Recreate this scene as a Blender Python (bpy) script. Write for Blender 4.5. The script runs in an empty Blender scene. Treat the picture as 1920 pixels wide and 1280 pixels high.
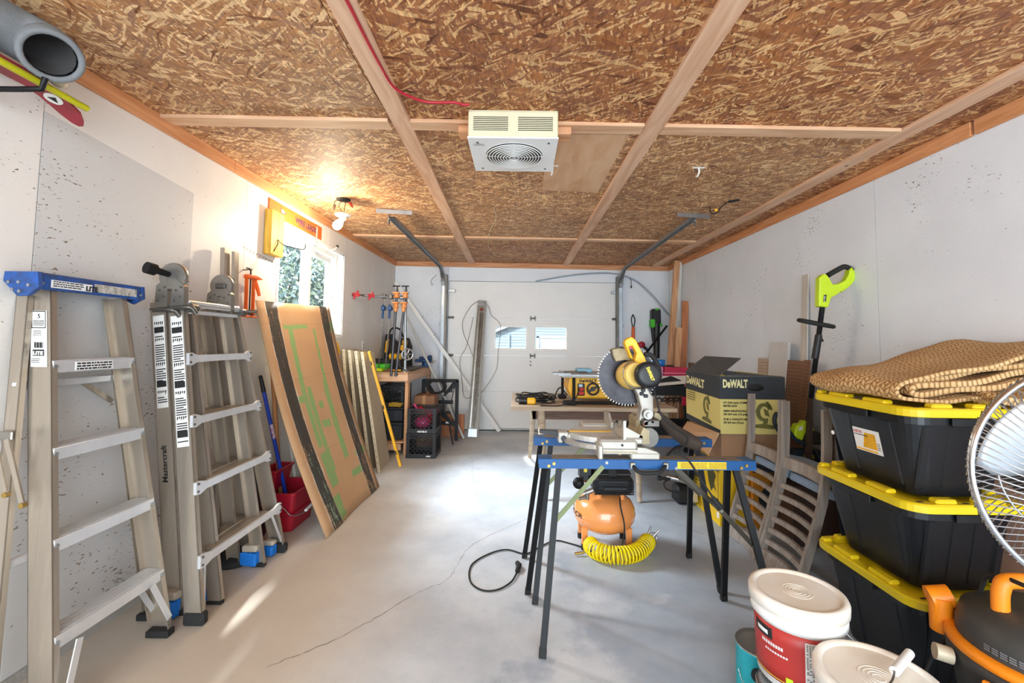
import bpy, math, random
from mathutils import Vector, Matrix
random.seed(7)
# ------------------------------------------------------------------ scene, camera, light
S = bpy.context.scene
COL = S.collection
F_PX = 820.0
cam = bpy.data.cameras.new('camera'); cam_o = bpy.data.objects.new('camera', cam); COL.objects.link(cam_o)
cam.sensor_width = 36.0; cam.lens = F_PX*36.0/1920; cam.clip_start = .02; cam.clip_end = 200
R_CAM = Matrix.Rotation(math.pi/2+math.radians(3.4), 3, 'X') @ Matrix.Rotation(math.radians(.65), 3, 'Z')
cam_o.matrix_world = Matrix.Translation((0, 0, 1.25)) @ R_CAM.to_4x4()
cam.shift_x = (960-974.55)/1920; cam.shift_y = (593.29-640)/1920
S.camera = cam_o
S.view_settings.view_transform = 'Standard'; S.view_settings.look = 'None'
S.view_settings.exposure = 1.27; S.view_settings.gamma = 1.0; S.view_settings.use_curve_mapping = False
W = bpy.data.worlds.new('sky'); S.world = W; W.use_nodes = True
bgn = W.node_tree.nodes['Background']; bgn.inputs[0].default_value = (.80, .90, 1, 1); bgn.inputs[1].default_value = .72

def area(name, loc, aim, sx, sy, power, col=(1, 1, 1)):
    l = bpy.data.lights.new(name, 'AREA'); l.shape = 'RECTANGLE'; l.size = sx; l.size_y = sy; l.energy = power; l.color = col
    o = bpy.data.objects.new(name, l); COL.objects.link(o); o.location = loc
    o.rotation_euler = (Vector(aim)-Vector(loc)).to_track_quat('-Z', 'Y').to_euler(); return o
area('rear_fill_lamp', (.2, -2.6, 1.5), (.2, 4.5, 1.35), 3.9, 2.6, 130, (.78, .90, 1))  # added soft fill lamp behind the camera, no real source stands there
area('window_sky', (-3.5, 4.1, 3.7), (-1.8, 3.8, 1.7), 2.6, 2.0, 330, (.78, .88, 1))
area('window_sky', (-7.2, 4.6, 6.8), (-1.2, 3.8, 1.6), 5, 3.6, 4300, (.80, .89, 1))
bl = bpy.data.lights.new('bulb_glow', 'POINT'); bl.energy = 12; bl.color = (1, .86, .64); bl.shadow_soft_size = .03
blo = bpy.data.objects.new('bulb_glow', bl); COL.objects.link(blo); blo.location = (-1.44, 3.36, 2.135)

sun = bpy.data.lights.new('sun', 'SUN'); sun.energy = 10; sun.angle = math.radians(5); sun.color = (1, .97, .92)
suno = bpy.data.objects.new('sun', sun); COL.objects.link(suno); suno.location = (-4, 10, 8); suno.rotation_euler = Vector((.29, -.96, -.795)).to_track_quat('-Z', 'Y').to_euler()

# ------------------------------------------------------------------ materials
MATS = {}
def sc(c):
    if isinstance(c, str): c = [int(c[i:i+2], 16)/255 for i in (0, 2, 4)]
    return tuple(((x/12.92) if x <= .04045 else ((x+.055)/1.055)**2.4) for x in c[:3])+(1,)
def _new(name):
    m = bpy.data.materials.new(name); m.use_nodes = True; nt = m.node_tree; b = nt.nodes['Principled BSDF']
    return m, nt, nt.nodes, nt.links, b
def M(name, col='808080', rough=.5, metal=0., var=.10, scale=9, bump=.0, bscale=60, col2=None, stretch=(1, 1, 1), spec=.5, coat=0.):
    """painted / plastic / metal surface: base colour with faint procedural mottling and fine relief"""
    if name in MATS: return MATS[name]
    m, nt, N, L, b = _new(name); c = sc(col)
    tc = N.new('ShaderNodeTexCoord'); mp = N.new('ShaderNodeMapping'); mp.inputs['Scale'].default_value = stretch
    L.new(tc.outputs['Object'], mp.inputs[0])
    nz = N.new('ShaderNodeTexNoise'); nz.inputs['Scale'].default_value = scale; nz.inputs['Detail'].default_value = 5; nz.inputs['Roughness'].default_value = .6
    L.new(mp.outputs[0], nz.inputs['Vector'])
    rp = N.new('ShaderNodeValToRGB'); rp.color_ramp.elements[0].position = .32; rp.color_ramp.elements[1].position = .68
    if col2: c0, c1 = sc(col2), c
    else: c0 = tuple(max(0, x*(1-var)) for x in c[:3])+(1,); c1 = tuple(min(1, x*(1+var*.6)) for x in c[:3])+(1,)
    rp.color_ramp.elements[0].color = c0; rp.color_ramp.elements[1].color = c1
    L.new(nz.outputs[0], rp.inputs[0]); L.new(rp.outputs[0], b.inputs['Base Color'])
    b.inputs['Roughness'].default_value = rough; b.inputs['Metallic'].default_value = metal
    b.inputs['Specular IOR Level'].default_value = spec; b.inputs['Coat Weight'].default_value = coat
    if bump:
        n2 = N.new('ShaderNodeTexNoise'); n2.inputs['Scale'].default_value = bscale; n2.inputs['Detail'].default_value = 3
        L.new(mp.outputs[0], n2.inputs['Vector'])
        bp = N.new('ShaderNodeBump'); bp.inputs['Strength'].default_value = bump; bp.inputs['Distance'].default_value = .01
        L.new(n2.outputs[0], bp.inputs['Height']); L.new(bp.outputs[0], b.inputs['Normal'])
    MATS[name] = m; return m
def WOOD(name, c1, c2, axis=1, rough=.65, knots=True, dens=14):
    if name in MATS: return MATS[name]
    m, nt, N, L, b = _new(name)
    tc = N.new('ShaderNodeTexCoord'); mp = N.new('ShaderNodeMapping'); s = [dens]*3; s[axis] = 1.1
    mp.inputs['Scale'].default_value = s; L.new(tc.outputs['Object'], mp.inputs[0])
    nz = N.new('ShaderNodeTexNoise'); nz.inputs['Scale'].default_value = 2.2; nz.inputs['Detail'].default_value = 6; nz.inputs['Distortion'].default_value = .6
    L.new(mp.outputs[0], nz.inputs['Vector'])
    rp = N.new('ShaderNodeValToRGB'); rp.color_ramp.elements[0].position = .35; rp.color_ramp.elements[1].position = .62
    rp.color_ramp.elements[0].color = sc(c2); rp.color_ramp.elements[1].color = sc(c1)
    L.new(nz.outputs[0], rp.inputs[0]); out = rp.outputs[0]
    if knots:
        vo = N.new('ShaderNodeTexVoronoi'); vo.inputs['Scale'].default_value = 4.2; L.new(tc.outputs['Object'], vo.inputs['Vector'])
        kr = N.new('ShaderNodeValToRGB'); kr.color_ramp.elements[0].position = .028; kr.color_ramp.elements[1].position = .05
        kr.color_ramp.elements[0].color = (1, 1, 1, 1); kr.color_ramp.elements[1].color = (0, 0, 0, 1)
        L.new(vo.outputs['Distance'], kr.inputs[0])
        mx = N.new('ShaderNodeMix'); mx.data_type = 'RGBA'; L.new(kr.outputs[0], mx.inputs[0]); L.new(out, mx.inputs[6]); mx.inputs[7].default_value = sc('6a3d22'); out = mx.outputs[2]
    L.new(out, b.inputs['Base Color']); b.inputs['Roughness'].default_value = rough
    MATS[name] = m; return m
def OSB(name, dark, mid, light, grey, seed=0.0):
    """strand board: layers of long thin flakes, each layer turned its own way, the upper ones hiding the lower"""
    m, nt, N, L, b = _new(name)
    tc = N.new('ShaderNodeTexCoord')
    wob = N.new('ShaderNodeTexNoise'); wob.inputs['Scale'].default_value = 3.5; wob.inputs['Detail'].default_value = 3; L.new(tc.outputs['Object'], wob.inputs['Vector'])
    wv = N.new('ShaderNodeVectorMath'); wv.operation = 'MULTIPLY_ADD'; L.new(wob.outputs['Color'], wv.inputs[0]); wv.inputs[1].default_value = (.10, .10, 0); L.new(tc.outputs['Object'], wv.inputs[2])
    prev = None; hprev = None
    for k, (ang, sx, sy, gate) in enumerate(((12, 40, 9, 0), (58, 62, 10, .40), (-28, 56, 9, .45), (96, 70, 13, .52), (24, 80, 12, .50), (-62, 90, 15, .58), (38, 75, 10, .56), (-8, 120, 17, .58), (75, 130, 20, .64), (-40, 110, 14, .62), (15, 50, 16, .80))):
        mp = N.new('ShaderNodeMapping'); mp.vector_type = 'TEXTURE'; mp.inputs['Rotation'].default_value = (0, 0, math.radians(ang))
        mp.inputs['Location'].default_value = (seed+k*3.1, seed*.7-k*1.7, 0)
        L.new(wv.outputs[0], mp.inputs[0])
        ms = N.new('ShaderNodeMapping'); ms.inputs['Scale'].default_value = (sy, sx, 0); L.new(mp.outputs[0], ms.inputs[0])
        vo = N.new('ShaderNodeTexVoronoi'); vo.voronoi_dimensions = '2D'; vo.inputs['Scale'].default_value = 1; L.new(ms.outputs[0], vo.inputs['Vector'])
        sp = N.new('ShaderNodeSeparateColor'); L.new(vo.outputs['Color'], sp.inputs[0])
        rp = N.new('ShaderNodeValToRGB'); e = rp.color_ramp.elements
        e[0].position = 0; e[0].color = sc(dark); e[1].position = 1; e[1].color = sc(light)
        for p_, c_ in ((.16, mid), (.42, grey), (.62, mid), (.80, light)):
            a = e.new(p_); a.color = sc(c_)
        L.new(sp.outputs[0], rp.inputs[0])
        if prev is None: prev = rp.outputs[0]; hprev = sp.outputs[2]
        else:
            g = N.new('ShaderNodeMath'); g.operation = 'GREATER_THAN'; g.inputs[1].default_value = gate; L.new(sp.outputs[1], g.inputs[0])
            mx = N.new('ShaderNodeMix'); mx.data_type = 'RGBA'; L.new(g.outputs[0], mx.inputs[0]); L.new(prev, mx.inputs[6]); L.new(rp.outputs[0], mx.inputs[7]); prev = mx.outputs[2]
            mh = N.new('ShaderNodeMix'); L.new(g.outputs[0], mh.inputs[0]); L.new(hprev, mh.inputs[2]); L.new(sp.outputs[2], mh.inputs[3]); hprev = mh.outputs[0]
    def tone(rot, scl, p0, p1, c0, c1, src, det=8):
        fs = N.new('ShaderNodeMapping'); fs.inputs['Scale'].default_value = scl; fs.inputs['Rotation'].default_value = (0, 0, rot); L.new(wv.outputs[0], fs.inputs[0])
        fn = N.new('ShaderNodeTexNoise'); fn.inputs['Scale'].default_value = 2.0; fn.inputs['Detail'].default_value = det; fn.inputs['Roughness'].default_value = .65; fn.inputs['Distortion'].default_value = .5; L.new(fs.outputs[0], fn.inputs['Vector'])
        fr = N.new('ShaderNodeValToRGB'); fr.color_ramp.elements[0].position = p0; fr.color_ramp.elements[1].position = p1
        fr.color_ramp.elements[0].color = c0; fr.color_ramp.elements[1].color = c1; L.new(fn.outputs[0], fr.inputs[0])
        m1 = N.new('ShaderNodeMix'); m1.data_type = 'RGBA'; m1.blend_type = 'MULTIPLY'; m1.inputs[0].default_value = 1; L.new(src, m1.inputs[6]); L.new(fr.outputs[0], m1.inputs[7]); return m1.outputs[2]
    c = tone(.9, (55, 9, 1), .3, .7, (.60, .56, .54, 1), (1.25, 1.25, 1.25, 1), prev)
    c = tone(-.5, (60, 8, 1), .36, .56, (.72, .66, .62, 1), (1.1, 1.1, 1.1, 1), c)
    c = tone(0, (.7, .7, 1), .35, .66, (.84, .81, .80, 1), (1.18, 1.18, 1.18, 1), c, 3)
    L.new(c, b.inputs['Base Color']); b.inputs['Roughness'].default_value = .62
    bp = N.new('ShaderNodeBump'); bp.inputs['Strength'].default_value = .25; bp.inputs['Distance'].default_value = .002; L.new(hprev, bp.inputs['Height']); L.new(bp.outputs[0], b.inputs['Normal'])
    return m
def WALLMAT(name, col, primer=False):
    """white paint over strand board: strand relief, small chips where the wood shows"""
    m, nt, N, L, b = _new(name); tc = N.new('ShaderNodeTexCoord')
    mp = N.new('ShaderNodeMapping'); mp.inputs['Scale'].default_value = (1, 1, 1); L.new(tc.outputs['Object'], mp.inputs[0])
    nz = N.new('ShaderNodeTexNoise'); nz.inputs['Scale'].default_value = 2.5; nz.inputs['Detail'].default_value = 5; L.new(mp.outputs[0], nz.inputs['Vector'])
    rp = N.new('ShaderNodeValToRGB'); c = sc(col); rp.color_ramp.elements[0].color = tuple(x*.93 for x in c[:3])+(1,); rp.color_ramp.elements[1].color = c
    rp.color_ramp.elements[0].position = .3; rp.color_ramp.elements[1].position = .6; L.new(nz.outputs[0], rp.inputs[0]); out = rp.outputs[0]
    # chips
    ms = N.new('ShaderNodeMapping'); ms.inputs['Scale'].default_value = (70, 48, 120); ms.inputs['Rotation'].default_value = (.5, .3, .2); L.new(tc.outputs['Object'], ms.inputs[0])
    n1 = N.new('ShaderNodeTexNoise'); n1.inputs['Scale'].default_value = 1; n1.inputs['Detail'].default_value = 3; L.new(ms.outputs[0], n1.inputs['Vector'])
    n2 = N.new('ShaderNodeTexNoise'); n2.inputs['Scale'].default_value = 3.1; n2.inputs['Detail'].default_value = 2; L.new(tc.outputs['Object'], n2.inputs['Vector'])
    ad = N.new('ShaderNodeMath'); ad.operation = 'MULTIPLY_ADD'; L.new(n2.outputs[0], ad.inputs[0]); ad.inputs[1].default_value = .45; L.new(n1.outputs[0], ad.inputs[2])
    gt = N.new('ShaderNodeValToRGB'); gt.color_ramp.elements[0].position = .955 if not primer else .955; gt.color_ramp.elements[1].position = .985
    L.new(ad.outputs[0], gt.inputs[0])
    if primer:   # the patch the top coat never covered, with far more chips in it
        sx = N.new('ShaderNodeSeparateXYZ'); L.new(tc.outputs['Object'], sx.inputs[0])
        def cmp(sock, op, v):
            q = N.new('ShaderNodeMath'); q.operation = op; L.new(sock, q.inputs[0]); q.inputs[1].default_value = v; return q.outputs[0]
        def mul(a, c_):
            q = N.new('ShaderNodeMath'); q.operation = 'MULTIPLY'; L.new(a, q.inputs[0]); L.new(c_, q.inputs[1]); return q.outputs[0]
        zl = N.new('ShaderNodeMath'); zl.operation = 'MULTIPLY_ADD'; L.new(sx.outputs[1], zl.inputs[0]); zl.inputs[1].default_value = .07; L.new(sx.outputs[2], zl.inputs[2])
        msk = mul(mul(cmp(sx.outputs[1], 'LESS_THAN', 2.362), cmp(sx.outputs[1], 'GREATER_THAN', 1.598)), cmp(zl.outputs[0], 'LESS_THAN', 2.214))
        mx = N.new('ShaderNodeMix'); mx.data_type = 'RGBA'; L.new(msk, mx.inputs[0]); L.new(out, mx.inputs[6]); mx.inputs[7].default_value = sc('d2cfcb'); out = mx.outputs[2]
        a2 = N.new('ShaderNodeMath'); a2.operation = 'MULTIPLY_ADD'; L.new(msk, a2.inputs[0]); a2.inputs[1].default_value = .06; L.new(ad.outputs[0], a2.inputs[2]); L.new(a2.outputs[0], gt.inputs[0])
    m3 = N.new('ShaderNodeMix'); m3.data_type = 'RGBA'; L.new(gt.outputs[0], m3.inputs[0]); L.new(out, m3.inputs[6]); m3.inputs[7].default_value = sc('7d6a58')
    L.new(m3.outputs[2], b.inputs['Base Color']); b.inputs['Roughness'].default_value = .5
    nb = N.new('ShaderNodeTexNoise'); nb.inputs['Scale'].default_value = 1.4; nb.inputs['Detail'].default_value = 6; L.new(ms.outputs[0], nb.inputs['Vector'])
    bp = N.new('ShaderNodeBump'); bp.inputs['Strength'].default_value = .22; bp.inputs['Distance'].default_value = .004; L.new(nb.outputs[0], bp.inputs['Height']); L.new(bp.outputs[0], b.inputs['Normal'])
    return m
def CONCRETE():
    m, nt, N, L, b = _new('concrete'); tc = N.new('ShaderNodeTexCoord')
    def noise(s, d=5, r=.6, v=None):
        n = N.new('ShaderNodeTexNoise'); n.inputs['Scale'].default_value = s; n.inputs['Detail'].default_value = d; n.inputs['Roughness'].default_value = r; L.new(v or tc.outputs['Object'], n.inputs['Vector']); return n.outputs[0]
    def ramp(src, p0, p1, c0, c1):
        r = N.new('ShaderNodeValToRGB'); r.color_ramp.elements[0].position = p0; r.color_ramp.elements[1].position = p1
        r.color_ramp.elements[0].color = c0; r.color_ramp.elements[1].color = c1; L.new(src, r.inputs[0]); return r.outputs[0]
    def mix(f, a, c, blend='MIX'):
        q = N.new('ShaderNodeMix'); q.data_type = 'RGBA'; q.blend_type = blend
        if isinstance(f, float): q.inputs[0].default_value = f
        else: L.new(f, q.inputs[0])
        for i, v in ((6, a), (7, c)):
            if isinstance(v, tuple): q.inputs[i].default_value = v
            else: L.new(v, q.inputs[i])
        return q.outputs[2]
    base = ramp(noise(1.6, 8, .65), .36, .62, sc('b4bac0'), sc('d2d5d7'))
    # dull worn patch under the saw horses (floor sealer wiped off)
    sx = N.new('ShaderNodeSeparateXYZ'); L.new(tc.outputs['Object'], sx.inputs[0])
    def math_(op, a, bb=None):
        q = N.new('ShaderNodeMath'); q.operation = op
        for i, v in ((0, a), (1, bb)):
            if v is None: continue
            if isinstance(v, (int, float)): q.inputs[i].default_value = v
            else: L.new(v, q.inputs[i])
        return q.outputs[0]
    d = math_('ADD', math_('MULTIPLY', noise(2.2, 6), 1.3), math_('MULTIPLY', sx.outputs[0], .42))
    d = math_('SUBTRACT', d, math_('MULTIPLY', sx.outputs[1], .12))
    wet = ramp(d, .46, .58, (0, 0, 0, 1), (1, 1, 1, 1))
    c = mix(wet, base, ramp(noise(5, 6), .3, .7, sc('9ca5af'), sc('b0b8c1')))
    # tan tint along the left side: dust plus warm light painted into the colour
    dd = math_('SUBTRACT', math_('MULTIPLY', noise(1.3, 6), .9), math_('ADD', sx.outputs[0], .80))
    dust_glow = ramp(dd, -.35, .65, (0, 0, 0, 1), (.72, .72, .72, 1))
    dust_glow2 = math_('MULTIPLY', dust_glow, ramp(math_('MULTIPLY', sx.outputs[1], .2), .44, .85, (1, 1, 1, 1), (.2, .2, .2, 1)))
    c = mix(dust_glow2, c, sc('bda98e'))
    c = mix(ramp(noise(70, 3, .7), .62, .72, (0, 0, 0, 1), (.35, .35, .35, 1)), c, sc('8e8a84'))
    L.new(c, b.inputs['Base Color']); b.inputs['Specular IOR Level'].default_value = .4
    L.new(ramp(noise(3, 4), .3, .7, (.34, .34, .34, 1), (.55, .55, .55, 1)), b.inputs['Roughness'])
    bp = N.new('ShaderNodeBump'); bp.inputs['Strength'].default_value = .12; bp.inputs['Distance'].default_value = .004; L.new(noise(45, 5), bp.inputs['Height']); L.new(bp.outputs[0], b.inputs['Normal'])
    return m
def GLASS(name='window glass'):
    if name in MATS: return MATS[name]
    m, nt, N, L, b = _new(name)   # thin clear pane: passes light straight through, with a faint mirror reflection
    N.remove(b); tr = N.new('ShaderNodeBsdfTransparent'); tr.inputs[0].default_value = (.93, .96, .97, 1); gl = N.new('ShaderNodeBsdfGlossy'); gl.inputs['Roughness'].default_value = .02
    mx = N.new('ShaderNodeMixShader'); mx.inputs[0].default_value = .012; L.new(tr.outputs[0], mx.inputs[1]); L.new(gl.outputs[0], mx.inputs[2]); L.new(mx.outputs[0], N['Material Output'].inputs[0])
    MATS[name] = m; return m
def EMIT(name, col, st):
    m, nt, N, L, b = _new(name); b.inputs['Emission Color'].default_value = sc(col); b.inputs['Emission Strength'].default_value = st; b.inputs['Base Color'].default_value = sc(col); return m

# ------------------------------------------------------------------ mesh helpers
UP = Vector((0, 0, 1))
def V(*a): return Vector(a if len(a) == 3 else a[0])
class MB:
    def __init__(s): s.v = []; s.f = []; s.sm = []
    def add(s, vs, fs, smooth=False):
        n = len(s.v); s.v += [Vector(v) for v in vs]; s.f += [tuple(i+n for i in f) for f in fs]; s.sm += [smooth]*len(fs); return s
    def hexa(s, p):   # 8 points: bottom ring 0-3, top ring 4-7
        return s.add(p, [(0, 3, 2, 1), (4, 5, 6, 7), (0, 1, 5, 4), (1, 2, 6, 5), (2, 3, 7, 6), (3, 0, 4, 7)])
    def box(s, x0, x1, y0, y1, z0, z1, bev=0):
        if bev:
            b = min(bev, abs(x1-x0)*.45, abs(y1-y0)*.45, abs(z1-z0)*.45)
            vs = []; X = ((x0, x0+b, x1-b, x1), (y0, y0+b, y1-b, y1), (z0, z0+b, z1-b, z1))
            # chamfered box: three rings per axis
            for (i, j, k) in [(a, c, d) for a in (0, 1) for c in (0, 1) for d in (0, 1)]:
                ix, jx, kx = (0, 3)[i], (0, 3)[j], (0, 3)[k]; ii, ji, ki = (1, 2)[i], (1, 2)[j], (1, 2)[k]
                vs += [(X[0][ix], X[1][ji], X[2][ki]), (X[0][ii], X[1][jx], X[2][ki]), (X[0][ii], X[1][ji], X[2][kx])]
            def q(i, j, k, a): return ((i*4+j*2+k)*3+a)
            fs = [tuple(q(i, j, k, 0) for j, k in ((0, 0), (0, 1), (1, 1), (1, 0))) for i in (0, 1)]
            fs += [tuple(q(i, j, k, 1) for i, k in ((0, 0), (1, 0), (1, 1), (0, 1))) for j in (0, 1)]
            fs += [tuple(q(i, j, k, 2) for i, j in ((0, 0), (0, 1), (1, 1), (1, 0))) for k in (0, 1)]
            for i in (0, 1):
                for j in (0, 1): fs.append((q(i, j, 0, 0), q(i, j, 1, 0), q(i, j, 1, 1), q(i, j, 0, 1)))
                for k in (0, 1): fs.append((q(i, 0, k, 0), q(i, 1, k, 0), q(i, 1, k, 2), q(i, 0, k, 2)))
            for j in (0, 1):
                for k in (0, 1): fs.append((q(0, j, k, 1), q(1, j, k, 1), q(1, j, k, 2), q(0, j, k, 2)))
            fs += [(q(i, j, k, 0), q(i, j, k, 1), q(i, j, k, 2)) for i in (0, 1) for j in (0, 1) for k in (0, 1)]
            c = Vector(((x0+x1)/2, (y0+y1)/2, (z0+z1)/2)); out = []
            for f in fs:
                p = [Vector(vs[a]) for a in f]; n = (p[1]-p[0]).cross(p[2]-p[0]); m = sum(p, Vector())/len(p)
                out.append(f if n.dot(m-c) > 0 else tuple(reversed(f)))
            return s.add(vs, out)
        return s.hexa([(x0, y0, z0), (x1, y0, z0), (x1, y1, z0), (x0, y1, z0), (x0, y0, z1), (x1, y0, z1), (x1, y1, z1), (x0, y1, z1)])
    def frame(s, a, b, up=None):
        a, b = V(a), V(b); d = (b-a).normalized(); u = Vector(up) if up is not None else (UP if abs(d.z) < .95 else Vector((0, 1, 0)))
        side = d.cross(u).normalized(); u = side.cross(d).normalized(); return a, b, d, side, u
    def bar(s, a, b, w, h, up=None, w2=None, h2=None):
        a, b, d, si, u = s.frame(a, b, up); w2 = w if w2 is None else w2; h2 = h if h2 is None else h2
        P = [a+si*i*w/2+u*j*h/2 for i, j in ((-1, -1), (1, -1), (1, 1), (-1, 1))]+[b+si*i*w2/2+u*j*h2/2 for i, j in ((-1, -1), (1, -1), (1, 1), (-1, 1))]
        return s.add(P, [(0, 1, 2, 3), (7, 6, 5, 4), (0, 4, 5, 1), (1, 5, 6, 2), (2, 6, 7, 3), (3, 7, 4, 0)])
    def cyl(s, a, b, r, r2=None, n=16, cap=True, smooth=True):
        a, b, d, si, u = s.frame(a, b); r2 = r if r2 is None else r2
        vs = [a+(si*math.cos(t)+u*math.sin(t))*r for t in [2*math.pi*i/n for i in range(n)]]+[b+(si*math.cos(t)+u*math.sin(t))*r2 for t in [2*math.pi*i/n for i in range(n)]]
        s.add(vs, [(i, i+n, (i+1) % n+n, (i+1) % n) for i in range(n)], smooth)
        if cap: s.add(vs[:n], [tuple(range(n))]); s.add(vs[n:], [tuple(reversed(range(n)))])
        return s
    def tube(s, pts, r, n=8, closed=False, rs=None, cap=True, flat=1.0):
        pts = [V(p) for p in pts]; m = len(pts)
        u = None; rings = []
        for i in range(m):
            if closed: d = pts[(i+1) % m]-pts[i-1]
            else: d = pts[min(i+1, m-1)]-pts[max(i-1, 0)]
            d = d.normalized() if d.length > 1e-9 else Vector((0, 0, 1))
            if u is None: u = UP if abs(d.z) < .9 else Vector((1, 0, 0))
            si = d.cross(u).normalized(); u = si.cross(d).normalized(); rr = rs[i] if rs else r
            rings.append([pts[i]+(si*math.cos(t)+u*math.sin(t)*flat)*rr for t in [2*math.pi*k/n for k in range(n)]])
        vs = [v for q in rings for v in q]; fs = []
        for i in range(m if closed else m-1):
            j = (i+1) % m
            fs += [(i*n+k, j*n+k, j*n+(k+1) % n, i*n+(k+1) % n) for k in range(n)]
        s.add(vs, fs, True)
        if cap and not closed: s.add(rings[0], [tuple(range(n))]); s.add(rings[-1], [tuple(reversed(range(n)))])
        return s
    def lathe(s, prof, c=(0, 0, 0), n=32, axis=(0, 0, 1), smooth=True):
        c = V(c); ax = V(axis).normalized(); u0 = Vector((1, 0, 0)) if abs(ax.x) < .9 else Vector((0, 1, 0))
        e1 = (u0-ax*u0.dot(ax)).normalized(); e2 = ax.cross(e1)
        vs = []; fs = []
        for r, z in prof: vs += [c+ax*z+(e1*math.cos(t)+e2*math.sin(t))*r for t in [2*math.pi*k/n for k in range(n)]]
        for i in range(len(prof)-1): fs += [(i*n+k, i*n+(k+1) % n, (i+1)*n+(k+1) % n, (i+1)*n+k) for k in range(n)]
        s.add(vs, fs, smooth)
        if prof[0][0] > 1e-4: s.add(vs[:n], [tuple(reversed(range(n)))])
        if prof[-1][0] > 1e-4: s.add(vs[-n:], [tuple(range(n))])
        return s
    def prism(s, poly, d):   # poly: 3-D points of one flat face, d: extrusion vector
        p = [V(q) for q in poly]; d = V(d); n = len(p)
        nrm = sum(((p[i]-p[0]).cross(p[i+1]-p[0]) for i in range(1, n-1)), Vector())
        if nrm.dot(d) > 0: p = p[::-1]
        vs = p+[q+d for q in p]
        return s.add(vs, [tuple(range(n)), tuple(reversed(range(n, 2*n)))]+[(i, n+i, n+(i+1) % n, (i+1) % n) for i in range(n)])
    def ell(s, c, rx, ry, rz, n=20, m=12):
        c = V(c); vs = []; fs = []
        for i in range(m+1):
            a = math.pi*i/m
            for k in range(n):
                t = 2*math.pi*k/n; vs.append(c+Vector((rx*math.sin(a)*math.cos(t), ry*math.sin(a)*math.sin(t), rz*math.cos(a))))
        for i in range(m): fs += [(i*n+k, (i+1)*n+k, (i+1)*n+(k+1) % n, i*n+(k+1) % n) for k in range(n)]
        return s.add(vs, fs, True)
    def grid(s, fn, nu, nv, smooth=True, wrap=False):
        vs = [fn(i/nu, j/nv) for j in range(nv+1) for i in range(nu+1)]; w = nu+1
        return s.add(vs, [(j*w+i, j*w+i+1, (j+1)*w+i+1, (j+1)*w+i) for j in range(nv) for i in range(nu)], smooth)
    def xf(s, mat):
        s.v = [mat @ v for v in s.v]; return s
    def build(s, name, mat, parent=None, label=None, kind=None, solid=None, bevel=0, local=False):
        me = bpy.data.meshes.new(name)
        off = WL.get(parent.name, Vector()) if parent and not local else Vector()
        me.from_pydata([tuple(v-off) for v in s.v], [], s.f); me.polygons.foreach_set('use_smooth', s.sm); me.update()
        if isinstance(mat, str): mat = MATS[mat]
        me.materials.append(mat)
        o = bpy.data.objects.new(name, me); COL.objects.link(o)
        if parent: o.parent = parent
        WL[o.name] = off
        if label: o['label'] = label
        if kind: o['kind'] = kind
        if solid:
            q = o.modifiers.new('thickness', 'SOLIDIFY'); q.thickness = solid; q.offset = 0
        if bevel:
            q = o.modifiers.new('edge', 'BEVEL'); q.width = bevel; q.segments = 2; q.limit_method = 'ANGLE'
        return o
WL = {}
def T(name, label, cat, loc=(0, 0, 0), group=None):
    o = bpy.data.objects.new(name, None); o.empty_display_size = .05; COL.objects.link(o); o.location = loc
    o['label'] = label; o['category'] = cat
    if group: o['group'] = group
    WL[o.name] = V(loc); return o
def tag(o, label, cat, group=None):
    o['label'] = label; o['category'] = cat
    if group: o['group'] = group
    return o
def struct(o): o['kind'] = 'structure'; return o
def copy_tree(o, parent=None):
    c = o.copy(); COL.objects.link(c); WL[c.name] = WL.get(o.name, Vector())
    if parent: c.parent = parent
    for ch in list(o.children): copy_tree(ch, c)
    return c
_T = {}
def text(s, size, org, right, up, mat, parent, name='lettering', depth=.0006, bold=0.0, width=None, shear=0.0):
    """flat lettering: real glyph outlines laid on a surface"""
    cu = bpy.data.curves.new('t', 'FONT'); cu.body = s; cu.size = size; cu.extrude = depth; cu.offset = bold; cu.shear = shear; cu.resolution_u = 3
    to = bpy.data.objects.new('t', cu); COL.objects.link(to)
    dg = bpy.context.evaluated_depsgraph_get(); me = bpy.data.meshes.new_from_object(to.evaluated_get(dg)); bpy.data.objects.remove(to)
    r = V(right).normalized(); u = V(up).normalized(); n = r.cross(u)
    off = WL.get(parent.name, Vector()) if parent else Vector(); org = V(org)
    if len(me.vertices):
        xs = [v.co.x for v in me.vertices]; k = 1.0
        if width: k = width/max(1e-6, max(xs)-min(xs))
        x0 = min(xs)
        for v in me.vertices:
            v.co = org+r*((v.co.x-x0)*k)+u*v.co.y+n*v.co.z-off
    me.materials.clear(); me.materials.append(MATS[mat] if isinstance(mat, str) else mat)
    o = bpy.data.objects.new(name, me); COL.objects.link(o); o.parent = parent; WL[o.name] = off; return o
def lines(mb, org, right, up, w, n, gap, h, seed=1, d=.0005):
    """rows of small print too fine to read"""
    rr = random.Random(seed); r = V(right).normalized(); u = V(up).normalized(); nn = r.cross(u); org = V(org)
    for i in range(n):
        x = 0
        while x < w*.93:
            q = min(rr.uniform(.04, .16)*w, w-x); a = org-u*(i*gap)+r*x
            mb.add([a+nn*d, a+r*q+nn*d, a+r*q+u*h+nn*d, a+u*h+nn*d], [(0, 1, 2, 3)]); x += q+.02*w
    return mb
def zc(x, y): return 2.388-.012*(6.22-y)-.008*x     # underside of the ceiling boards
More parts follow.
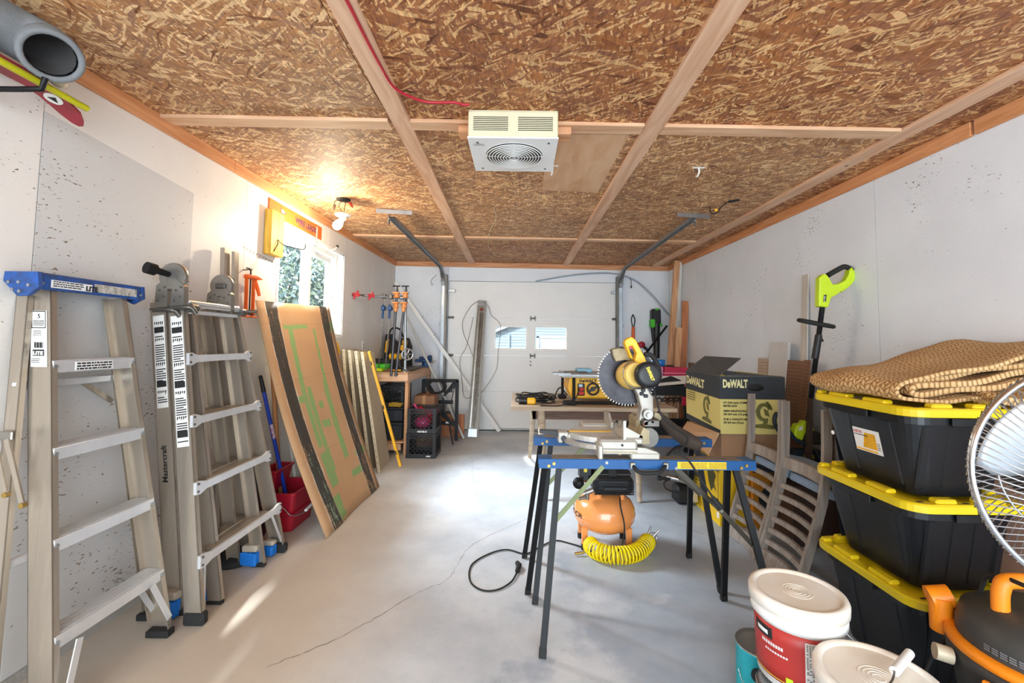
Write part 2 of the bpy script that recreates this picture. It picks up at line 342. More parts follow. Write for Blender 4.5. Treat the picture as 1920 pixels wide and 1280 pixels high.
def bez(pts, n=8):
    """Catmull-Rom through points"""
    p = [V(q) for q in pts]; p = [p[0]*2-p[1]]+p+[p[-1]*2-p[-2]]; out = []
    for i in range(1, len(p)-2):
        for k in range(n):
            t = k/n; a, b, c, d = p[i-1], p[i], p[i+1], p[i+2]
            out.append(.5*((2*b)+(c-a)*t+(2*a-5*b+4*c-d)*t*t+(3*b-a-3*c+d)*t**3))
    out.append(p[-2]); return out

# common finishes
M('alu', 'b3a798', .36, .7, .12, 5, .15, 40, stretch=(1, 1, .15)); M('alu_bright', 'e2e3e4', .36, .55, .08, 8, stretch=(1, 1, .2))
M('steel_dark', '6e6a64', .42, .8, .2, 12); M('galv', 'a9adb0', .38, .8, .14, 14); M('rusty', '7a5140', .8, .1, .4, 20, col2='c9b69a')
M('black_plastic', '17181a', .45, 0, .12); M('black_rubber', '1c1b1a', .75, 0, .15); M('black_metal', '0e0e10', .5, 0, .12, spec=.3)
M('tote_black', '14171b', .36, 0, .12, 4, .1, 30); M('tote_yellow', 'e6c916', .38, 0, .05, 4)
M('tool_yellow', 'f2b40f', .42, 0, .08); M('lime', 'c3dc1c', .42, 0, .06); M('green_tool', '48c22c', .42, 0, .08)
M('blue_paint', '0a4d86', .38, .1, .10, 20); M('blue_cap', '1b56a8', .45, 0, .3, 30, col2='2a3e63'); M('blue_tape', '0b6fc8', .6, 0, .12)
M('white_paint', 'eeedea', .45, 0, .03, 3); M('white_plastic', 'efece6', .4, 0, .04, 4); M('cream', 'd9cfae', .45, 0, .05, 5)
M('print_black', '1d1c1c', .7, 0, 0); M('print_white', 'f0efec', .7, 0, 0); M('print_yellow', 'eed64a', .7, 0, 0); M('print_red', 'c43127', .6, 0, .05)
M('paper', 'e4e1da', .7, 0, .05); M('card', 'ad835a', .8, 0, .06, 3, .1, 90); M('card_in', 'c9a683', .85, 0, .06, 4)
M('red_plastic', 'a8142a', .42, 0, .1); M('pink', 'ef8fb4', .45, 0, .05); M('crimson', 'c5214a', .42, 0, .08); M('orange_paint', 'e2601b', .42, 0, .1)
M('peach_tank', 'ec9654', .22, 0, .05, 3, coat=.5); M('hose_yellow', 'efd50c', .32, 0, .04); M('vac_orange', 'f28a12', .42, 0, .06)
M('brown_paint', '4d3529', .6, 0, .15); M('fabric_blue', '8b9fb5', .9, 0, .10, 40, .3, 200); M('grey_felt', '7d7f80', .95, 0, .15, 20, .2, 200)
M('taupe_metal', 'c3b498', .5, .15, .08, 5); M('chrome', 'c9cbce', .2, 1, .05); M('brass', 'b99b57', .35, .9, .1); M('nickel', '9d9890', .35, .85, .15)
M('saw_grey', 'b5afa4', .45, .3, .1, 12); M('saw_tan', 'a29372', .55, .2, .25, 18); M('pink_tape', 'f0628d', .5, 0, 0); M('orange_label', 'e8602a', .5, 0, 0)
M('blue_vise', '1d4575', .45, .2, .15); M('grey_pvc', 'c6c4bf', .45, 0, .06); M('conduit', '9eaab8', .4, .3, .08); M('teal_can', '27a9b3', .45, .1, .12, 20); M('smoke', '9fb7c4', .3, 0, .1)
WOOD('pine_y', 'df9e6c', 'c78250', 1, dens=16); WOOD('pine_x', 'd9a075', 'bf8257', 0, dens=16); WOOD('pine_z', 'd7a67c', 'b98457', 2, dens=18)
WOOD('pine_light', 'e3bb9a', 'd19f7c', 1, dens=14); WOOD('pine_light_x', 'e2b994', 'cf9c75', 0, dens=14); WOOD('pine_yellow', 'e0b648', 'b98a22', 2, dens=10)
WOOD('bench_top', 'd8b186', 'bb8b5e', 0, dens=9, knots=False); WOOD('table_wood', 'b9a58c', 'a3907a', 0, knots=False, dens=12); WOOD('table_dark', '6e5242', '553c2f', 0, knots=False)
WOOD('grey_wood', 'a0968c', '867b71', 2, .55, False, 20); WOOD('grey_wood_dark', '4a3a30', '392a22', 2, .6, False, 20); WOOD('ply', 'dcb48e', 'cb9a70', 1, .7, True, 5)
WOOD('white_wood', 'd9d4cb', 'c3bdb2', 2, .6, False, 10); WOOD('cherry', 'c07a4c', 'a2603a', 2, .5, False, 14)
# ------------------------------------------------------------------ room shell
XL, XR, YB, YF = -1.80, 2.14, 6.25, -1.8
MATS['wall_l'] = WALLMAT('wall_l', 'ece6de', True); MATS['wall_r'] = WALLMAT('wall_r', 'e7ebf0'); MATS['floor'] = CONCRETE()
MATS['osb'] = OSB('osb', '6c3a1c', 'ae6f3c', 'e4b880', '935f44')
MATS['osb_b'] = OSB('osb_b', '7f4d2c', 'bd8754', 'eeca98', 'a57b5f', seed=9.0)
f = MB()
# the slab is a fine grid with a shallow groove where it has cracked
f.box(XL-.1, XR+.1, YF-.2, YB, -.12, 0)
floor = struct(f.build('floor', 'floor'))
M('crack_dark', '77736e', .9)
def crack(pts, w=.004, seed=3, jit=.018):
    rr = random.Random(seed); p = bez([(x, y, .0008) for x, y in pts], 14); out = []
    for i, q in enumerate(p): out.append(q+Vector((rr.uniform(-jit, jit), rr.uniform(-jit, jit), 0)))
    mb = MB()
    for a, b in zip(out, out[1:]):
        d = (b-a).normalized(); s_ = Vector((-d.y, d.x, 0)); w1 = w*rr.uniform(.15, .5)
        mb.add([a-s_*w1, b-s_*w1, b+s_*w1, a+s_*w1], [(0, 1, 2, 3)])
    return mb.build('crack', 'crack_dark', floor)
crack([(-.95, 1.75), (-.72, 1.95), (-.5, 2.25), (-.36, 2.4), (-.29, 2.75), (-.06, 3.05), (.25, 3.35), (.6, 3.42)], .004, 3, .006)
crack([(-.9, 5.3), (-.55, 4.95), (-.15, 4.9), (.4, 4.85), (1.2, 4.3)], .004, 5, .012)
crack([(1.0, 3.3), (1.25, 2.95), (1.5, 2.8)], .004, 8, .006)
crack([(-.5, 4.9), (-.42, 4.2), (-.3, 3.6)], .0025, 9, .02)
# walls: sheets of painted strand board with open joints, over studs
def wall_sheets(parent, mat, joints, fixed, axis, z0=0.0, z1=2.47, t=.012, holes=(), face=1):
    for a, b in zip(joints, joints[1:]):
        g = .0022
        for (c, d, e, f_) in holes_split(a, b, z0, z1, holes):
            mb = MB()
            if axis == 'y': mb.box(fixed, fixed+face*t, c+g, d-g, e, f_)
            else: mb.box(c+g, d-g, fixed, fixed+face*t, e, f_)
            mb.build('wall_panel', mat, parent)
def holes_split(a, b, z0, z1, holes):
    out = [(a, b, z0, z1)]
    for (h0, h1, hz0, hz1) in holes:
        nxt = []
        for (c, d, e, f_) in out:
            if h1 <= c or h0 >= d or hz1 <= e or hz0 >= f_: nxt.append((c, d, e, f_)); continue
            if h0 > c: nxt.append((c, h0, e, f_))
            if h1 < d: nxt.append((h1, d, e, f_))
            m0, m1 = max(c, h0), min(d, h1)
            if hz0 > e: nxt.append((m0, m1, e, hz0))
            if hz1 < f_: nxt.append((m0, m1, hz1, f_))
        out = nxt
    return out
M('stud', '4a423a', .9)
WIN = (3.22, 4.42, 1.29, 2.125)
wl = MB()
for (c, d, e, f_) in holes_split(YF, YB, 0, 2.47, [WIN]): wl.box(XL-.14, XL-.012, c, d, e, f_)
wl = struct(wl.build('wall_left', 'stud')); wall_sheets(wl, 'wall_l', [YF, -.84, .38, 1.6, 2.82, 4.04, 5.26, YB], XL, 'y', z0=.045, holes=[WIN], face=-1)
cb = MB(); cb.box(XL-.012, XL+.008, YF, YB, 0, .043); cb.build('footing', M('footing', 'a7a29a', .85, bump=.4), wl)
wr = MB(); wr.box(XR+.012, XR+.14, YF, YB, 0, 2.47); wr = struct(wr.build('wall_right', 'stud'))
wall_sheets(wr, 'wall_r', [YF, -1.06, .16, 1.38, 2.6, 3.82, 5.04, YB], XR, 'y', z0=.02)
DX0, DX1, DZ = -1.03, 1.41, 2.125
wb = MB()
for (c, d, e, f_) in holes_split(XL-.14, XR+.14, 0, 2.47, [(DX0, DX1, 0, DZ)]): wb.box(c, d, YB+.012, YB+.14, e, f_)
wb = struct(wb.build('wall_back', 'stud'))
for (c, d, e, f_) in ((XL, DX0, 0, 2.47), (DX1, XR, 0, 2.47), (DX0, DX1, DZ, 2.47)):
    q = MB(); q.box(c+.001, d-.001, YB, YB+.012, e+(.0 if e else 0), f_); q.build('wall_panel', 'wall_r', wb)
# ceiling boards, slightly sagging towards the camera side as in the photograph
def tilt(mb, dz=0.0):
    mb.v = [Vector((v.x, v.y, v.z+zc(v.x, v.y)+dz)) for v in mb.v]; return mb
ce = MB(); ce.box(XL-.14, XR+.14, YF, YB+.14, .016, .06); ceil = struct(tilt(ce).build('ceiling', 'stud'))
xs = [XL, -.65, .651, 1.87, XR]; ys = [YF, -.31, 2.13, 4.63, YB]; k = 0
for i in range(4):
    for j in range(4):
        q = MB(); q.box(xs[i]+.002, xs[i+1]-.002, ys[j]+.002, ys[j+1]-.002, 0, .011)
        tilt(q).build('ceiling_panel', 'osb_b' if (i == 0 or j == 2) and i < 3 else 'osb', ceil)
def trim(n, x0, x1, y0, y1, z0, z1, mat, bev=.002):
    q = MB(); q.box(x0, x1, y0, y1, z0, z1, bev); return struct(tilt(q).build('trim_%d' % n, mat))
xa = lambda y: -.592-.019*(y-1.39)
q = MB(); q.add([(-.545, YF, -.02), (-.455, YF, -.02), (-.65, YB-.002, -.02), (-.74, YB-.002, -.02), (-.545, YF, 0), (-.455, YF, 0), (-.65, YB-.002, 0), (-.74, YB-.002, 0)], [(0, 3, 2, 1), (0, 1, 5, 4), (1, 2, 6, 5), (2, 3, 7, 6), (3, 0, 4, 7)])
struct(tilt(q).build('trim_1', 'pine_light'))
trim(2, .606, .698, YF, YB-.002, -.02, 0, 'pine_light'); trim(3, 1.865, 1.955, YF, YB-.002, -.02, 0, 'pine_light')
n = 4
for y in (-.355, 2.085, 4.585):
    for a, b in ((XL+.02, -.71+.02*(4.6-y)), (-.60, .604), (.70, 1.863)):
        if y < 0: a += .04 if a > -1 else 0; b -= .0
        trim(n, a, b, y, y+.088, -.019, -.0005, 'pine_light_x'); n += 1
# boards nailed along the tops of the walls, in lengths
def length(n, x0, x1, y0, y1, mat): 
    q = MB(); q.box(x0, x1, y0, y1, -.072, -.001, .002); struct(tilt(q).build('trim_%d' % n, mat))
for a, b in ((YF, 2.66), (2.664, YB-.024)): length(n, XL+.001, XL+.02, a, b, 'pine_y'); n += 1
for a, b in ((YF, 1.995), (2.012, 3.62), (3.636, YB-.024)): length(n, XR-.02, XR-.001, a, b, 'pine_y'); n += 1
for a, b in ((XL+.001, XR-.001),): length(n, a, b, YB-.022, YB-.002, 'pine_x'); n += 1
# ------------------------------------------------------------------ left window (horizontal slider with deep white reveal)
wy0, wy1, wz0, wz1 = WIN
w = MB(); w.box(XL-.16, XL+.002, wy0, wy0+.02, wz0, wz1); w.box(XL-.16, XL+.002, wy1-.02, wy1, wz0, wz1); w.box(XL-.16, XL+.002, wy0, wy1, wz1-.02, wz1); w.box(XL-.16, XL+.002, wy0, wy1, wz0, wz0+.02)
win = struct(w.build('window_1', 'white_paint'))
tr = MB()
for (a, b, c, d) in ((wy0-.004, wy1+.004, wz1-.006, wz1+.01), (wy0-.01, wy0+.004, wz0, wz1), (wy1-.004, wy1+.012, wz0, wz1), (wy0-.01, wy1+.012, wz0-.014, wz0+.004)): tr.box(XL+.0005, XL+.008, a, b, c, d)
tr.build('casing', 'white_paint', win)
def sash(y0, y1, z0, z1, x, fw=.045, name='sash'):
    s = MB()
    for (a, b, c, d) in ((y0, y1, z0, z0+fw), (y0, y1, z1-fw, z1), (y0, y0+fw, z0+fw, z1-fw), (y1-fw, y1, z0+fw, z1-fw)):
        s.box(x-.016, x+.016, a, b, c, d, .003); s.box(x-.024, x-.014, a, b, c, d)
    so = s.build(name, 'white_plastic', win)
    g = MB(); g.box(x-.003, x+.003, y0+fw-.004, y1-fw+.004, z0+fw-.004, z1-fw+.004); g.build('pane', GLASS(), so); return so
gy0, gy1, gz0, gz1 = wy0+.02, wy1-.02, wz0+.02, wz1-.02
fr = MB()
for (a, b, c, d) in ((gy0, gy1, gz0, gz0+.035), (gy0, gy1, gz1-.035, gz1), (gy0, gy0+.03, gz0, gz1), (gy1-.03, gy1, gz0, gz1)): fr.box(XL-.15, XL-.06, a, b, c, d, .004)
for k in range(3): fr.box(XL-.058, XL-.05, gy1-.03-.012*k, gy1-.025-.012*k, gz0, gz1)
fr.build('window_frame', 'white_plastic', win)
sash(gy0+.03, 3.88, gz0+.035, gz1-.035, XL-.085); sash(3.84, gy1-.03, gz0+.035, gz1-.035, XL-.125)
lt = MB(); lt.box(XL-.066, XL-.05, 4.26, 4.29, 1.66, 1.74, .004); lt.box(XL-.055, XL-.04, 4.262, 4.278, 1.69, 1.73, .003); lt.build('latch', 'white_plastic', win)
# ------------------------------------------------------------------ overhead garage door: four sections, two lights in the third
door = T('door_1', 'white sectional garage door with two small windows in the far wall', 'door', (.19, YB+.05, 0)); door['kind'] = 'structure'
DY = YB+.035
zs = [.012, .55, 1.062, 1.598, DZ]
LT = ((-.375, .122), (.2, .70)); LZ = (1.135, 1.50)
for i in range(4):
    hol = [(a, b, LZ[0], LZ[1]) for a, b in LT] if i == 2 else []
    q = MB()
    for (c, d, e, f_) in holes_split(DX0, DX1, zs[i]+.0015, zs[i+1]-.0015, hol): q.box(c, d, DY, DY+.04, e, f_)
    sec = q.build('door_panel', 'white_paint', door)
for a, b in LT:
    q = MB(); o_ = .012
    for (c, d, e, f_) in ((a-o_, b+o_, LZ[0]-o_, LZ[0]+.018), (a-o_, b+o_, LZ[1]-.018, LZ[1]+o_), (a-o_, a+.018, LZ[0]+.018, LZ[1]-.018), (b-.018, b+o_, LZ[0]+.018, LZ[1]-.018)): q.box(c, d, DY-.008, DY+.002, e, f_, .002)
    wf = q.build('window_frame', 'white_plastic', door)
    for (c, d, e, f_) in ((a, b, LZ[0], LZ[0]+.03), (a, b, LZ[1]-.03, LZ[1]), (a, a+.03, LZ[0]+.03, LZ[1]-.03), (b-.03, b, LZ[0]+.03, LZ[1]-.03)):
        q = MB(); q.box(c, d, DY+.002, DY+.05, e, f_); q.build('glazing_bead', 'white_plastic', wf)
    q = MB(); q.box(a+.025, b-.025, DY+.018, DY+.024, LZ[0]+.025, LZ[1]-.025); q.build('pane', GLASS(), wf)
for z in zs[1:4]:
    for x in ((.19,) if z > .6 else ()):
        q = MB(); q.box(x-.04, x+.04, DY-.012, DY-.001, z-.012, z+.012, .002); q.cyl((x-.045, DY-.014, z), (x+.045, DY-.014, z), .006, n=8)
        for s_ in (-.03, .03): q.box(x+s_-.01, x+s_+.01, DY-.006, DY-.001, z-.035, z+.035)
        q.build('hinge', 'steel_dark', door)
for x, sg in ((DX0, 1), (DX1, -1)):
    for z in (.25, .55, 1.06, 1.6, 1.98):
        q = MB(); q.box(min(x, x+sg*.1), max(x, x+sg*.1), DY-.05, DY-.002, z-.02, z+.02, .003) if z == 1.98 else q.box(min(x, x+sg*.085), max(x, x+sg*.085), DY-.014, DY-.002, z-.018, z+.018, .002)
        q.cyl((x-sg*.05, DY-.03, z), (x+sg*.09, DY-.03, z), .007, n=8); q.cyl((x-sg*.055, DY-.03, z), (x-sg*.035, DY-.03, z), .02, n=12)
        q.build('roller_bracket', 'galv' if z == 1.98 else 'steel_dark', door)
q = MB(); q.cyl((.16, DY-.01, .98), (.16, DY+.001, .98), .012, n=10); q.build('bolt', 'steel_dark', door); q = MB(); q.cyl((.16, DY-.01, .93), (.16, DY+.001, .93), .014, n=10); q.build('bolt', 'steel_dark', door)
q = MB(); q.box(DX0, DX1, DY-.004, DY+.03, 0, .014); q.build('bottom_seal', 'black_rubber', door)
# the roller tracks: vertical channel, bend, horizontal channel hung from the ceiling
def track(x, sg, yend, zz, label):
    t = T('door_track', label, 'door track', (x, 6.15, 0), 'garage door tracks')
    path = [(x, 6.17, .02), (x, 6.17, 1.2), (x, 6.17, 1.98)]
    for k in range(1, 9):
        a = math.pi/2*k/8; path.append((x, 6.17-.30*(1-math.cos(a)), 1.98+.30*math.sin(a)))
    path += [(x, 4.8, zz), (x, yend, zz+.005)]
    def channel(off, w, h, name, mat):
        mb = MB(); sec = [(-w/2, h/2), (-w/2, -h/2), (w/2, -h/2), (w/2, h/2), (w/2-.004, h/2), (w/2-.004, -h/2+.004), (-w/2+.004, -h/2+.004), (-w/2+.004, h/2)]
        P = [V(p) for p in path]; R_ = []
        for i, p in enumerate(P):
            d = (P[min(i+1, len(P)-1)]-P[max(i-1, 0)]).normalized(); u = Vector((0, -d.z, d.y)) ; u = u.normalized()
            R_.append([p+Vector((a+off, 0, 0))+u*b for a, b in sec])
        n_ = len(sec); mb.add([v for r in R_ for v in r], [(i*n_+k, i*n_+(k+1) % n_, (i+1)*n_+(k+1) % n_, (i+1)*n_+k) for i in range(len(P)-1) for k in range(n_)]); return mb.build(name, mat, t)
    channel(0, .05, .03, 'roller_channel', 'galv')
    q = MB(); q.box(x-sg*.055, x-sg*.035, 6.12, 6.245, .02, 2.2); 
    q.build('track_angle', 'steel_dark', t)
    for z in (.3, .9, 1.5, 2.1):
        q = MB(); q.box(x-.05, x+.05, 6.19, 6.246, z-.02, z+.02, .003); q.build('track_bracket', 'galv', t)
    zt = zc(x, yend)
    q = MB(); q.bar((x-.13, yend-.02, zt-.004-.02), (x+.16, yend+.03, zt-.004-.02), .034, .003); q.bar((x-.13, yend-.036, zt-.022), (x+.16, yend+.014, zt-.022), .003, .036); q.build('hanger_angle', 'galv', t)
    q = MB(); q.box(x+sg*.028, x+sg*.031, yend-.02, yend+.02, zz-.05, zt-.012); q.cyl((x+sg*.02, yend, zz), (x+sg*.04, yend, zz), .008, n=8); q.build('hanger_strap', 'galv', t)
    return t
track(-1.09, -1, 3.66, 2.285, 'galvanised garage door track above the bench side, with ceiling hanger')
track(1.425, 1, 3.60, 2.285, 'galvanised garage door track on the tall lumber side, with ceiling hanger')
# ------------------------------------------------------------------ outside, seen through the glass
M('siding', '8d989e', .6, 0, .05, 3); M('siding_white', 'bcc5c8', .6, 0, .04); M('grass', '3f4540', .95, 0, .3, 8); M('asphalt', '8b8d8e', .9, 0, .1, 20)
q = MB(); q.box(-40, 40, 6.4, 50, -.3, -.02); q.box(-40, -2, -20, 6.4, -.3, -.02); g_ = struct(q.build('ground', 'grass'))
house = T('neighbour_house', 'grey sided house with white garage door, seen through the door windows', 'house', (0, 16, -.02))
def roof_z(x): return 1.60+.40*(x+.88) if x < 3.4 else 1.60+.4*4.28-.4*(x-3.4)
q = MB(); q.prism([(-1.15, 16.03, 0), (8, 16.03, 0), (8, 16.03, 2.5), (3.4, 16.03, roof_z(3.4)), (-1.15, 16.03, roof_z(-1.15))], (0, 6, 0)); q.build('wall', M('siding_gap', '5c6468', .8), house)
for i in range(44):
    z = -.02+.105*i
    if z > roof_z(3.4)-.15: break
    x0 = max(-1.12, -.88+(z-1.60+.12)/.4); x1 = min(8, 3.4+(roof_z(3.4)-z-.15)/.4)
    for a, b in ([(x0, .62), (3.7, x1)] if z < 1.42 else [(x0, x1)]):
        if b-a < .05: continue
        q = MB(); q.add([(a, 15.99, z), (b, 15.99, z), (b, 16.025, z), (a, 16.025, z), (a, 16.015, z+.095), (b, 16.015, z+.095), (b, 16.03, z+.095), (a, 16.03, z+.095)], [(0, 3, 2, 1), (0, 1, 5, 4), (4, 5, 6, 7), (1, 2, 6, 5), (3, 0, 4, 7)]); q.build('siding_plank', 'siding', house)
q = MB(); q.prism([(-1.35, 15.7, 1.425), (3.4, 15.7, 3.325), (3.4, 15.7, 3.42), (-1.4, 15.7, 1.50)], (0, 7, 0)); q.build('roof', 'siding_white', house)
q = MB(); q.box(-1.2, -1.12, 15.97, 16.05, 0, 1.45); q.build('corner_board', 'siding_white', house)
q = MB(); q.box(-.42, -.36, 15.9, 15.98, 0, 1.55); q.build('downpipe', 'siding', house)
q = MB(); q.box(.62, .72, 15.95, 16.02, 0, 1.5); q.box(3.6, 3.7, 15.95, 16.02, 0, 1.5); q.box(.62, 3.7, 15.95, 16.02, 1.42, 1.52); q.build('garage_frame', 'siding_white', house)
gd = MB(); gd.box(.72, 3.6, 16.0, 16.03, 0, 1.42); gd = gd.build('garage_door', 'siding_white', house)
for i in range(3):
    for j in range(2):
        q = MB(); q.box(.85+.95*i, 1.62+.95*i, 15.985, 16.0, .1+.68*j, .66+.68*j, .01); q.build('door_panel', 'siding_white', gd)
def foliage(name, label, cat, c, r, n, cols, seed, leaf=.06, group=None):
    rr = random.Random(seed); t = T(name, label, cat, (c[0], c[1], 0), group)
    tr_ = MB(); tr_.tube([(c[0], c[1], -.05), (c[0]+.03, c[1], c[2]*.5), (c[0], c[1]+.04, c[2])], .05, n=8, rs=[.07, .05, .03])
    for k in range(7): tr_.tube([(c[0], c[1], c[2]*.5+.1*k), (c[0]+rr.uniform(-1, 1)*r[0]*.6, c[1]+rr.uniform(-1, 1)*r[1]*.6, c[2]+rr.uniform(-.3, .8)*r[2])], .015, n=5)
    tr_.build('trunk', M('bark', '4b4238', .9), t)
    for j, col in enumerate(cols):
        mb = MB()
        for k in range(n//len(cols)):
            a, b = rr.uniform(0, 6.283), rr.uniform(-1, 1); q_ = math.sqrt(1-b*b); m_ = rr.uniform(.35, 1)**.5*rr.uniform(.8, 1.05)
            p = V(c)+Vector((r[0]*q_*math.cos(a), r[1]*q_*math.sin(a), r[2]*b))*m_
            d1 = Vector((rr.uniform(-1, 1), rr.uniform(-1, 1), rr.uniform(-1, 1))).normalized(); d2 = d1.cross(Vector((rr.uniform(-1, 1), rr.uniform(-1, 1), rr.uniform(-1, 1)))).normalized()
            l = leaf*rr.uniform(.6, 1.3); mb.add([p-d1*l, p+d2*l*.45, p+d1*l, p-d2*l*.45], [(0, 1, 2, 3)])
        mb.build('foliage', M('leaf_'+col, col, .6, 0, .2), t, kind='stuff')
foliage('shrub', 'dark leafy shrub outside the left window, behind the first sash', 'shrub', (-3.6, 6.5, 1.6), (.8, 1.15, 1.5), 9000, ('5d6c6a', '7f8d88', 'b9c2a8'), 3, .05)
foliage('shrub', 'dark leafy shrub outside the left window, behind the far sash', 'shrub', (-3.9, 9.1, 1.8), (.9, 1.3, 1.7), 9000, ('58686a', '76857f', 'c2c6a6'), 4, .05)
foliage('shrub', 'dark leafy shrub outside the left window, low behind the others', 'shrub', (-6.6, 9.0, 2.0), (1.4, 3.0, 2.6), 10000, ('526260', '6d7c7a'), 6, .09)
foliage('tree', 'pale tree behind the neighbouring roof, in the first door window', 'tree', (-1.9, 26.5, 3.0), (1.9, 1.5, 2.2), 7000, ('7e8c84', 'a6b3ad'), 5, .09)
foliage('young_tree', 'small tree in front of the neighbouring garage door', 'tree', (1.62, 13.2, .95), (.25, .25, .45), 160, ('48524b',), 8, .07)
# ------------------------------------------------------------------ left side: ladders and boards along the window wall
def lerp(a, b, t): return V(a)*(1-t)+V(b)*t
def atz(a, b, z): t = (z-a[2])/(b[2]-a[2]); return lerp(a, b, t)
def rail(mb, a, b, dep, fl, t=.003, lips=True):
    """C channel: web of depth dep (vector), flanges fl (vector) at both edges"""
    a, b, dep, fl = V(a), V(b), V(dep), V(fl); d = (b-a)
    n = fl.normalized()*t; m = dep.normalized()*t
    def slab(o, e1, e2): mb.hexa([o, o+e1, o+e1+e2, o+e2, o+d, o+d+e1, o+d+e1+e2, o+d+e2])
    slab(a, dep, n)
    if lips: slab(a, m, fl); slab(a+dep-m, m, fl)
    return mb
# --- folded step ladder with blue cap
L1 = T('step_ladder', 'folded aluminium step ladder with a paint-spattered blue top cap', 'ladder', (-1.5, 1.7, 0))
nb, nt_ = (-1.463, 1.462, 0), (-1.702, 1.578, 1.425); fb, ft = (-1.463, 1.942, .012), (-1.702, 1.885, 1.425)
q = MB(); rail(q, nb, nt_, (-.082, 0, -.012), (0, .022, 0)); q.build('front_rail', 'alu', L1)
q = MB(); rail(q, fb, ft, (-.082, 0, -.012), (0, -.024, 0)); q.build('front_rail', 'alu', L1)
rn0, rn1 = (-1.60, 1.40, .0), (-1.757, 1.556, 1.40); rf0, rf1 = (-1.63, 2.05, .012), (-1.757, 1.90, 1.40)
for a, b, s_ in ((rn0, rn1, 1), (rf0, rf1, -1)):
    q = MB(); rail(q, V(a)+Vector((-.0, 0, 0)), b, (-.042, 0, 0), (0, .02*s_, 0)); q.build('rear_rail', 'alu', L1)
for i, z in enumerate((.272, .570, .868, 1.168)):
    a, b = atz(nb, nt_, z), atz(fb, ft, z); st = MB()
    st.box(a.x-.001, a.x+.004, a.y+.004, b.y-.004, z-.045, z-.002, .002)
    st.box(a.x-.078, a.x+.003, a.y+.004, b.y-.004, z-.006, z-.001)
    so = st.build('step', 'alu_bright', L1)
    g = MB()
    for k in range(6): g.box(a.x-.012-.012*k, a.x-.007-.012*k, a.y+.006, b.y-.006, z-.001, z+.0015)
    g.build('tread_rib', 'alu_bright', so)
    for p, s_ in ((a, -1), (b, 1)):
        r = MB(); r.cyl((p.x+.003, p.y+.012*-s_, z-.022), (p.x+.008, p.y+.012*-s_, z-.022), .007, n=10); r.build('rivet', 'galv', so)
for z in (1.08, .5):   # braces across the back
    a, b = atz(rn0, rn1, z), atz(rf0, rf1, z); q = MB(); q.box(a.x-.03, a.x-.012, a.y, b.y, z-.014, z+.014, .003); q.build('rear_brace', 'alu_bright', L1)
q = MB(); q.bar((-1.745, 1.76, 1.075), (-1.735, 1.885, .98), .02, .006, (1, 0, 0)); q.build('diagonal_strut', 'alu', L1)
a = atz(nb, nt_, .25); q = MB(); q.bar((-1.478, 1.545, .235), (-1.455, 1.478, .02), .024, .004, (1, 0, 0)); q.build('step_brace', 'alu_bright', L1)
q = MB(); q.bar((-1.495, 1.86, .235), (-1.468, 1.925, .07), .024, .004, (1, 0, 0)); q.bar((-1.56, 1.87, .22), (-1.545, 1.93, .10), .022, .004, (1, 0, 0)); q.build('step_brace', 'alu_bright', L1)
# spreader folded against the near rail
q = MB(); q.box(-1.756, -1.688, 1.478, 1.486, .905, .935, .003); q.build('spreader_plate', 'nickel', L1)
for x0, x1, z1 in ((-1.742, -1.672, .735), (-1.70, -1.615, .702)):
    q = MB(); q.bar((x0, 1.476, .91), (x1, 1.462, z1), .016, .006, (0, 1, 0)); q.build('spreader_bar', 'alu', L1)
    q = MB(); q.cyl((x1, 1.455, z1), (x1, 1.47, z1), .009, n=10); q.build('rivet', 'brass', L1)
# feet
for p in ((-1.505, 1.93), (-1.64, 2.04)):
    q = MB(); q.box(p[0]-.045, p[0]+.05, p[1]-.03, p[1]+.014, 0, .028, .004); q.build('rubber_foot', 'black_rubber', L1)
for p in ((-1.50, 1.475), (-1.625, 1.40)):
    q = MB(); q.box(p[0]-.045, p[0]+.045, p[1]-.015, p[1]+.03, 0, .028, .004); q.build('rubber_foot', 'black_rubber', L1)
# blue cap
q = MB(); q.box(-1.792, -1.684, 1.515, 1.945, 1.462, 1.478, .004); q.box(-1.690, -1.682, 1.515, 1.945, 1.418, 1.47, .003); q.box(-1.792, -1.786, 1.515, 1.945, 1.44, 1.47, .002)
cap = q.build('top_cap', 'blue_cap', L1)
q = MB(); q.prism([(-1.798, 1.512, 1.445), (-1.795, 1.512, 1.478), (-1.680, 1.512, 1.478), (-1.672, 1.512, 1.425), (-1.71, 1.512, 1.395), (-1.745, 1.512, 1.392)], (0, .014, 0)); q.build('cap_bracket', 'blue_cap', L1)
q = MB(); q.prism([(-1.798, 1.935, 1.445), (-1.795, 1.935, 1.478), (-1.680, 1.935, 1.478), (-1.674, 1.935, 1.425), (-1.72, 1.935, 1.40)], (0, .012, 0)); q.build('cap_bracket', 'blue_cap', L1)
for x, z in ((-1.775, 1.44), (-1.76, 1.415), (-1.735, 1.408), (-1.705, 1.43), (-1.74, 1.44)):
    q = MB(); q.cyl((x, 1.506, z), (x, 1.513, z), .0055, n=10); q.build('rivet', 'galv', cap)
for y in (1.53, 1.93):
    q = MB(); q.cyl((-1.683, y, 1.44), (-1.677, y, 1.44), .005, n=8); q.build('rivet', 'galv', cap)
q = MB(); q.box(-1.682, -1.6805, 1.56, 1.71, 1.428, 1.456); s1 = q.build('cap_sticker', 'print_white', L1)
q = MB(); lines(q, (-1.680, 1.565, 1.449), (0, 1, 0), (0, 0, 1), .11, 3, .008, .004, 4); q.build('small_print', 'print_black', s1)
text('LITE', .026, (-1.6795, 1.685, 1.431), (0, 1, 0), (0, 0, 1), 'print_black', s1, bold=.001)
q = MB(); q.box(-1.683, -1.6812, 1.72, 1.91, 1.43, 1.462); s1 = q.build('worn_sticker', M('worn', 'd5cfc6', .8, 0, .2, 60, col2='8b8578'), L1)
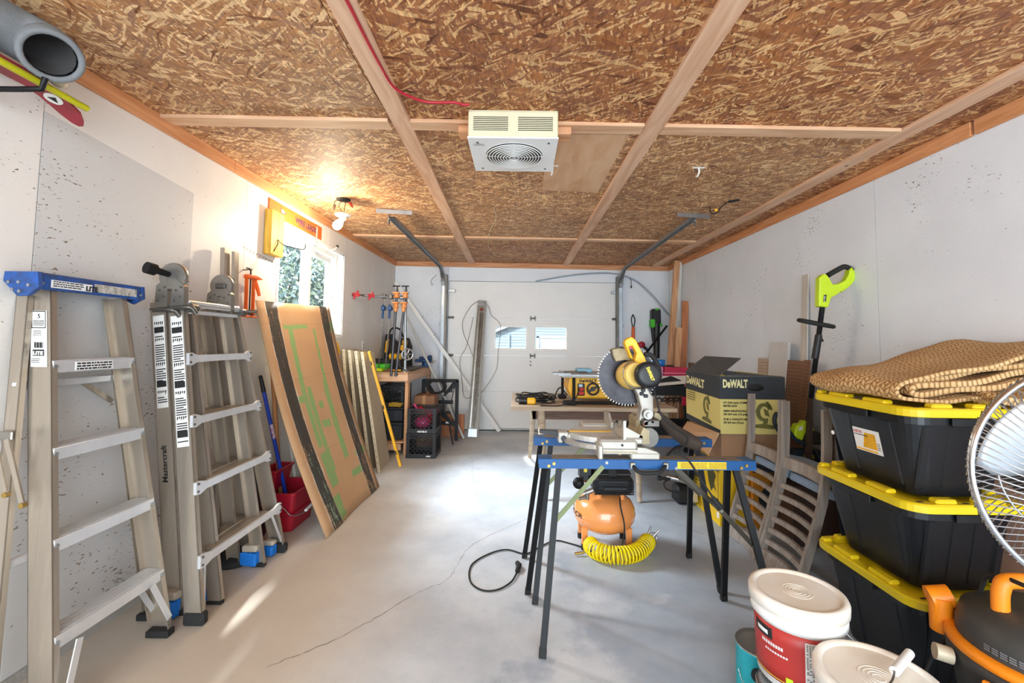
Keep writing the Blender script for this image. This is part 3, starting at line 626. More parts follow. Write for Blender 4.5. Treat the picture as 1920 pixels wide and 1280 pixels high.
# rating label on the near web
A = atz(nb, nt_, 1.38)
def web(zv, dx): p = atz(nb, nt_, zv); return Vector((p.x-dx, p.y-.0012, zv))
q = MB(); q.prism([web(1.345, .012), web(1.345, .070), web(1.145, .070), web(1.145, .012)], (0, -.0008, 0)); s1 = q.build('label', 'paper', L1)
def wf(mb, z0, z1, d0, d1): mb.prism([web(z1, d0), web(z1, d1), web(z0, d1), web(z0, d0)], (0, -.0016, 0)); return mb
q = MB()
for z0, z1, d0, d1 in ((1.341, 1.344, .016, .066), (1.282, 1.285, .016, .066), (1.282, 1.344, .016, .018), (1.282, 1.344, .064, .066)): wf(q, z0, z1, d0, d1)
for k in range(9): wf(q, 1.212, 1.232, .026+.0035*k, .0275+.0035*k+(.001 if k % 3 else 0))
wf(q, 1.184, 1.206, .022, .062); q.build('label_print', 'print_black', s1)
text('5', .022, web(1.318, .045)-Vector((0, .0012, 0)), (1, 0, 0), (0, 0, 1), 'print_black', s1); text('LITE', .017, web(1.188, .060)-Vector((0, .0022, 0)), (1, 0, 0), (0, 0, 1), 'print_white', s1, width=.035, bold=.0008)
q = MB(); lines(q, web(1.306, .060)-Vector((0, .002, 0)), (1, 0, 0), (0, 0, 1), .04, 3, .007, .003, 6, 0); lines(q, web(1.27, .060)-Vector((0, .002, 0)), (1, 0, 0), (0, 0, 1), .03, 5, .007, .0022, 7, 0); lines(q, web(1.172, .066)-Vector((0, .002, 0)), (1, 0, 0), (0, 0, 1), .03, 3, .006, .0022, 9, 0); q.build('small_print', 'print_black', s1)
a = atz(nb, nt_, 1.168); q = MB(); q.box(a.x+.0035, a.x+.0055, 1.64, 1.79, 1.128, 1.160); s1 = q.build('step_sticker', 'print_white', L1)
q = MB(); lines(q, (a.x+.006, 1.645, 1.150), (0, 1, 0), (0, 0, 1), .14, 3, .010, .006, 12, 0); q.build('small_print', 'print_black', s1)

# --- folded telescoping ladder
L2 = T('telescoping_ladder', 'folded multi-position aluminium ladder with round hinges and flared rungs', 'ladder', (-1.5, 2.3, 0))
fn0, fn1 = (-1.372, 1.984, .03), (-1.618, 2.098, 1.43); ff0, ff1 = (-1.372, 2.672, .03), (-1.618, 2.512, 1.43)
q = MB(); rail(q, V(fn0)+Vector((0, 0, 0)), fn1, (-.078, 0, -.012), (0, .024, 0), .004); n_out = q.build('outer_rail', 'alu', L2)
q = MB(); rail(q, ff0, ff1, (-.078, 0, -.012), (0, -.026, 0), .004); q.build('outer_rail', 'alu', L2)
in0, in1 = (-1.392, 2.14, .02), (-1.622, 2.150, 1.42); jn0, jn1 = (-1.392, 2.505, .02), (-1.622, 2.46, 1.42)
q = MB(); rail(q, in0, in1, (-.066, 0, -.010), (0, .022, 0)); q.build('inner_rail', 'alu', L2)
q = MB(); rail(q, jn0, jn1, (-.066, 0, -.010), (0, -.022, 0)); q.build('inner_rail', 'alu', L2)
# rear half
bn0, bn1 = (-1.512, 2.05, .03), (-1.706, 2.098, 1.43); bf0, bf1 = (-1.512, 2.62, .03), (-1.706, 2.512, 1.43)
q = MB(); rail(q, bn0, bn1, (-.074, 0, -.010), (0, .022, 0)); q.build('rear_rail', 'alu', L2)
q = MB(); rail(q, bf0, bf1, (-.074, 0, -.010), (0, -.022, 0)); q.build('rear_rail', 'alu', L2)
kn0, kn1 = (-1.525, 2.50, .02), (-1.712, 2.43, 1.42)
q = MB(); rail(q, kn0, kn1, (-.066, 0, -.010), (0, -.022, 0)); q.build('rear_inner_rail', 'alu', L2)
for z in (.24, .57, .88, 1.16):
    a, b = atz(bn0, bn1, z), atz(bf0, bf1, z); q = MB(); q.box(a.x-.07, a.x-.004, a.y+.01, b.y-.01, z-.028, z-.002, .004); q.build('rear_rung', 'alu', L2)
for i, z in enumerate((.265, .575, .872, 1.158)):
    a, b = atz(fn0, fn1, z), atz(ff0, ff1, z); mb = MB(); x = a.x+.006; W_ = b.y-a.y
    secs = [(-.012, .030, .030), (.03, .034, .034), (.10, .018, .020), (.5, .017, .018), (.90, .018, .020), (.97, .034, .034), (1.012, .030, .030)]
    ring = []
    for t, hu, hd in secs:
        y = a.y+W_*t if 0 <= t <= 1 else (a.y+t*W_); ring.append([(x+.008, y, z+hu*.8), (x+.010, y, z-hd), (x-.004, y, z-hd), (x-.006, y, z+hu*.8)])
    mb.add([p for r in ring for p in r], [(i_*4+k, i_*4+(k+1) % 4, (i_+1)*4+(k+1) % 4, (i_+1)*4+k) for i_ in range(len(ring)-1) for k in range(4)]+[(3, 2, 1, 0), (24, 25, 26, 27)])
    rg = mb.build('rung', 'alu_bright', L2)
    q = MB(); q.box(x-.062, x-.004, a.y+.09, b.y-.09, z-.006, z+.012, .003)
    for k in range(3): q.box(x-.055+.016*k, x-.049+.016*k, a.y+.09, b.y-.09, z+.011, z+.014)
    q.build('tread', 'alu', rg)
    for y in (a.y+.004, b.y-.004):
        for dz in (-.018, .016):
            r = MB(); r.cyl((x+.008, y, z+dz), (x+.013, y, z+dz), .0055, n=8); r.build('rivet', 'steel_dark', rg)
q = MB(); q.box(-1.632, -1.600, 2.11, 2.50, 1.405, 1.437, .006); q.box(-1.640, -1.61, 2.11, 2.50, 1.372, 1.392, .005); q.build('top_bar', 'alu_bright', L2)
q = MB(); q.box(-1.60, -1.594, 2.12, 2.49, 1.414, 1.418); q.build('bar_groove', 'alu', L2)
def hinge(y, r, nm):
    mb = MB(); c = (-1.664, y, 1.548)
    mb.lathe([(r, -.012), (r+.003, -.008), (r+.003, .008), (r, .012)], c, 28, (0, 1, 0)); h = mb.build(nm, 'nickel', L2)
    for sx, rx in ((-1, -1.706), (1, -1.628)):
        q = MB(); q.prism([(rx-.032, y-.016, 1.40), (rx+.030, y-.016, 1.40), (rx+.026, y-.016, 1.50), (rx-.018*sx, y-.016, 1.545), (rx-.028, y-.016, 1.50)], (0, .03, 0)); q.build('hinge_bracket', 'nickel', h)
        for dx, z in ((-.015, 1.43), (.012, 1.45), (-.01, 1.48), (.014, 1.495)):
            q = MB(); q.cyl((rx+dx, y-.02, z), (rx+dx, y-.014, z), .005, n=8); q.build('rivet', 'steel_dark', h)
    return h
h = hinge(2.088, .062, 'hinge')
q = MB(); q.cyl((-1.70, 2.02, 1.568), (-1.68, 2.078, 1.556), .017, .013, 16); q.cyl((-1.712, 1.985, 1.574), (-1.70, 2.02, 1.568), .027, n=18); q.build('lock_knob', 'black_metal', h)
h = hinge(2.43, .06, 'hinge')
q = MB(); q.box(-1.69, -1.635, 2.405, 2.416, 1.53, 1.56, .006); q.build('lock_slot', 'steel_dark', h)
for p0, p1 in (((-1.735, 2.07, 1.385), (-1.66, 2.07, 1.385)), ((-1.655, 2.072, 1.392), (-1.585, 2.072, 1.40))):
    q = MB(); q.tube(bez([V(p0)+Vector((-.012, -.006, -.006)), p0, p1, V(p1)+Vector((.02, .01, -.004)), V(p1)+Vector((.03, .025, -.03))], 5), .011, 8); q.build('lock_handle', 'steel_dark', L2)
q = MB(); q.cyl((-1.59, 2.095, 1.40), (-1.59, 2.135, 1.40), .024, n=14); q.build('lock_boss', 'steel_dark', L2)
q = MB(); q.cyl((-1.598, 2.49, 1.405), (-1.598, 2.53, 1.405), .022, n=14); q.cyl((-1.58, 2.51, 1.41), (-1.52, 2.52, 1.41), .008, n=10); q.build('lock_pin', 'steel_dark', L2)
# instruction labels on both near webs, maker lettering below
for (a, b, zt_, zb, dx0, dx1) in ((fn0, fn1, 1.365, .76, .010, .066), (bn0, bn1, 1.365, .93, .010, .062)):
    def wp(z, dx): p = atz(a, b, z); return Vector((p.x-dx, p.y-.0014, z-dx*.15))
    q = MB(); q.prism([wp(zt_, dx0), wp(zt_, dx1), wp(zb, dx1), wp(zb, dx0)], (0, -.0006, 0)); lb = q.build('instruction_label', 'paper', L2)
    q = MB(); ww = dx1-dx0-.008; z = zt_-.03; k = 0; rr = random.Random(int(zb*100))
    while z > zb+.02:
        k += 1
        if k in (3, 22, 38): q.prism([wp(z+.016, dx0+.004), wp(z+.016, dx1-.004), wp(z-.012, dx1-.004), wp(z-.012, dx0+.004)], (0, -.0014, 0)); z -= .028; continue
        if k % 9 == 5 or k in (1,):
            for j in range(5):
                u0 = dx0+.006+j*ww/5; q.prism([wp(z, u0), wp(z, u0+ww/9), wp(z-rr.uniform(.01, .022), u0+ww/9), wp(z-.008, u0)], (0, -.0013, 0))
            z -= .03; continue
        e = rr.uniform(.0, .35)*ww if k % 4 == 0 else 0
        q.prism([wp(z, dx0+.004+e), wp(z, dx1-.004), wp(z-.005, dx1-.004), wp(z-.005, dx0+.004+e)], (0, -.0011, 0)); z -= .0105
    q.build('label_print', 'print_black', lb)
p = atz(bn0, bn1, .66); text('Mastercraft', .034, (p.x-.022, p.y-.002, .585), V(bn1)-V(bn0), (-1, 0, 0), 'print_black', L2, name='maker_lettering', width=.17, bold=.001)
a = atz(fn0, fn1, .265); q = MB(); q.box(a.x+.014, a.x+.016, 2.33, 2.44, .252, .266); q.build('rung_sticker', 'paper', L2)
for p, w_ in (((-1.405, 1.995), .05), ((-1.405, 2.66), .045), ((-1.545, 2.065), .035), ((-1.545, 2.61), .035)):
    q = MB(); q.box(p[0]-.05, p[0]+.042, p[1]-.018, p[1]+.022, 0, .055 if w_ > .04 else .035, .008); q.build('rubber_foot', 'black_rubber', L2)
for p in ((-1.424, 2.15), (-1.424, 2.495)):
    q = MB(); q.box(p[0]-.04, p[0]+.034, p[1]-.014, p[1]+.012, 0, .018, .004); q.build('rubber_foot', 'black_rubber', L2)
for a, b in (((-1.385, 2.01, .07), (-1.455, 2.10, .27)), ((-1.385, 2.645, .07), (-1.40, 2.55, .26))):
    q = MB(); q.bar(a, b, .016, .004, (1, 0, 0)); q.build('flare_brace', 'alu_bright', L2)
M('rag', 'b8ab98', .95, 0, .15, 20, .4, 60)
for (x, y, s_) in ((-1.565, 2.045, 1.15), (-1.47, 2.185, .8), (-1.475, 2.50, 1.15), (-1.44, 2.615, .9)):
    q = MB(); q.prism([(x-.045*s_, y-.024, .010), (x+.035*s_, y-.028, .004), (x+.042*s_, y+.02, .006), (x-.03*s_, y+.03, .010)], (0, 0, .062*s_)); w = q.build('tape_wrap', 'blue_tape', L2, bevel=.008)
    q = MB(); q.prism([(x-.040*s_, y-.020, .068*s_), (x+.038*s_, y-.026, .072*s_), (x+.040*s_, y+.018, .066*s_), (x-.03*s_, y+.026, .07*s_)], (.004, -.004, .034*s_)); q.build('rag', 'rag', w, bevel=.010)
# --- slim aluminium track standing behind it
T3 = T('aluminium_track', 'narrow slotted aluminium track standing upright behind the telescoping ladder', 'rail', (-1.7, 2.62, 0))
q = MB(); q.bar((-1.70, 2.575, .0), (-1.758, 2.578, 1.79), .026, .05, (0, 1, 0)); q.build('channel', 'alu', T3)
q = MB(); q.bar((-1.66, 2.61, .0), (-1.722, 2.615, 1.775), .018, .04, (0, 1, 0)); q.build('channel', 'alu', T3)
q = MB(); q.cyl((-1.72, 2.55, 1.60), (-1.72, 2.63, 1.60), .013, n=12); q.build('bolt', 'black_metal', T3)
# --- black corrugated pipe end behind the ladder
PB = T('snow_shovel', 'black ribbed snow shovel standing behind the telescoping ladder', 'shovel', (-1.66, 2.66, 0))
q = MB()
def shv(u, v):
    w = .10+.035*math.sin(min(1, v*1.5)*math.pi/2); y = 2.755+(u-.5)*2*w; x = -1.60-.10*v+.03*(1-abs(u-.5)*2)
    return (x+(.003 if int(v*40) % 2 else 0), y, .03+.50*v)
q.grid(shv, 8, 42, False); q.build('blade', 'black_plastic', PB, solid=.006)
q = MB(); q.tube([(-1.72, 2.755, .5), (-1.772, 2.755, 1.05)], .014, 8); q.build('shaft', 'black_plastic', PB)
q = MB(); q.lathe([(.11, 0), (.12, .01), (.115, .03), (.07, .045), (0, .05)], (-1.60, 2.56, 0), 24); tag(q.build('rubber_cap', 'black_rubber'), 'round black rubber cap on the floor behind the ladder feet', 'cap')
# --- caulking gun on the wall
G = T('caulking_gun', 'orange skeleton caulking gun hanging on the white wall', 'caulking gun', (-1.76, 2.8, 1.39))
q = MB()
for y in (2.78, 2.852): q.bar((-1.745, y, 1.40), (-1.75, y, 1.655), .008, .02, (1, 0, 0))
q.box(-1.762, -1.728, 2.755, 2.878, 1.392, 1.401, .002); q.box(-1.765, -1.725, 2.765, 2.868, 1.64, 1.665, .006); q.build('cradle', 'orange_paint', G)
q = MB(); q.tube([(-1.745, 2.816, 1.41), (-1.748, 2.816, 1.695), (-1.75, 2.80, 1.708), (-1.75, 2.775, 1.706)], .0045, 8); q.cyl((-1.745, 2.816, 1.41), (-1.745, 2.816, 1.416), .025, n=16); q.build('plunger', 'black_metal', G)
q = MB(); q.prism([(-1.755, 2.84, 1.66), (-1.755, 2.86, 1.672), (-1.755, 2.94, 1.655), (-1.755, 2.90, 1.645), (-1.755, 2.86, 1.64)], (.016, 0, 0)); q.build('handle', 'orange_paint', G)
q = MB(); q.prism([(-1.752, 2.855, 1.645), (-1.752, 2.875, 1.64), (-1.752, 2.905, 1.59), (-1.752, 2.925, 1.545), (-1.752, 2.91, 1.54), (-1.752, 2.88, 1.585)], (.012, 0, 0)); q.build('trigger', 'orange_paint', G)
q = MB(); q.cyl((XL, 2.816, 1.70), (-1.74, 2.816, 1.703), .004, n=8); tag(q.build('wall_nail', 'steel_dark'), 'nail in the wall holding the caulking gun', 'nail')
# --- sign and block over the window
Sg = T('wire_leads_sign', 'orange tin sign reading WIRE LEADS above the window', 'sign', (XL, 3.45, 2.1))
q = MB(); q.box(-1.798, -1.79, 3.06, 3.885, 2.150, 2.262, .001); q.build('board', M('sign_orange', 'e2662a', .5, 0, .06, 6), Sg)
text('WIRE LEADS', .062, (-1.789, 3.42, 2.185), (0, 1, -.003), (0, 0, 1), M('sign_blue', '3d3350', .6), Sg, width=.36, bold=.002)
q = MB(); lines(q, (-1.7885, 3.47, 2.170), (0, 1, 0), (0, 0, 1), .26, 1, .01, .005, 3, 0); q.prism([(-1.789, 3.20, 2.235), (-1.789, 3.29, 2.21), (-1.789, 3.22, 2.19)], (.0005, 0, 0)); q.build('emblem', 'sign_blue', Sg)
q = MB(); q.prism([(-1.7885, 3.212, 2.226), (-1.7885, 3.272, 2.211), (-1.7885, 3.224, 2.198)], (.0006, 0, 0)); q.build('emblem_inset', 'print_white', Sg)
B = T('hook_block', 'yellow stained wood block with a bent wire hook beside the window', 'hook board', (-1.78, 3.1, 1.85))
q = MB(); q.box(-1.797, -1.745, 3.02, 3.185, 1.850, 2.168, .003); q.build('block', 'pine_yellow', B)
q = MB(); q.tube(bez([(-1.743, 3.06, 1.875), (-1.735, 3.085, 1.93), (-1.74, 3.10, 1.965), (-1.735, 3.125, 1.95), (-1.70, 3.13, 1.93), (-1.60, 3.16, 1.91), (-1.575, 3.165, 1.925), (-1.575, 3.165, 1.95)], 5), .003, 6); q.build('wire_hook', 'black_metal', B)
for z, y in ((2.08, 3.09), (1.98, 3.12), (2.04, 3.06)):
    r = MB(); r.cyl((-1.747, y, z), (-1.743, y, z), .004, n=8); r.build('nail', 'steel_dark', B)
H = T('utility_hook', 'grey coated storage hook screwed over the far end of the orange sign', 'hook', (-1.79, 3.78, 2.1))
q = MB(); q.tube(bez([(-1.785, 3.78, 2.24), (-1.783, 3.78, 2.13), (-1.76, 3.80, 2.065), (-1.70, 3.83, 2.045), (-1.65, 3.85, 2.06), (-1.635, 3.855, 2.085)], 6), .008, 8); q.build('hook', M('hook_grey', '9c9790', .5, .2), H)
q = MB(); q.ell((-1.633, 3.856, 2.088), .013, .013, .013, 10, 6); q.build('tip', 'black_rubber', H)
# --- pencil tally marks on the wall
q = MB()
for k in range(12):
    y = 2.80+.036*k; q.bar((XL+.0006, y, 1.835-.004*k), (XL+.0006, y+.022, 1.855-.004*k), .0012, .003, (1, 0, 0))
q.bar((XL+.0006, 2.78, 1.852), (XL+.0006, 3.22, 1.806), .0012, .0018, (1, 0, 0)); q.build('pencil_mark', 'steel_dark', wl)
# --- outlets
def outlet(loc, nrm, label):
    t = T('wall_outlet', label, 'outlet', loc); x, y, z = loc; q = MB()
    q.box(x, x+.006, y-.036, y+.036, z-.057, z+.057, .002); q.build('cover_plate', 'white_plastic', t)
    for dz in (-.02, .02):
        q = MB(); q.box(x+.006, x+.008, y-.012, y-.008, z+dz-.006, z+dz+.006); q.box(x+.006, x+.008, y+.008, y+.012, z+dz-.006, z+dz+.006); q.cyl((x+.006, y, z+dz-.011), (x+.008, y, z+dz-.011), .003, n=8); q.build('socket', 'black_plastic', t)
outlet((XL, 5.05, 1.19), 1, 'white wall outlet above the leaning beige shelf panels')

# --- cardboard sheet with worn black tape and green overspray
def CARDMAT():
    m, nt, N, L, b = _new('painted card'); uv = N.new('ShaderNodeUVMap'); uv.uv_map = 'UVMap'; tc = N.new('ShaderNodeTexCoord')
    def mth(op, a, c=None, d=None):
        q = N.new('ShaderNodeMath'); q.operation = op
        for i, v in ((0, a), (1, c), (2, d)):
            if v is None: continue
            if isinstance(v, (int, float)): q.inputs[i].default_value = v
            else: L.new(v, q.inputs[i])
        return q.outputs[0]
    sx = N.new('ShaderNodeSeparateXYZ'); L.new(uv.outputs[0], sx.inputs[0]); U, Vv = sx.outputs[0], sx.outputs[1]
    def noise(scale, st, d=5):
        mp = N.new('ShaderNodeMapping'); mp.inputs['Scale'].default_value = st; L.new(uv.outputs[0], mp.inputs[0])
        n = N.new('ShaderNodeTexNoise'); n.inputs['Scale'].default_value = scale; n.inputs['Detail'].default_value = d; n.inputs['Roughness'].default_value = .7; L.new(mp.outputs[0], n.inputs['Vector']); return n.outputs[0]
    nj = noise(7, (1, 2, 1)); streak = noise(5, (16, 1.6, 1)); comb = noise(3, (2, 60, 1), 3)
    def band(x, c, hw, jit, nz, soft=.006):
        d = mth('ABSOLUTE', mth('SUBTRACT', x, c)); e = mth('ADD', mth('SUBTRACT', hw, d), mth('MULTIPLY', mth('SUBTRACT', nz, .5), jit))
        return mth('MULTIPLY', mth('MINIMUM', mth('MAXIMUM', mth('DIVIDE', e, soft), 0), 1), 1)
    def rect(c0, w0, c1, w1, jit=.05): return mth('MULTIPLY', band(U, c0, w0, jit, nj), band(Vv, c1, w1, jit*.6, nj))
    def mx(fac, a, col):
        q = N.new('ShaderNodeMix'); q.data_type = 'RGBA'; L.new(fac, q.inputs[0])
        L.new(a, q.inputs[6]) if not isinstance(a, tuple) else setattr(q.inputs[6], 'default_value', a)
        q.inputs[7].default_value = sc(col); return q.outputs[2]
    nb_ = N.new('ShaderNodeTexNoise'); nb_.inputs['Scale'].default_value = 4; L.new(tc.outputs['Object'], nb_.inputs['Vector'])
    rp = N.new('ShaderNodeValToRGB'); rp.color_ramp.elements[0].color = sc('b38c64'); rp.color_ramp.elements[1].color = sc('c39b72'); L.new(nb_.outputs[0], rp.inputs[0])
    c = rp.outputs[0]; g = None
    for r in ((.40, .15, .885, .012), (.93, .10, .885, .03), (.33, .03, .60, .28), (.64, .022, .55, .33), (.40, .03, .40, .2), (.62, .03, .42, .2), (.72, .10, .14, .02), (.34, .06, .22, .08), (.86, .10, .215, .02), (.28, .06, .06, .05), (.5, .03, .5, .02), (.5, .06, .41, .02), (.26, .05, .55, .02)):
        k = rect(*r); g = k if g is None else mth('MAXIMUM', g, k)
    gate = mth('GREATER_THAN', noise(6, (7, 2, 1)), .38); c = mx(mth('MULTIPLY', mth('MULTIPLY', g, gate), .78), c, '6fa763')
    g2 = rect(.17, .045, .17, .16); c = mx(mth('MULTIPLY', mth('MULTIPLY', g2, gate), .7), c, '7db39a')
    for cu_ in (.155, .885):
        wv = mth('ADD', cu_, mth('MULTIPLY', mth('SUBTRACT', 1, Vv), -.03 if cu_ > .5 else .02))
        white = band(U, wv, .075, .07, streak, .01)
        edge = mth('MULTIPLY', white, mth('GREATER_THAN', streak, .50)); c = mx(mth('MULTIPLY', edge, .85), c, 'e3ddd2')
        blk = mth('MULTIPLY', band(U, wv, .066, .045, streak, .006), mth('GREATER_THAN', mth('ADD', streak, mth('MULTIPLY', mth('SUBTRACT', comb, .5), .35)), mth('ADD', .30, mth('MULTIPLY', mth('ABSOLUTE', mth('SUBTRACT', Vv, .62)), .26))))
        c = mx(mth('MULTIPLY', blk, .96), c, '26241f')
    for vv in (.30, .64, .90):
        c = mx(mth('MULTIPLY', band(Vv, vv, .0012, .002, nj, .001), .45), c, '6f5338')
    L.new(c, b.inputs['Base Color']); b.inputs['Roughness'].default_value = .75; return m
CS = T('cardboard_sheet', 'tall cardboard sheet with worn black tape strips and green paint, leaning on the wall', 'cardboard', (-1.25, 3.3, 0))
c00, c10, c01, c11 = V(-1.207, 2.842, .004), V(-1.195, 3.84, .004), V(-1.762, 2.906, 1.511), V(-1.762, 4.03, 1.556)
nu, nv = 14, 24; vs = []; uvs = []
for j in range(nv+1):
    for i in range(nu+1):
        u, v = i/nu, j/nv; p = (c00*(1-u)+c10*u)*(1-v)+(c01*(1-u)+c11*u)*v
        k = .045*math.sin(math.pi*v)*(1-.3*u)+ (.0 if v < .3 else 0)
        p = p+Vector((-k, 0, -k*.35))+Vector((0, -.012*math.sin(math.pi*v)*(1-u), 0)); p += Vector((.006*math.sin(9*u+3*v), 0, 0)); vs.append(p); uvs.append((u, v))
mb = MB(); mb.add(vs, [(j*(nu+1)+i, j*(nu+1)+i+1, (j+1)*(nu+1)+i+1, (j+1)*(nu+1)+i) for j in range(nv) for i in range(nu)], True)
so = mb.build('sheet', CARDMAT(), CS, solid=.006); ul = so.data.uv_layers.new(name='UVMap')
for lp in so.data.loops: ul.data[lp.index].uv = uvs[lp.vertex_index]
# --- mop bucket with blue mop and wooden handle
BK = T('mop_bucket', 'red plastic mop bucket beside the cardboard sheet', 'bucket', (-1.57, 3.02, 0))
def tub(mb, x0, x1, y0, y1, z0, z1, tp, t=.006, bev=.03):
    # open tapered tub with rounded corners
    def ring(o, z):
        pts = []; a0, a1, b0, b1 = x0+o, x1-o, y0+o, y1-o; r = bev
        for cx_, cy_, s0 in ((a1-r, b1-r, 0), (a0+r, b1-r, 90), (a0+r, b0+r, 180), (a1-r, b0+r, 270)):
            for k in range(5): a = math.radians(s0+22.5*k); pts.append((cx_+r*math.cos(a), cy_+r*math.sin(a), z))
        return pts
    rs = [ring(tp, z0), ring(0, z1), ring(-.008, z1), ring(-.008, z1+.010), ring(t, z1+.010), ring(tp+t, z0+t)]; n_ = 20
    mb.add([p for r in rs for p in r], [(i*n_+k, i*n_+(k+1) % n_, (i+1)*n_+(k+1) % n_, (i+1)*n_+k) for i in range(5) for k in range(n_)], False)
    mb.add(ring(tp, z0), [tuple(reversed(range(n_)))]); mb.add(ring(tp+t, z0+t), [tuple(range(n_))]); return mb
q = MB(); tub(q, -1.715, -1.45, 2.90, 3.24, .003, .245, .025); q.build('tub', 'red_plastic', BK)
q = MB(); q.box(-1.722, -1.448, 2.893, 3.247, .115, .128, .004); q.build('band', 'red_plastic', BK)
q = MB(); tub(q, -1.74, -1.62, 2.99, 3.22, .24, .36, .02, bev=.02); q.build('wringer', 'red_plastic', BK)
q = MB(); q.tube(bez([(-1.60, 2.885, .235), (-1.50, 2.875, .17), (-1.45, 2.89, .12), (-1.425, 3.05, .10), (-1.43, 3.22, .15)], 6), .003, 6); q.build('wire_handle', 'galv', BK)
q = MB(); q.cyl((-1.428, 3.02, .105), (-1.426, 3.12, .118), .010, n=10); q.build('grip', 'white_plastic', BK)
MP = T('mop', 'blue mop with a black hanging grip standing in the red bucket', 'mop', (-1.6, 3.1, .02))
q = MB(); q.cyl((-1.598, 3.12, .10), (-1.708, 2.955, .90), .0125, n=12); q.build('handle', M('mop_blue', '1c3fae', .35), MP)
q = MB(); q.cyl((-1.708, 2.955, .90), (-1.722, 2.935, 1.0), .014, .011, n=12); q.ell((-1.723, 2.934, 1.0), .012, .012, .014); q.build('grip', 'black_plastic', MP)
q = MB(); q.cyl((-1.663, 3.022, .58), (-1.677, 3.001, .68), .0133, n=12); q.build('sticker', M('mop_sticker', 'c9d3e6', .5, 0, .9, 50, col2='b03a30'), MP)
q = MB(); q.ell((-1.595, 3.12, .08), .07, .08, .06); q.build('mop_head', 'rag', MP)
q = MB(); q.cyl((-1.665, 3.165, .03), (-1.765, 3.13, 1.12), .015, n=12); tag(q.build('broomstick', WOOD('pole_wood', 'c98b57', 'ad6f3f', 2)), 'orange-brown wooden broom handle standing in the red bucket', 'handle')
q = MB(); q.bar((-1.60, 3.32, 0), (-1.775, 3.32, .99), .07, .02, (1, 0, 0)); tag(q.build('wood_strip', 'white_wood'), 'pale painted wood strip leaning behind the mop bucket', 'board')
q = MB(); q.bar((-1.53, 3.44, 0), (-1.74, 3.44, .93), .09, .014, (1, 0, 0)); tag(q.build('rusty_plank', 'rusty'), 'rust-stained narrow plank leaning behind the cardboard sheet', 'board')
q = MB(); q.tube(bez([(-1.775, 4.15, 1.06), (-1.775, 4.06, 1.13), (-1.775, 4.12, 1.22), (-1.775, 4.24, 1.22), (-1.775, 4.30, 1.13), (-1.775, 4.24, 1.06)], 5), .018, 8, closed=True); tag(q.build('cord_coil', 'tool_yellow'), 'yellow coil hanging under the far corner of the window', 'coil')
# --- four beige steel shelf panels
for k, (xb, xt) in enumerate(((-1.335, -1.535), (-1.415, -1.595), (-1.50, -1.655), (-1.58, -1.71))):
    wid = ('outermost', 'second', 'third', 'last')[k]
    t = T('shelf_panel', {0: 'beige steel shelf panel, the front one that the yellow level leans on', 1: 'beige steel shelf panel, second in from the yellow level', 2: 'beige steel shelf panel, third in from the yellow level', 3: 'beige steel shelf panel, innermost one nearest the wall'}[k], 'shelf panel', (xb, 4.4, 0), 'leaning beige shelf panels')
    d = V(xt-xb, 0, 1.14+.008*k); nrm = d.normalized().cross(Vector((0, 1, 0))); o = V(xb, 4.225-.004*k, 0); wv = Vector((0, .40, 0))
    q = MB(); q.hexa([o-nrm*.0, o+wv, o+wv-nrm*.004, o-nrm*.004, o+d, o+d+wv, o+d+wv-nrm*.004, o+d-nrm*.004]); q.build('sheet', 'taupe_metal', t)
    q = MB(); f_ = -nrm*.032
    q.hexa([o, o+V(0, .003, 0), o+V(0, .003, 0)+f_, o+f_, o+d, o+d+V(0, .003, 0), o+d+V(0, .003, 0)+f_, o+d+f_]); q.build('flange', 'taupe_metal', t)
    hs = MB()
    for j in range(20):
        c = o+d*(.03+.05*j)+f_*.5-V(0, .0008, 0); hs.cyl(c, c+V(0, .0006, 0), .004, n=8)
    if k == 0:
        for j in range(18):
            for yy in (.02, .38): c = o+d*(.03+.055*j)+V(0, yy, 0)+nrm*.0004; hs.cyl(c, c+nrm*.0006, .005, n=8)
    hs.build('hole', 'black_plastic', t, kind='stuff')
LV = T('spirit_level', 'long yellow spirit level leaning by the workbench leg', 'level', (-1.176, 4.48, 0))
a, b = V(-1.182, 4.478, .003), V(-1.487, 4.34, 1.145); q = MB(); q.bar(a, b, .055, .024, (1, .2, 0)); q.build('body', 'tool_yellow', LV)
dn = (b-a).normalized(); 
for t_ in (.12, .52, .9):
    c = lerp(a, b, t_)+V(-.0, -.0285, 0); q = MB(); q.bar(c-dn*.02, c+dn*.02, .004, .012, (1, .2, 0)); q.build('vial', 'black_plastic', LV)
# ------------------------------------------------------------------ workbench
WB = T('workbench', 'pine workbench in the far corner under the clamps', 'workbench', (-1.5, 5.4, 0))
q = MB(); q.box(-1.798, -1.225, 4.85, 6.12, .888, .906, .002); q.build('top', 'bench_top', WB)
for nm, bx, mt in (('front_rail', (-1.798, -1.226, 4.852, 4.89, .806, .887), 'pine_light_x'), ('side_rail', (-1.262, -1.224, 4.892, 6.12, .80, .887), 'pine_light'), ('back_rail', (-1.798, -1.266, 6.08, 6.118, .80, .887), 'pine_light_x'), ('lower_rail', (-1.798, -1.30, 4.90, 4.936, .05, .12), 'pine_light_x')):
    q = MB(); q.box(*bx, .002); q.build(nm, mt, WB)
for x, y in ((-1.266, 4.893), (-1.266, 6.03), (-1.796, 4.893), (-1.796, 6.03)):
    q = MB(); q.box(x, x+.038, y, y+.085, 0, .80, .002); q.build('leg', 'pine_z', WB)
q = MB(); q.box(-1.798, -1.268, 4.94, 6.0, .12, .135); q.build('shelf', 'bench_top', WB)
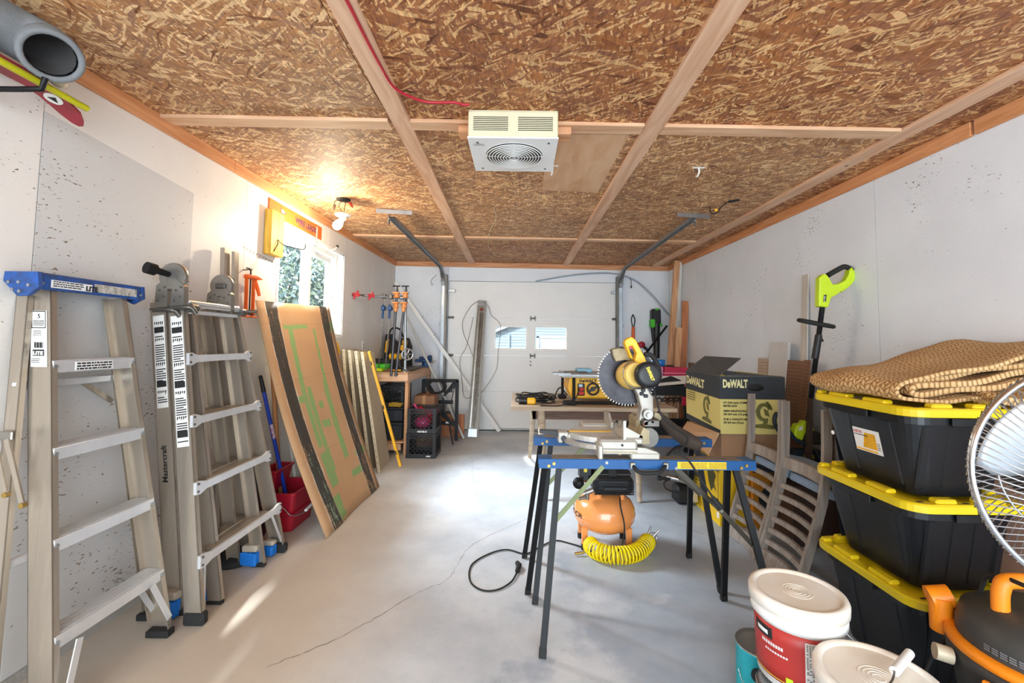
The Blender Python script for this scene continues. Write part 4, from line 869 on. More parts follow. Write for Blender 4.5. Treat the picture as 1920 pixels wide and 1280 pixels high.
# things on the bench
GT = T('green_charger', 'bright green and black tool battery charger on the workbench', 'charger', (-1.58, 5.0, .906))
q = MB(); q.box(-1.70, -1.50, 4.95, 5.09, .99, 1.05, .015); q.build('cover', 'black_plastic', GT); q = MB(); q.box(-1.69, -1.475, 4.94, 5.10, .935, .995, .02); q.build('body', 'green_tool', GT)
q = MB(); q.box(-1.68, -1.53, 4.90, 5.02, .907, .945, .012); q.build('battery', 'lime', GT)
DR = T('cordless_drill', 'yellow and black cordless drill standing on the workbench', 'drill', (-1.40, 5.02, .906))
q = MB(); q.cyl((-1.48, 5.02, 1.075), (-1.35, 5.02, 1.075), .034, n=16); q.build('motor_housing', 'tool_yellow', DR); q = MB(); q.cyl((-1.53, 5.02, 1.075), (-1.48, 5.02, 1.075), .02, .028, n=14); q.build('chuck', 'black_plastic', DR)
q = MB(); q.bar((-1.395, 5.02, 1.05), (-1.38, 5.02, .95), .04, .045, (1, 0, 0)); q.build('grip', 'black_plastic', DR); q = MB(); q.box(-1.44, -1.33, 4.97, 5.07, .907, .955, .01); q.build('battery', 'black_plastic', DR); q = MB(); q.box(-1.435, -1.335, 4.968, 4.972, .915, .93); q.build('battery_stripe', 'tool_yellow', DR)
TB = T('tool_bag', 'black and yellow soft tool bag behind the clamps on the workbench', 'bag', (-1.6, 5.85, .906))
q = MB(); q.prism([(-1.76, 5.72, .908), (-1.45, 5.72, .908), (-1.455, 5.72, 1.18), (-1.50, 5.72, 1.30), (-1.55, 5.72, 1.29), (-1.60, 5.72, 1.22), (-1.68, 5.72, 1.26), (-1.72, 5.72, 1.35), (-1.755, 5.72, 1.34), (-1.77, 5.72, 1.15)], (0, .26, 0)); q.build('body', 'black_rubber', TB, bevel=.02)
for p in ([(-1.755, 5.70, 1.10), (-1.715, 5.70, 1.10), (-1.70, 5.70, 1.28), (-1.74, 5.70, 1.25)], [(-1.57, 5.70, 1.14), (-1.50, 5.70, 1.12), (-1.49, 5.70, 1.22), (-1.54, 5.70, 1.20)], [(-1.53, 5.70, 1.22), (-1.465, 5.70, 1.20), (-1.465, 5.70, 1.26), (-1.52, 5.70, 1.27)]):
    q = MB(); q.prism(p, (0, .03, 0)); q.build('yellow_panel', 'tool_yellow', TB, bevel=.006)
q = MB(); q.tube(bez([(-1.72, 5.73, 1.33), (-1.66, 5.72, 1.42), (-1.56, 5.72, 1.40), (-1.52, 5.73, 1.30)], 5), .012, 8); q.build('handle', 'black_rubber', TB)
PS = T('pipe_stand', 'galvanised pipe stand with elbow and cast handwheel on the bench corner', 'pipe stand', (-1.285, 4.95, .906))
q = MB(); q.cyl((-1.285, 4.95, .907), (-1.30, 4.95, 1.70), .0165, n=14); q.build('upright', 'galv', PS)
q = MB(); q.lathe([(.045, 0), (.045, .008), (.024, .012), (.024, .03), (.0, .03)], (-1.285, 4.95, .907), 20); q.build('floor_flange', 'galv', PS)
q = MB(); q.tube(bez([(-1.30, 4.95, 1.68), (-1.302, 4.95, 1.725), (-1.325, 4.945, 1.742), (-1.36, 4.935, 1.742)], 5), .024, 12); q.build('elbow', 'galv', PS)
q = MB(); q.cyl((-1.34, 4.94, 1.742), (-1.71, 4.72, 1.742), .0125, n=12); q.build('arm', 'galv', PS)
q = MB(); q.tube([(-1.25+0*math.cos(a), 4.90+.062*math.cos(a), 1.105+.062*math.sin(a)) for a in [6.2832*k/24 for k in range(24)]], .008, 8, closed=True)
q.xf(Matrix.Translation((-1.25, 4.90, 1.105)) @ Matrix.Rotation(math.radians(-62), 4, 'Z') @ Matrix.Translation((1.25, -4.90, -1.105)))
for k in range(5):
    a = 6.2832*k/5; d_ = Vector((math.cos(math.radians(-62+90)), math.sin(math.radians(-62+90)), 0)); e_ = d_*math.cos(a)*.06+UP*math.sin(a)*.06; q.bar(V(-1.25, 4.90, 1.105), V(-1.25, 4.90, 1.105)+e_, .014, .006)
q.cyl((-1.26, 4.905, 1.105), (-1.235, 4.89, 1.105), .018, n=14); q.build('handwheel', 'chrome', PS)
RC = T('pipe_clamp', 'red cast pipe clamp on the horizontal pipe, pointing along the wall', 'clamp', (-1.73, 4.70, 1.742), 'clamps over the bench')
def clamphead(mb, c, ax_, s_):
    c = V(c); ax_ = V(ax_).normalized(); si = ax_.cross(UP).normalized()
    mb.bar(c-ax_*.03*s_, c+ax_*.03*s_, .045*s_, .05*s_); mb.bar(c-ax_*.02*s_+UP*.02*s_, c-ax_*.02*s_+UP*.055*s_, .02*s_, .04*s_); mb.bar(c+ax_*.01*s_-UP*.02*s_, c+ax_*.03*s_-UP*.06*s_, .018*s_, .022*s_)
    mb.cyl(c-ax_*.045*s_, c+ax_*.045*s_, .022*s_, n=12); return mb
dv = V(-.37, -.22, 0).normalized()
q = MB(); clamphead(q, V(-1.63, 4.765, 1.742), dv, .8); q.build('tail_jaw', M('clamp_red', 'b3262b', .4, .1), RC)
q = MB(); clamphead(q, V(-1.755, 4.66, 1.742), dv, .8); q.build('screw_head', 'clamp_red', RC)
q = MB(); q.cyl(V(-1.69, 4.72, 1.742), V(-1.785, 4.635, 1.742), .009, n=10); q.build('screw', 'steel_dark', RC)
for k, (xb, xt, yb, yt) in enumerate(((-1.405, -1.375, 4.83, 4.87), (-1.355, -1.275, 4.83, 4.87))):
    t = T('pipe_clamp', ('black iron pipe clamp with an orange head, hung upright', 'black iron pipe clamp with an orange head, leaning next to the galvanised upright')[k], 'clamp', (xb, yb, .86), 'clamps over the bench')
    b0, b1 = V(xb, yb, .865), V(xt, yt, 1.83); q = MB(); q.cyl(b0, b1, .0145, n=12); q.build('pipe', M('iron_pipe', '55565a', .4, .7), t)
    for z, nm in ((1.765, 'head'), (1.655, 'jaw')):
        c = atz(b0, b1, z); q = MB(); q.cyl(c-V(0, 0, .03), c+V(0, 0, .03), .027, n=12); q.box(c.x-.035, c.x+.035, c.y-.05, c.y+.01, z+.012, z+.03, .004); q.box(c.x-.03, c.x+.03, c.y-.03, c.y+.03, z-.032, z-.022, .003); q.build(nm, M('clamp_orange', 'e08b46', .45, .1), t)
    c = atz(b0, b1, 1.60); q = MB(); q.cyl(c-V(0, 0, .02), c+V(0, 0, .02), .022, n=12); q.build('collar', 'clamp_orange', t)
    q = MB(); c = V(b1); q.cyl(c, c+V(0, 0, .03), .008, n=8); q.cyl(c+V(-.05, 0, .035), c+V(.03, 0, .035), .007, n=8); q.build('crank', 'black_metal', t)
for k, x in enumerate((-1.515, -1.44)):
    t = T('bar_clamp', ('slim bar clamp with a blue head, the farther from the orange heads', 'slim bar clamp with a blue head, right beside the orange heads')[k], 'clamp', (x, 4.88, .9), 'clamps over the bench')
    q = MB(); q.bar((x-.05, 4.90, .95), (x, 4.88, 1.76), .012, .006, (0, 1, 0)); q.build('bar', 'steel_dark', t)
    q = MB(); q.box(x-.022, x+.02, 4.84, 4.90, 1.72, 1.77, .006); q.build('fixed_jaw', 'steel_dark', t)
    q = MB(); q.box(x-.026, x+.018, 4.83, 4.90, 1.59, 1.64, .008); q.cyl((x-.012, 4.86, 1.50), (x-.008, 4.86, 1.60), .012, n=10); q.cyl((x-.012, 4.84, 1.55), (x-.01, 4.86, 1.66), .006, n=8); q.build('sliding_jaw', 'blue_vise', t)
VS = T('bench_vise', 'blue cast bench vise at the far end of the workbench', 'vise', (-1.24, 5.95, .906))
q = MB(); q.box(-1.33, -1.20, 5.88, 6.02, .906, .93, .004); q.cyl((-1.265, 5.95, .93), (-1.265, 5.95, .97), .05, n=18); q.build('swivel_base', 'blue_vise', VS)
q = MB(); q.box(-1.31, -1.19, 5.91, 5.99, .965, 1.02, .012); q.box(-1.235, -1.19, 5.89, 6.01, 1.0, 1.065, .012); q.build('fixed_body', 'blue_vise', VS)
q = MB(); q.box(-1.41, -1.30, 5.92, 5.98, .968, 1.01, .008); q.box(-1.345, -1.30, 5.89, 6.01, .985, 1.045, .01); q.build('moving_jaw', 'blue_vise', VS)
q = MB(); q.cyl((-1.19, 5.95, .985), (-1.13, 5.95, .985), .012, n=12); q.cyl((-1.14, 5.90, .985), (-1.14, 6.0, .985), .006, n=8); q.build('screw_handle', 'chrome', VS)
q = MB(); q.add([(-1.24, 5.05, .912), (-1.24, 5.60, .912), (-1.50, 5.75, .912), (-1.36, 5.05, .912), (-1.24, 5.05, .93), (-1.24, 5.60, .935), (-1.50, 5.75, .935), (-1.36, 5.05, .93)], [(0, 3, 2, 1), (4, 5, 6, 7), (0, 1, 5, 4), (1, 2, 6, 5), (2, 3, 7, 6), (3, 0, 4, 7)]); tag(q.build('steel_plate', M('plate_brown', '4e4039', .5, .4, .3)), 'dark brown steel plate lying on the workbench', 'plate')
# --- milk crates and what is under the bench
def crate(name, label, x0, x1, y0, y1, z0, h, mat='black_plastic', group=None, lattice=True):
    t = T(name, label, 'crate', ((x0+x1)/2, (y0+y1)/2, z0), group); z1 = z0+h; w = .012
    q = MB()
    for zz, hh in ((z0+.002, .045), (z1-.030, .012), (z1-.012, .012), (z1-.052, .012)): 
        q.box(x0, x1, y0, y0+w, zz, zz+hh); q.box(x0, x1, y1-w, y1, zz, zz+hh); q.box(x0, x0+w, y0+w, y1-w, zz, zz+hh); q.box(x1-w, x1, y0+w, y1-w, zz, zz+hh)
    for a, b in ((x0, y0), (x1-.04, y0), (x0, y1-.04), (x1-.04, y1-.04)): q.box(a+.001, a+.039, b+.001, b+.039, z0+.002, z1-.002, .004)
    q.build('frame', mat, t)
    q = MB(); q.box(x0+.01, x1-.01, y0+.01, y1-.01, z0+.003, z0+.008); q.build('base', mat, t)
    if lattice:
        for side in range(4):
            q = MB(); a0, a1 = (x0+.04, x1-.04) if side < 2 else (y0+.04, y1-.04); zb, zt_ = z0+.046, z1-.052; f_ = (y0+.006, y1-.006, x0+.006, x1-.006)[side]
            H_ = zt_-zb; n_ = 5; st = (a1-a0)/n_
            def pt(a, z): return (a, f_, z) if side < 2 else (f_, a, z)
            for k in range(-3, n_):
                for sg in (1, -1):
                    s0, e0 = a0+k*st, a0+k*st+H_; lo, hi = max(s0, a0), min(e0, a1)
                    if hi-lo < .01: continue
                    z_a, z_b = zb+(lo-s0), zb+(hi-s0)
                    if sg < 0: z_a, z_b = zt_-(lo-s0), zt_-(hi-s0)
                    q.bar(pt(lo, z_a), pt(hi, z_b), .005, .006, (0, 1, 0) if side < 2 else (1, 0, 0))
            q.build('lattice', mat, t)
        q = MB(); xm = (x0+x1)/2; q.tube(bez([(xm-.06, y0-.001, z1-.045), (xm-.05, y0-.002, z1-.075), (xm, y0-.002, z1-.082), (xm+.05, y0-.002, z1-.075), (xm+.06, y0-.001, z1-.045)], 4), .004, 6); q.build('hand_hole_rim', mat, t)
    return t
c1 = crate('milk_crate', 'black milk crate on the floor, bottom of the pair by the bench leg', -1.205, -.885, 4.76, 5.08, 0, .262, group='milk crates')
q = MB(); q.box(-.985, -.94, 4.757, 4.759, .018, .03); q.build('tag', 'print_white', c1)
c2 = crate('milk_crate', 'black milk crate holding a red funnel, stacked on the other crate', -1.20, -.89, 4.765, 5.085, .264, .262, group='milk crates')
text('44/18-3', .024, (-1.09, 4.762, .275), (1, 0, 0), (0, 0, 1), 'print_white', c2, width=.105, bold=.0012)
q = MB(); q.lathe([(.10, .12), (.102, .125), (.035, .03), (.018, .02), (.014, -.08), (.012, -.08), (.016, .02), (.033, .035), (.098, .128)], (-1.02, 4.93, .43), 24, (.55, 0, -.35)); q.xf(Matrix.Translation((-.02, 0, .05))); tag(q.build('funnel', 'red_plastic'), 'red plastic funnel lying in the upper milk crate', 'funnel')
q = MB(); q.tube(bez([(-1.12, 4.90, .48), (-1.14, 4.88, .54), (-1.16, 4.90, .55), (-1.13, 4.94, .50)], 4), .014, 8); q.ell((-1.06, 4.9, .36), .09, .08, .07); tag(q.build('red_bottle', M('magenta', 'b03063', .4)), 'pink-red plastic bottle inside the upper milk crate', 'bottle')
def dark_bin(name, label, x0, x1, y0, y1, z0, z1, col):
    t = T(name, label, 'bin', ((x0+x1)/2, (y0+y1)/2, z0), 'storage under the workbench')
    q = MB(); q.box(x0+.012, x1-.012, y0+.012, y1-.012, z0, z1-.02, .015); q.build('body', col, t)
    q = MB(); q.box(x0, x1, y0, y1, z1-.028, z1, .008); q.build('rim', col, t)
    for k in range(4):
        q = MB(); xx = x0+.05+k*(x1-x0-.1)/3; q.box(xx-.008, xx+.008, y0+.004, y0+.014, z0+.02, z1-.03, .003); q.build('rib', col, t)
    return t
M('bin_dark', '24272c', .5, 0, .1)
dark_bin('storage_bin', 'dark storage bin on the floor at the bench leg, under another bin', -1.62, -1.30, 5.00, 5.4, .137, .33, 'bin_dark')
dark_bin('storage_bin', 'dark storage bin stacked upper below the bench, beside the leg', -1.62, -1.30, 5.02, 5.4, .332, .50, 'bin_dark')
crate('black_crate', 'black slotted crate on top of the dark bins under the workbench', -1.60, -1.31, 5.03, 5.38, .502, .24, group='storage under the workbench')
q = MB()
for k in range(6): q.tube(bez([(-1.42+.02*k, 5.08+.01*k, .53+.006*k), (-1.34, 5.2, .56+.01*k), (-1.40, 5.3, .60), (-1.5, 5.2, .56+.02*k), (-1.45, 5.06, .54)], 5), .006, 6)
tag(q.build('cable_heap', 'black_rubber'), 'tangle of black cable in the crate under the workbench', 'cable')
q = MB()
for k in range(4): q.tube(bez([(-1.33+.012*k, 4.97, .512+.012*k), (-1.40, 4.95+.008*k, .53+.01*k), (-1.47, 4.99, .515+.01*k), (-1.40, 5.012, .512+.01*k)], 5), .005, 6, closed=True)
tag(q.build('cord_loop', M('cord_yellow', 'b7902f', .6)), 'yellow looped cord lying on the upper dark bin', 'cord')
bx = T('brown_box', 'small brown cardboard box behind the bench leg', 'box', (-1.12, 5.35, 0)); q = MB(); q.box(-1.215, -.98, 5.12, 5.40, 0, .62, .004); q.build('carton', M('carton_dark', '8a6348', .85), bx); q = MB(); q.box(-1.12, -1.08, 5.118, 5.402, .1, .624); q.build('tape', 'card', bx)
q = MB()
for k in range(9):
    r = .07+.008*(k % 3); q.tube([(-1.0+r*1.3*math.cos(a), 5.30+.01*k, .705+r*math.sin(a)) for a in [6.2832*j/18 for j in range(18)]], .006, 6, closed=True)
tag(q.build('hose_coil', 'black_rubber'), 'coiled black hose standing behind the folding stand', 'hose')
# --- black folding stand
ST = T('folding_stand', 'black folding work stand with crossed struts, beside the crates', 'stand', (-.97, 5.52, 0))
def bars(mb, L_, w, h):
    for a, b in L_: mb.bar(a, b, w, h, (0, 1, 0))
    return mb
y = 5.50
q = MB(); bars(q, [((-1.20, y, .765), (-.76, y, .765)), ((-1.19, y, .77), (-1.19, y, .20)), ((-.772, y, .77), (-.772, y, .03))], .042, .03); q.build('frame', 'black_metal', ST)
q = MB(); bars(q, [((-1.15, y, .50), (-.82, y, .50)), ((-1.15, y-.02, .26), (-.78, y-.02, .24))], .045, .025); q.build('crossbar', 'black_metal', ST)
for a, b, c in (((-1.185, y-.03, .755), (-1.02, y-.03, .57), .03), ((-.79, y-.03, .755), (-.93, y-.03, .58), .03), ((-.98, y-.03, .40), (-.80, y-.03, .21), .04)):
    q = MB(); q.bar(a, b, .02, .04, (0, 1, 0), h2=.014, w2=.014); q.bar(V(a)+V(.015, 0, 0), b, .075, .014, (0, 1, 0), w2=.02); q.build('strut', 'black_metal', ST)
q = MB(); q.tube(bez([(-.80, y+.02, .70), (-.84, y+.02, .5), (-.79, y+.02, .3)], 5), .008, 6); q.tube(bez([(-1.14, y+.02, .70), (-1.16, y+.02, .6), (-1.15, y+.02, .5)], 5), .008, 6); q.build('spring_bar', 'steel_dark', ST)
q = MB(); q.bar((-.86, y-.02, .25), (-.80, y-.08, .0), .018, .018, (0, 1, 0)); q.bar((-1.12, y, .25), (-1.16, y, .0), .018, .018, (0, 1, 0)); q.build('foot_leg', 'black_metal', ST)
q = MB(); q.box(-.90, -.86, y-.034, y-.030, .245, .262); q.build('label', 'print_white', ST)
q = MB(); q.box(-1.02, -.72, 5.86, 5.90, 0, .29, .003); OB = tag(q.build('lumber_offcut', 'cherry'), 'orange stained lumber offcut standing behind the folding stand', 'lumber')
for z in (.08, .22):
    r = MB(); r.cyl((-.87, 5.854, z), (-.87, 5.86, z), .01, n=10); r.build('knot', 'brown_paint', OB)
# --- long white boards against the far wall
q = MB(); q.bar((-1.755, 6.12, 2.08), (-.265, 6.10, .03), .05, .018, (0, 1, 0)); LB = tag(q.build('long_white_board', 'white_paint'), 'long white-painted board leaning diagonally across the back wall behind the heater', 'board')
for t_ in (.25, .37, .52, .8):
    c = lerp((-1.755, 6.12, 2.08), (-.265, 6.10, .03), t_); r = MB(); r.cyl(c+V(.01, -.01, .018), c+V(.04, -.015, .045), .0025, n=6); r.build('nail', 'steel_dark', LB)
q = MB(); q.cyl((-1.62, 5.86, 1.78), (-.70, 5.70, .015), .016, n=12); tag(q.build('pvc_pipe', 'grey_pvc'), 'thin white plastic pipe leaning in front of the long white board', 'pipe')
# --- baseboard heater element standing on end
BH = T('baseboard_heater', 'long finned baseboard heater standing on end against the garage door', 'heater', (-.6, 5.9, 0))
a0, a1 = V(-.605, 5.86, .0), V(-.535, 6.215, 1.83); d = (a1-a0).normalized(); si = V(1, 0, -.038).normalized(); nn = d.cross(si).normalized()
if nn.y > 0: nn = -nn
def bhp(t, s_, n_): return lerp(a0, a1, t)+si*s_+nn*n_
q = MB(); q.hexa([bhp(0, -.075, 0), bhp(0, .075, 0), bhp(0, .075, .004), bhp(0, -.075, .004), bhp(1, -.06, 0), bhp(1, .06, 0), bhp(1, .06, .004), bhp(1, -.06, .004)])
for s_ in (-1, 1): q.hexa([bhp(0, .075*s_, 0), bhp(0, .071*s_, 0), bhp(0, .071*s_, .045), bhp(0, .075*s_, .045), bhp(1, .06*s_, 0), bhp(1, .056*s_, 0), bhp(1, .056*s_, .045), bhp(1, .06*s_, .045)])
q.build('housing', M('housing_paint', 'a8a298', .5, .1, .1), BH)
q = MB()
for k in range(90):
    t_ = .10+.80*k/89; w = .035; q.hexa([bhp(t_, -.02, .008), bhp(t_, w-.002, .008), bhp(t_, w-.002, .05), bhp(t_, -.02, .05)]+[p+d*.004 for p in (bhp(t_, -.02, .008), bhp(t_, w-.002, .008), bhp(t_, w-.002, .05), bhp(t_, -.02, .05))])
q.build('fin', M('fin_alu', '8f867a', .5, .5, .3), BH, kind='stuff')
q = MB(); q.hexa([bhp(.06, -.045, .005), bhp(.06, -.025, .005), bhp(.06, -.025, .045), bhp(.06, -.045, .045), bhp(.92, -.04, .005), bhp(.92, -.022, .005), bhp(.92, -.022, .045), bhp(.92, -.04, .045)]); q.build('reflector', 'nickel', BH)
q = MB(); q.cyl(bhp(.04, .007, .03), bhp(.95, .007, .03), .007, n=8); q.build('element', 'rusty', BH)
for t0, t1 in ((.0, .055), (.955, 1.0)):
    q = MB(); q.hexa([bhp(t0, -.058, .004), bhp(t0, .058, .004), bhp(t0, .058, .046), bhp(t0, -.058, .046), bhp(t1, -.055, .004), bhp(t1, .055, .004), bhp(t1, .055, .046), bhp(t1, -.055, .046)]); q.build('junction_box', 'galv', BH)
q = MB(); q.ell(bhp(.93, .0, .045), .03, .012, .02, 10, 6); q.build('thermal_link', M('rust_red', '8e3a26', .6), BH)
q = MB()
q.tube(bez([(-.59, 6.16, 1.83), (-.70, 6.15, 1.74), (-.80, 6.16, 1.55), (-.79, 6.16, 1.38), (-.70, 6.13, 1.18), (-.62, 6.02, 1.02)], 8), .0045, 6)
q.tube(bez([(-.52, 6.16, 1.83), (-.44, 6.17, 1.74), (-.40, 6.18, 1.63), (-.30, 6.2, 1.54), (-.27, 6.205, 1.44), (-.30, 6.2, 1.1), (-.33, 6.2, .85), (-.50, 6.0, .58), (-.62, 5.93, .52), (-.74, 6.0, .50), (-.78, 6.05, .70), (-.83, 6.15, 1.0), (-.74, 6.15, 1.2), (-.65, 6.12, 1.6)], 8), .004, 6); q.build('cable', M('cable_grey', '7c7872', .6), BH)
q = MB(); q.cyl((-.35, 6.235, .03), (.6, 6.23, .03), .012, n=8); q.bar((.28, 6.20, .012), (.62, 6.20, .012), .03, .02); tag(q.build('floor_rod', 'galv'), 'thin metal rod lying along the bottom of the garage door', 'rod')
# ------------------------------------------------------------------ sawhorses
def sawhorse(label, ya, yb, z1, x0, x1, legs, braces, front):
    t = T('sawhorse', label, 'sawhorse', ((x0+x1)/2, (ya+yb)/2, 0), 'blue folding sawhorses under the mitre saw')
    zb = z1-.042
    q = MB(); q.box(x0, x1, ya, yb, z1-.004, z1, .0015); q.box(x0, x1, ya, ya+.003, zb, z1-.003); q.box(x0, x1, yb-.003, yb, zb, z1-.003); bm = q.build('beam', 'blue_paint', t)
    q = MB(); q.box(x0+.06, x1-.06, ya+.006, yb-.006, z1, z1+.0012); q.build('worn_top', M('worn_top', '97836c', .7, 0, .5, 14, col2='5f5a55', stretch=(1, 6, 1)), t)
    for a, b in legs:
        q = MB(); q.bar(a, b, .026, .019, (0, 1, 0)); q.build('leg', 'black_metal', t)
        c = lerp(b, a, .0); q = MB(); q.bar(c, lerp(b, a, .045), .029, .022, (0, 1, 0)); q.build('leg_tip', 'black_rubber', t)
    for a, b, m in braces:
        q = MB(); q.bar(a, b, .020, .004, (0, 1, 0)); q.build('strut', m, t)
        for p in (a, b): r = MB(); r.cyl(V(p)-V(0, .008, 0), V(p)+V(0, .004, 0), .007, n=8); r.build('bolt', 'nickel', t)
    for x in (x0+.045, x0+.068, x1-.045, x1-.068):
        r = MB(); r.cyl((x, ya-.006, zb+.022-(.010 if x in (x0+.045, x1-.068) else 0)), (x, ya, zb+.022-(.010 if x in (x0+.045, x1-.068) else 0)), .007, n=12); r.build('rivet', 'brass', t)
    return t
M('brace_dark', '3a342a', .45, .6, .2)
olive = M('strut_olive', '6f7350', .4, .6, .15)
s1 = sawhorse('blue and black folding sawhorse in front, with a yellow warning label and hose handle', 1.985, 2.065, .734, .092, 1.062,
    [((.185, 2.0, .71), (.105, 1.816, 0)), ((.125, 2.045, .71), (.055, 2.259, 0)), ((.972, 2.0, .71), (1.085, 1.83, 0)), ((.962, 2.045, .71), (1.016, 2.223, 0))],
    [((.155, 1.945, .47), (.395, 1.99, .72), olive), ((.705, 1.99, .70), (.885, 1.96, .53), 'brace_dark'), ((.885, 1.95, .53), (1.015, 1.93, .39), 'brace_dark')], True)
q = MB(); q.tube(bez([(0.511, 1.980, 0.711), (0.518, 1.960, 0.698), (0.545, 1.950, 0.686), (0.608, 1.950, 0.689), (0.637, 1.960, 0.700), (0.656, 1.980, 0.713)], 5), .0085, 8); q.build('carry_handle', 'black_rubber', s1)
for p in ((0.509, 1.982, 0.711), (0.657, 1.982, 0.712)): q = MB(); q.box(p[0]-.012, p[0]+.012, 1.972, 1.984, p[2]-.014, p[2]+.014, .003); q.build('handle_clip', 'nickel', s1)
q = MB(); q.box((0.710, 1.984, 0.717)[0], (0.928, 1.984, 0.720)[0], 1.9828, 1.9845, .697, .728); lb = q.build('warning_label', M('label_yellow', 'e9c21a', .5, 0, .06), s1)
q = MB(); lines(q, (.724, 1.9825, .720), (1, 0, 0), (0, 0, 1), .12, 4, .0062, .003, 21, 0); lines(q, (.85, 1.9825, .720), (1, 0, 0), (0, 0, 1), .08, 4, .0062, .003, 22, 0); q.build('small_print', M('label_brown', '8a6a10', .6), lb)
sawhorse('blue and black folding sawhorse behind, nearer the wooden table', 2.37, 2.45, .745, .084, 1.035,
    [((.175, 2.385, .72), (.088, 2.172, 0)), ((.125, 2.43, .72), (.042, 2.627, 0)), ((.955, 2.385, .72), (1.035, 2.29, 0)), ((.945, 2.43, .72), (1.011, 2.65, 0))],
    [((.145, 2.34, .50), (.39, 2.38, .73), olive), ((.70, 2.38, .70), (.95, 2.33, .47), 'brace_dark')], False)
# ------------------------------------------------------------------ mitre saw across both horses
MS = T('mitre_saw', 'yellow and grey compound mitre saw, blade raised, across both sawhorses', 'saw', (.45, 2.2, .736))
q = MB()   # base casting: front foot block, rear block, side rails
q.box(.362, .532, 1.975, 2.06, .775, .822, .010); q.box(.355, .376, 1.965, 2.08, .737, .80, .005); q.box(.50, .63, 1.972, 2.06, .737, .768, .006); q.prism([(.53, 1.975, .766), (.53, 1.975, .79), (.565, 1.975, .788), (.62, 1.975, .770), (.62, 1.975, .764)], (0, .08, 0)); q.box(.37, .53, 1.975, 1.983, .762, .78)
q.box(.335, .53, 2.34, 2.46, .785, .828, .010); q.box(.35, .375, 2.36, 2.46, .747, .80, .005); q.box(.50, .60, 2.37, 2.46, .747, .79, .005); q.box(.40, .53, 2.05, 2.36, .775, .800, .004)
base = q.build('base', 'saw_grey', MS)
q = MB(); q.box(.372, .53, 1.974, 1.976, .766, .772); q.build('base_edge', 'saw_tan', base); r = MB(); r.cyl((.462, 1.970, .80), (.462, 1.976, .80), .005, n=10); r.build('screw_hole', 'black_metal', base)
q = MB()   # half round turntable and its arm
n_ = 20; c = V(.45, 2.205, .79); q.prism([c+V(-.20*math.cos(a), .165*math.sin(a), 0) for a in [math.pi*(k/n_-.5) for k in range(n_+1)]]+[c+V(.05, .165, 0), c+V(.05, -.165, 0)], (0, 0, .024)); q.build('turntable', M('saw_top', 'd6d3cc', .35, .5, .1), MS)
q = MB(); n_ = 16
for k in range(n_):
    a0_, a1_ = math.pi*(-.40+.8*k/n_), math.pi*(-.40+.8*(k+1)/n_)
    f_ = lambda a, r1: (.45-.235*math.cos(a)*r1/.235, 2.205+.20*math.sin(a)*r1/.235)
    pts = [f_(a0_, .235), f_(a1_, .235), f_(a1_, .205), f_(a0_, .205)]; q.hexa([(x, y, .768) for x, y in pts]+[(x, y, .787) for x, y in pts])
q.build('mitre_scale', M('scale', 'b6afa6', .35, .5, .2), MS)
q = MB(); q.box(.215, .40, 2.175, 2.235, .775, .806, .005); q.box(.195, .245, 2.17, 2.24, .762, .815, .005); q.build('table_arm', 'saw_grey', MS)
q = MB(); q.box(.25, .46, 2.193, 2.217, .812, .817, .001); q.build('kerf_plate', M('kerf', 'e0b23a', .5), MS)
q = MB(); q.bar((.195, 2.205, .80), (.105, 2.205, .813), .028, .026, (0, 0, 1), .035, .014); q.build('mitre_handle', 'black_plastic', MS)
q = MB(); q.cyl((.222, 2.155, .785), (.222, 2.17, .785), .014, n=14); q.cyl((.222, 2.16, .785), (.222, 2.165, .765), .006, n=8); q.build('lock_knob', 'black_plastic', MS)
q = MB()   # two fence halves across the table, with curved upper edge
q.prism([(.470, 1.985, .822), (.470, 2.155, .822), (.470, 2.155, .865), (.470, 2.10, .85), (.470, 2.03, .865), (.470, 1.985, .905)], (.012, 0, 0))
q.build('fence', 'saw_grey', MS); q = MB()
q.prism([(.470, 2.255, .822), (.470, 2.44, .822), (.470, 2.44, .885), (.470, 2.33, .885), (.470, 2.28, .85), (.470, 2.255, .85)], (.012, 0, 0))
q.build('fence', 'saw_grey', MS); q = MB()
q.prism([(.482, 2.0, .822), (.56, 2.0, .822), (.56, 2.0, .835), (.482, 2.0, .875)], (0, .01, 0)); q.box(.482, .56, 1.99, 2.05, .800, .828, .006); q.build('fence_web', 'saw_grey', MS)
q = MB(); q.prism([(.54, 2.0, .80), (.59, 2.0, .80), (.59, 2.0, .86), (.565, 2.0, .875), (.54, 2.0, .82)], (0, .22, 0)); q.box(.555, .60, 2.08, 2.24, .78, .90, .01); q.build('rear_casting', 'saw_tan', MS)
q = MB(); q.cyl((.60, 2.04, .82), (.60, 2.24, .82), .045, n=20); q.build('bevel_hub', 'steel_dark', MS)
q = MB(); q.prism([(0.571, 2.030, 0.883), (0.586, 2.030, 0.895), (0.615, 2.030, 0.898), (0.625, 2.030, 0.893), (0.606, 2.030, 0.883), (0.576, 2.030, 0.878)], (0, .03, 0)); q.build('warning_tag', 'orange_label', MS)
q = MB(); q.box(.57, .65, 2.03, 2.15, .868, .905, .006); q.cyl((.60, 2.02, .888), (.60, 2.16, .888), .010, n=10); q.build('pivot_block', 'steel_dark', MS)
q = MB()   # swing arm
q.prism([(0.541, 2.060, 1.042), (0.601, 2.060, 1.045), (0.628, 2.060, 1.001), (0.630, 2.060, 0.927), (0.615, 2.060, 0.890), (0.560, 2.060, 0.892), (0.573, 2.060, 0.951), (0.556, 2.060, 1.013)], (0, .06, 0)); q.build('swing_arm', 'saw_grey', MS, bevel=.006)
q = MB()
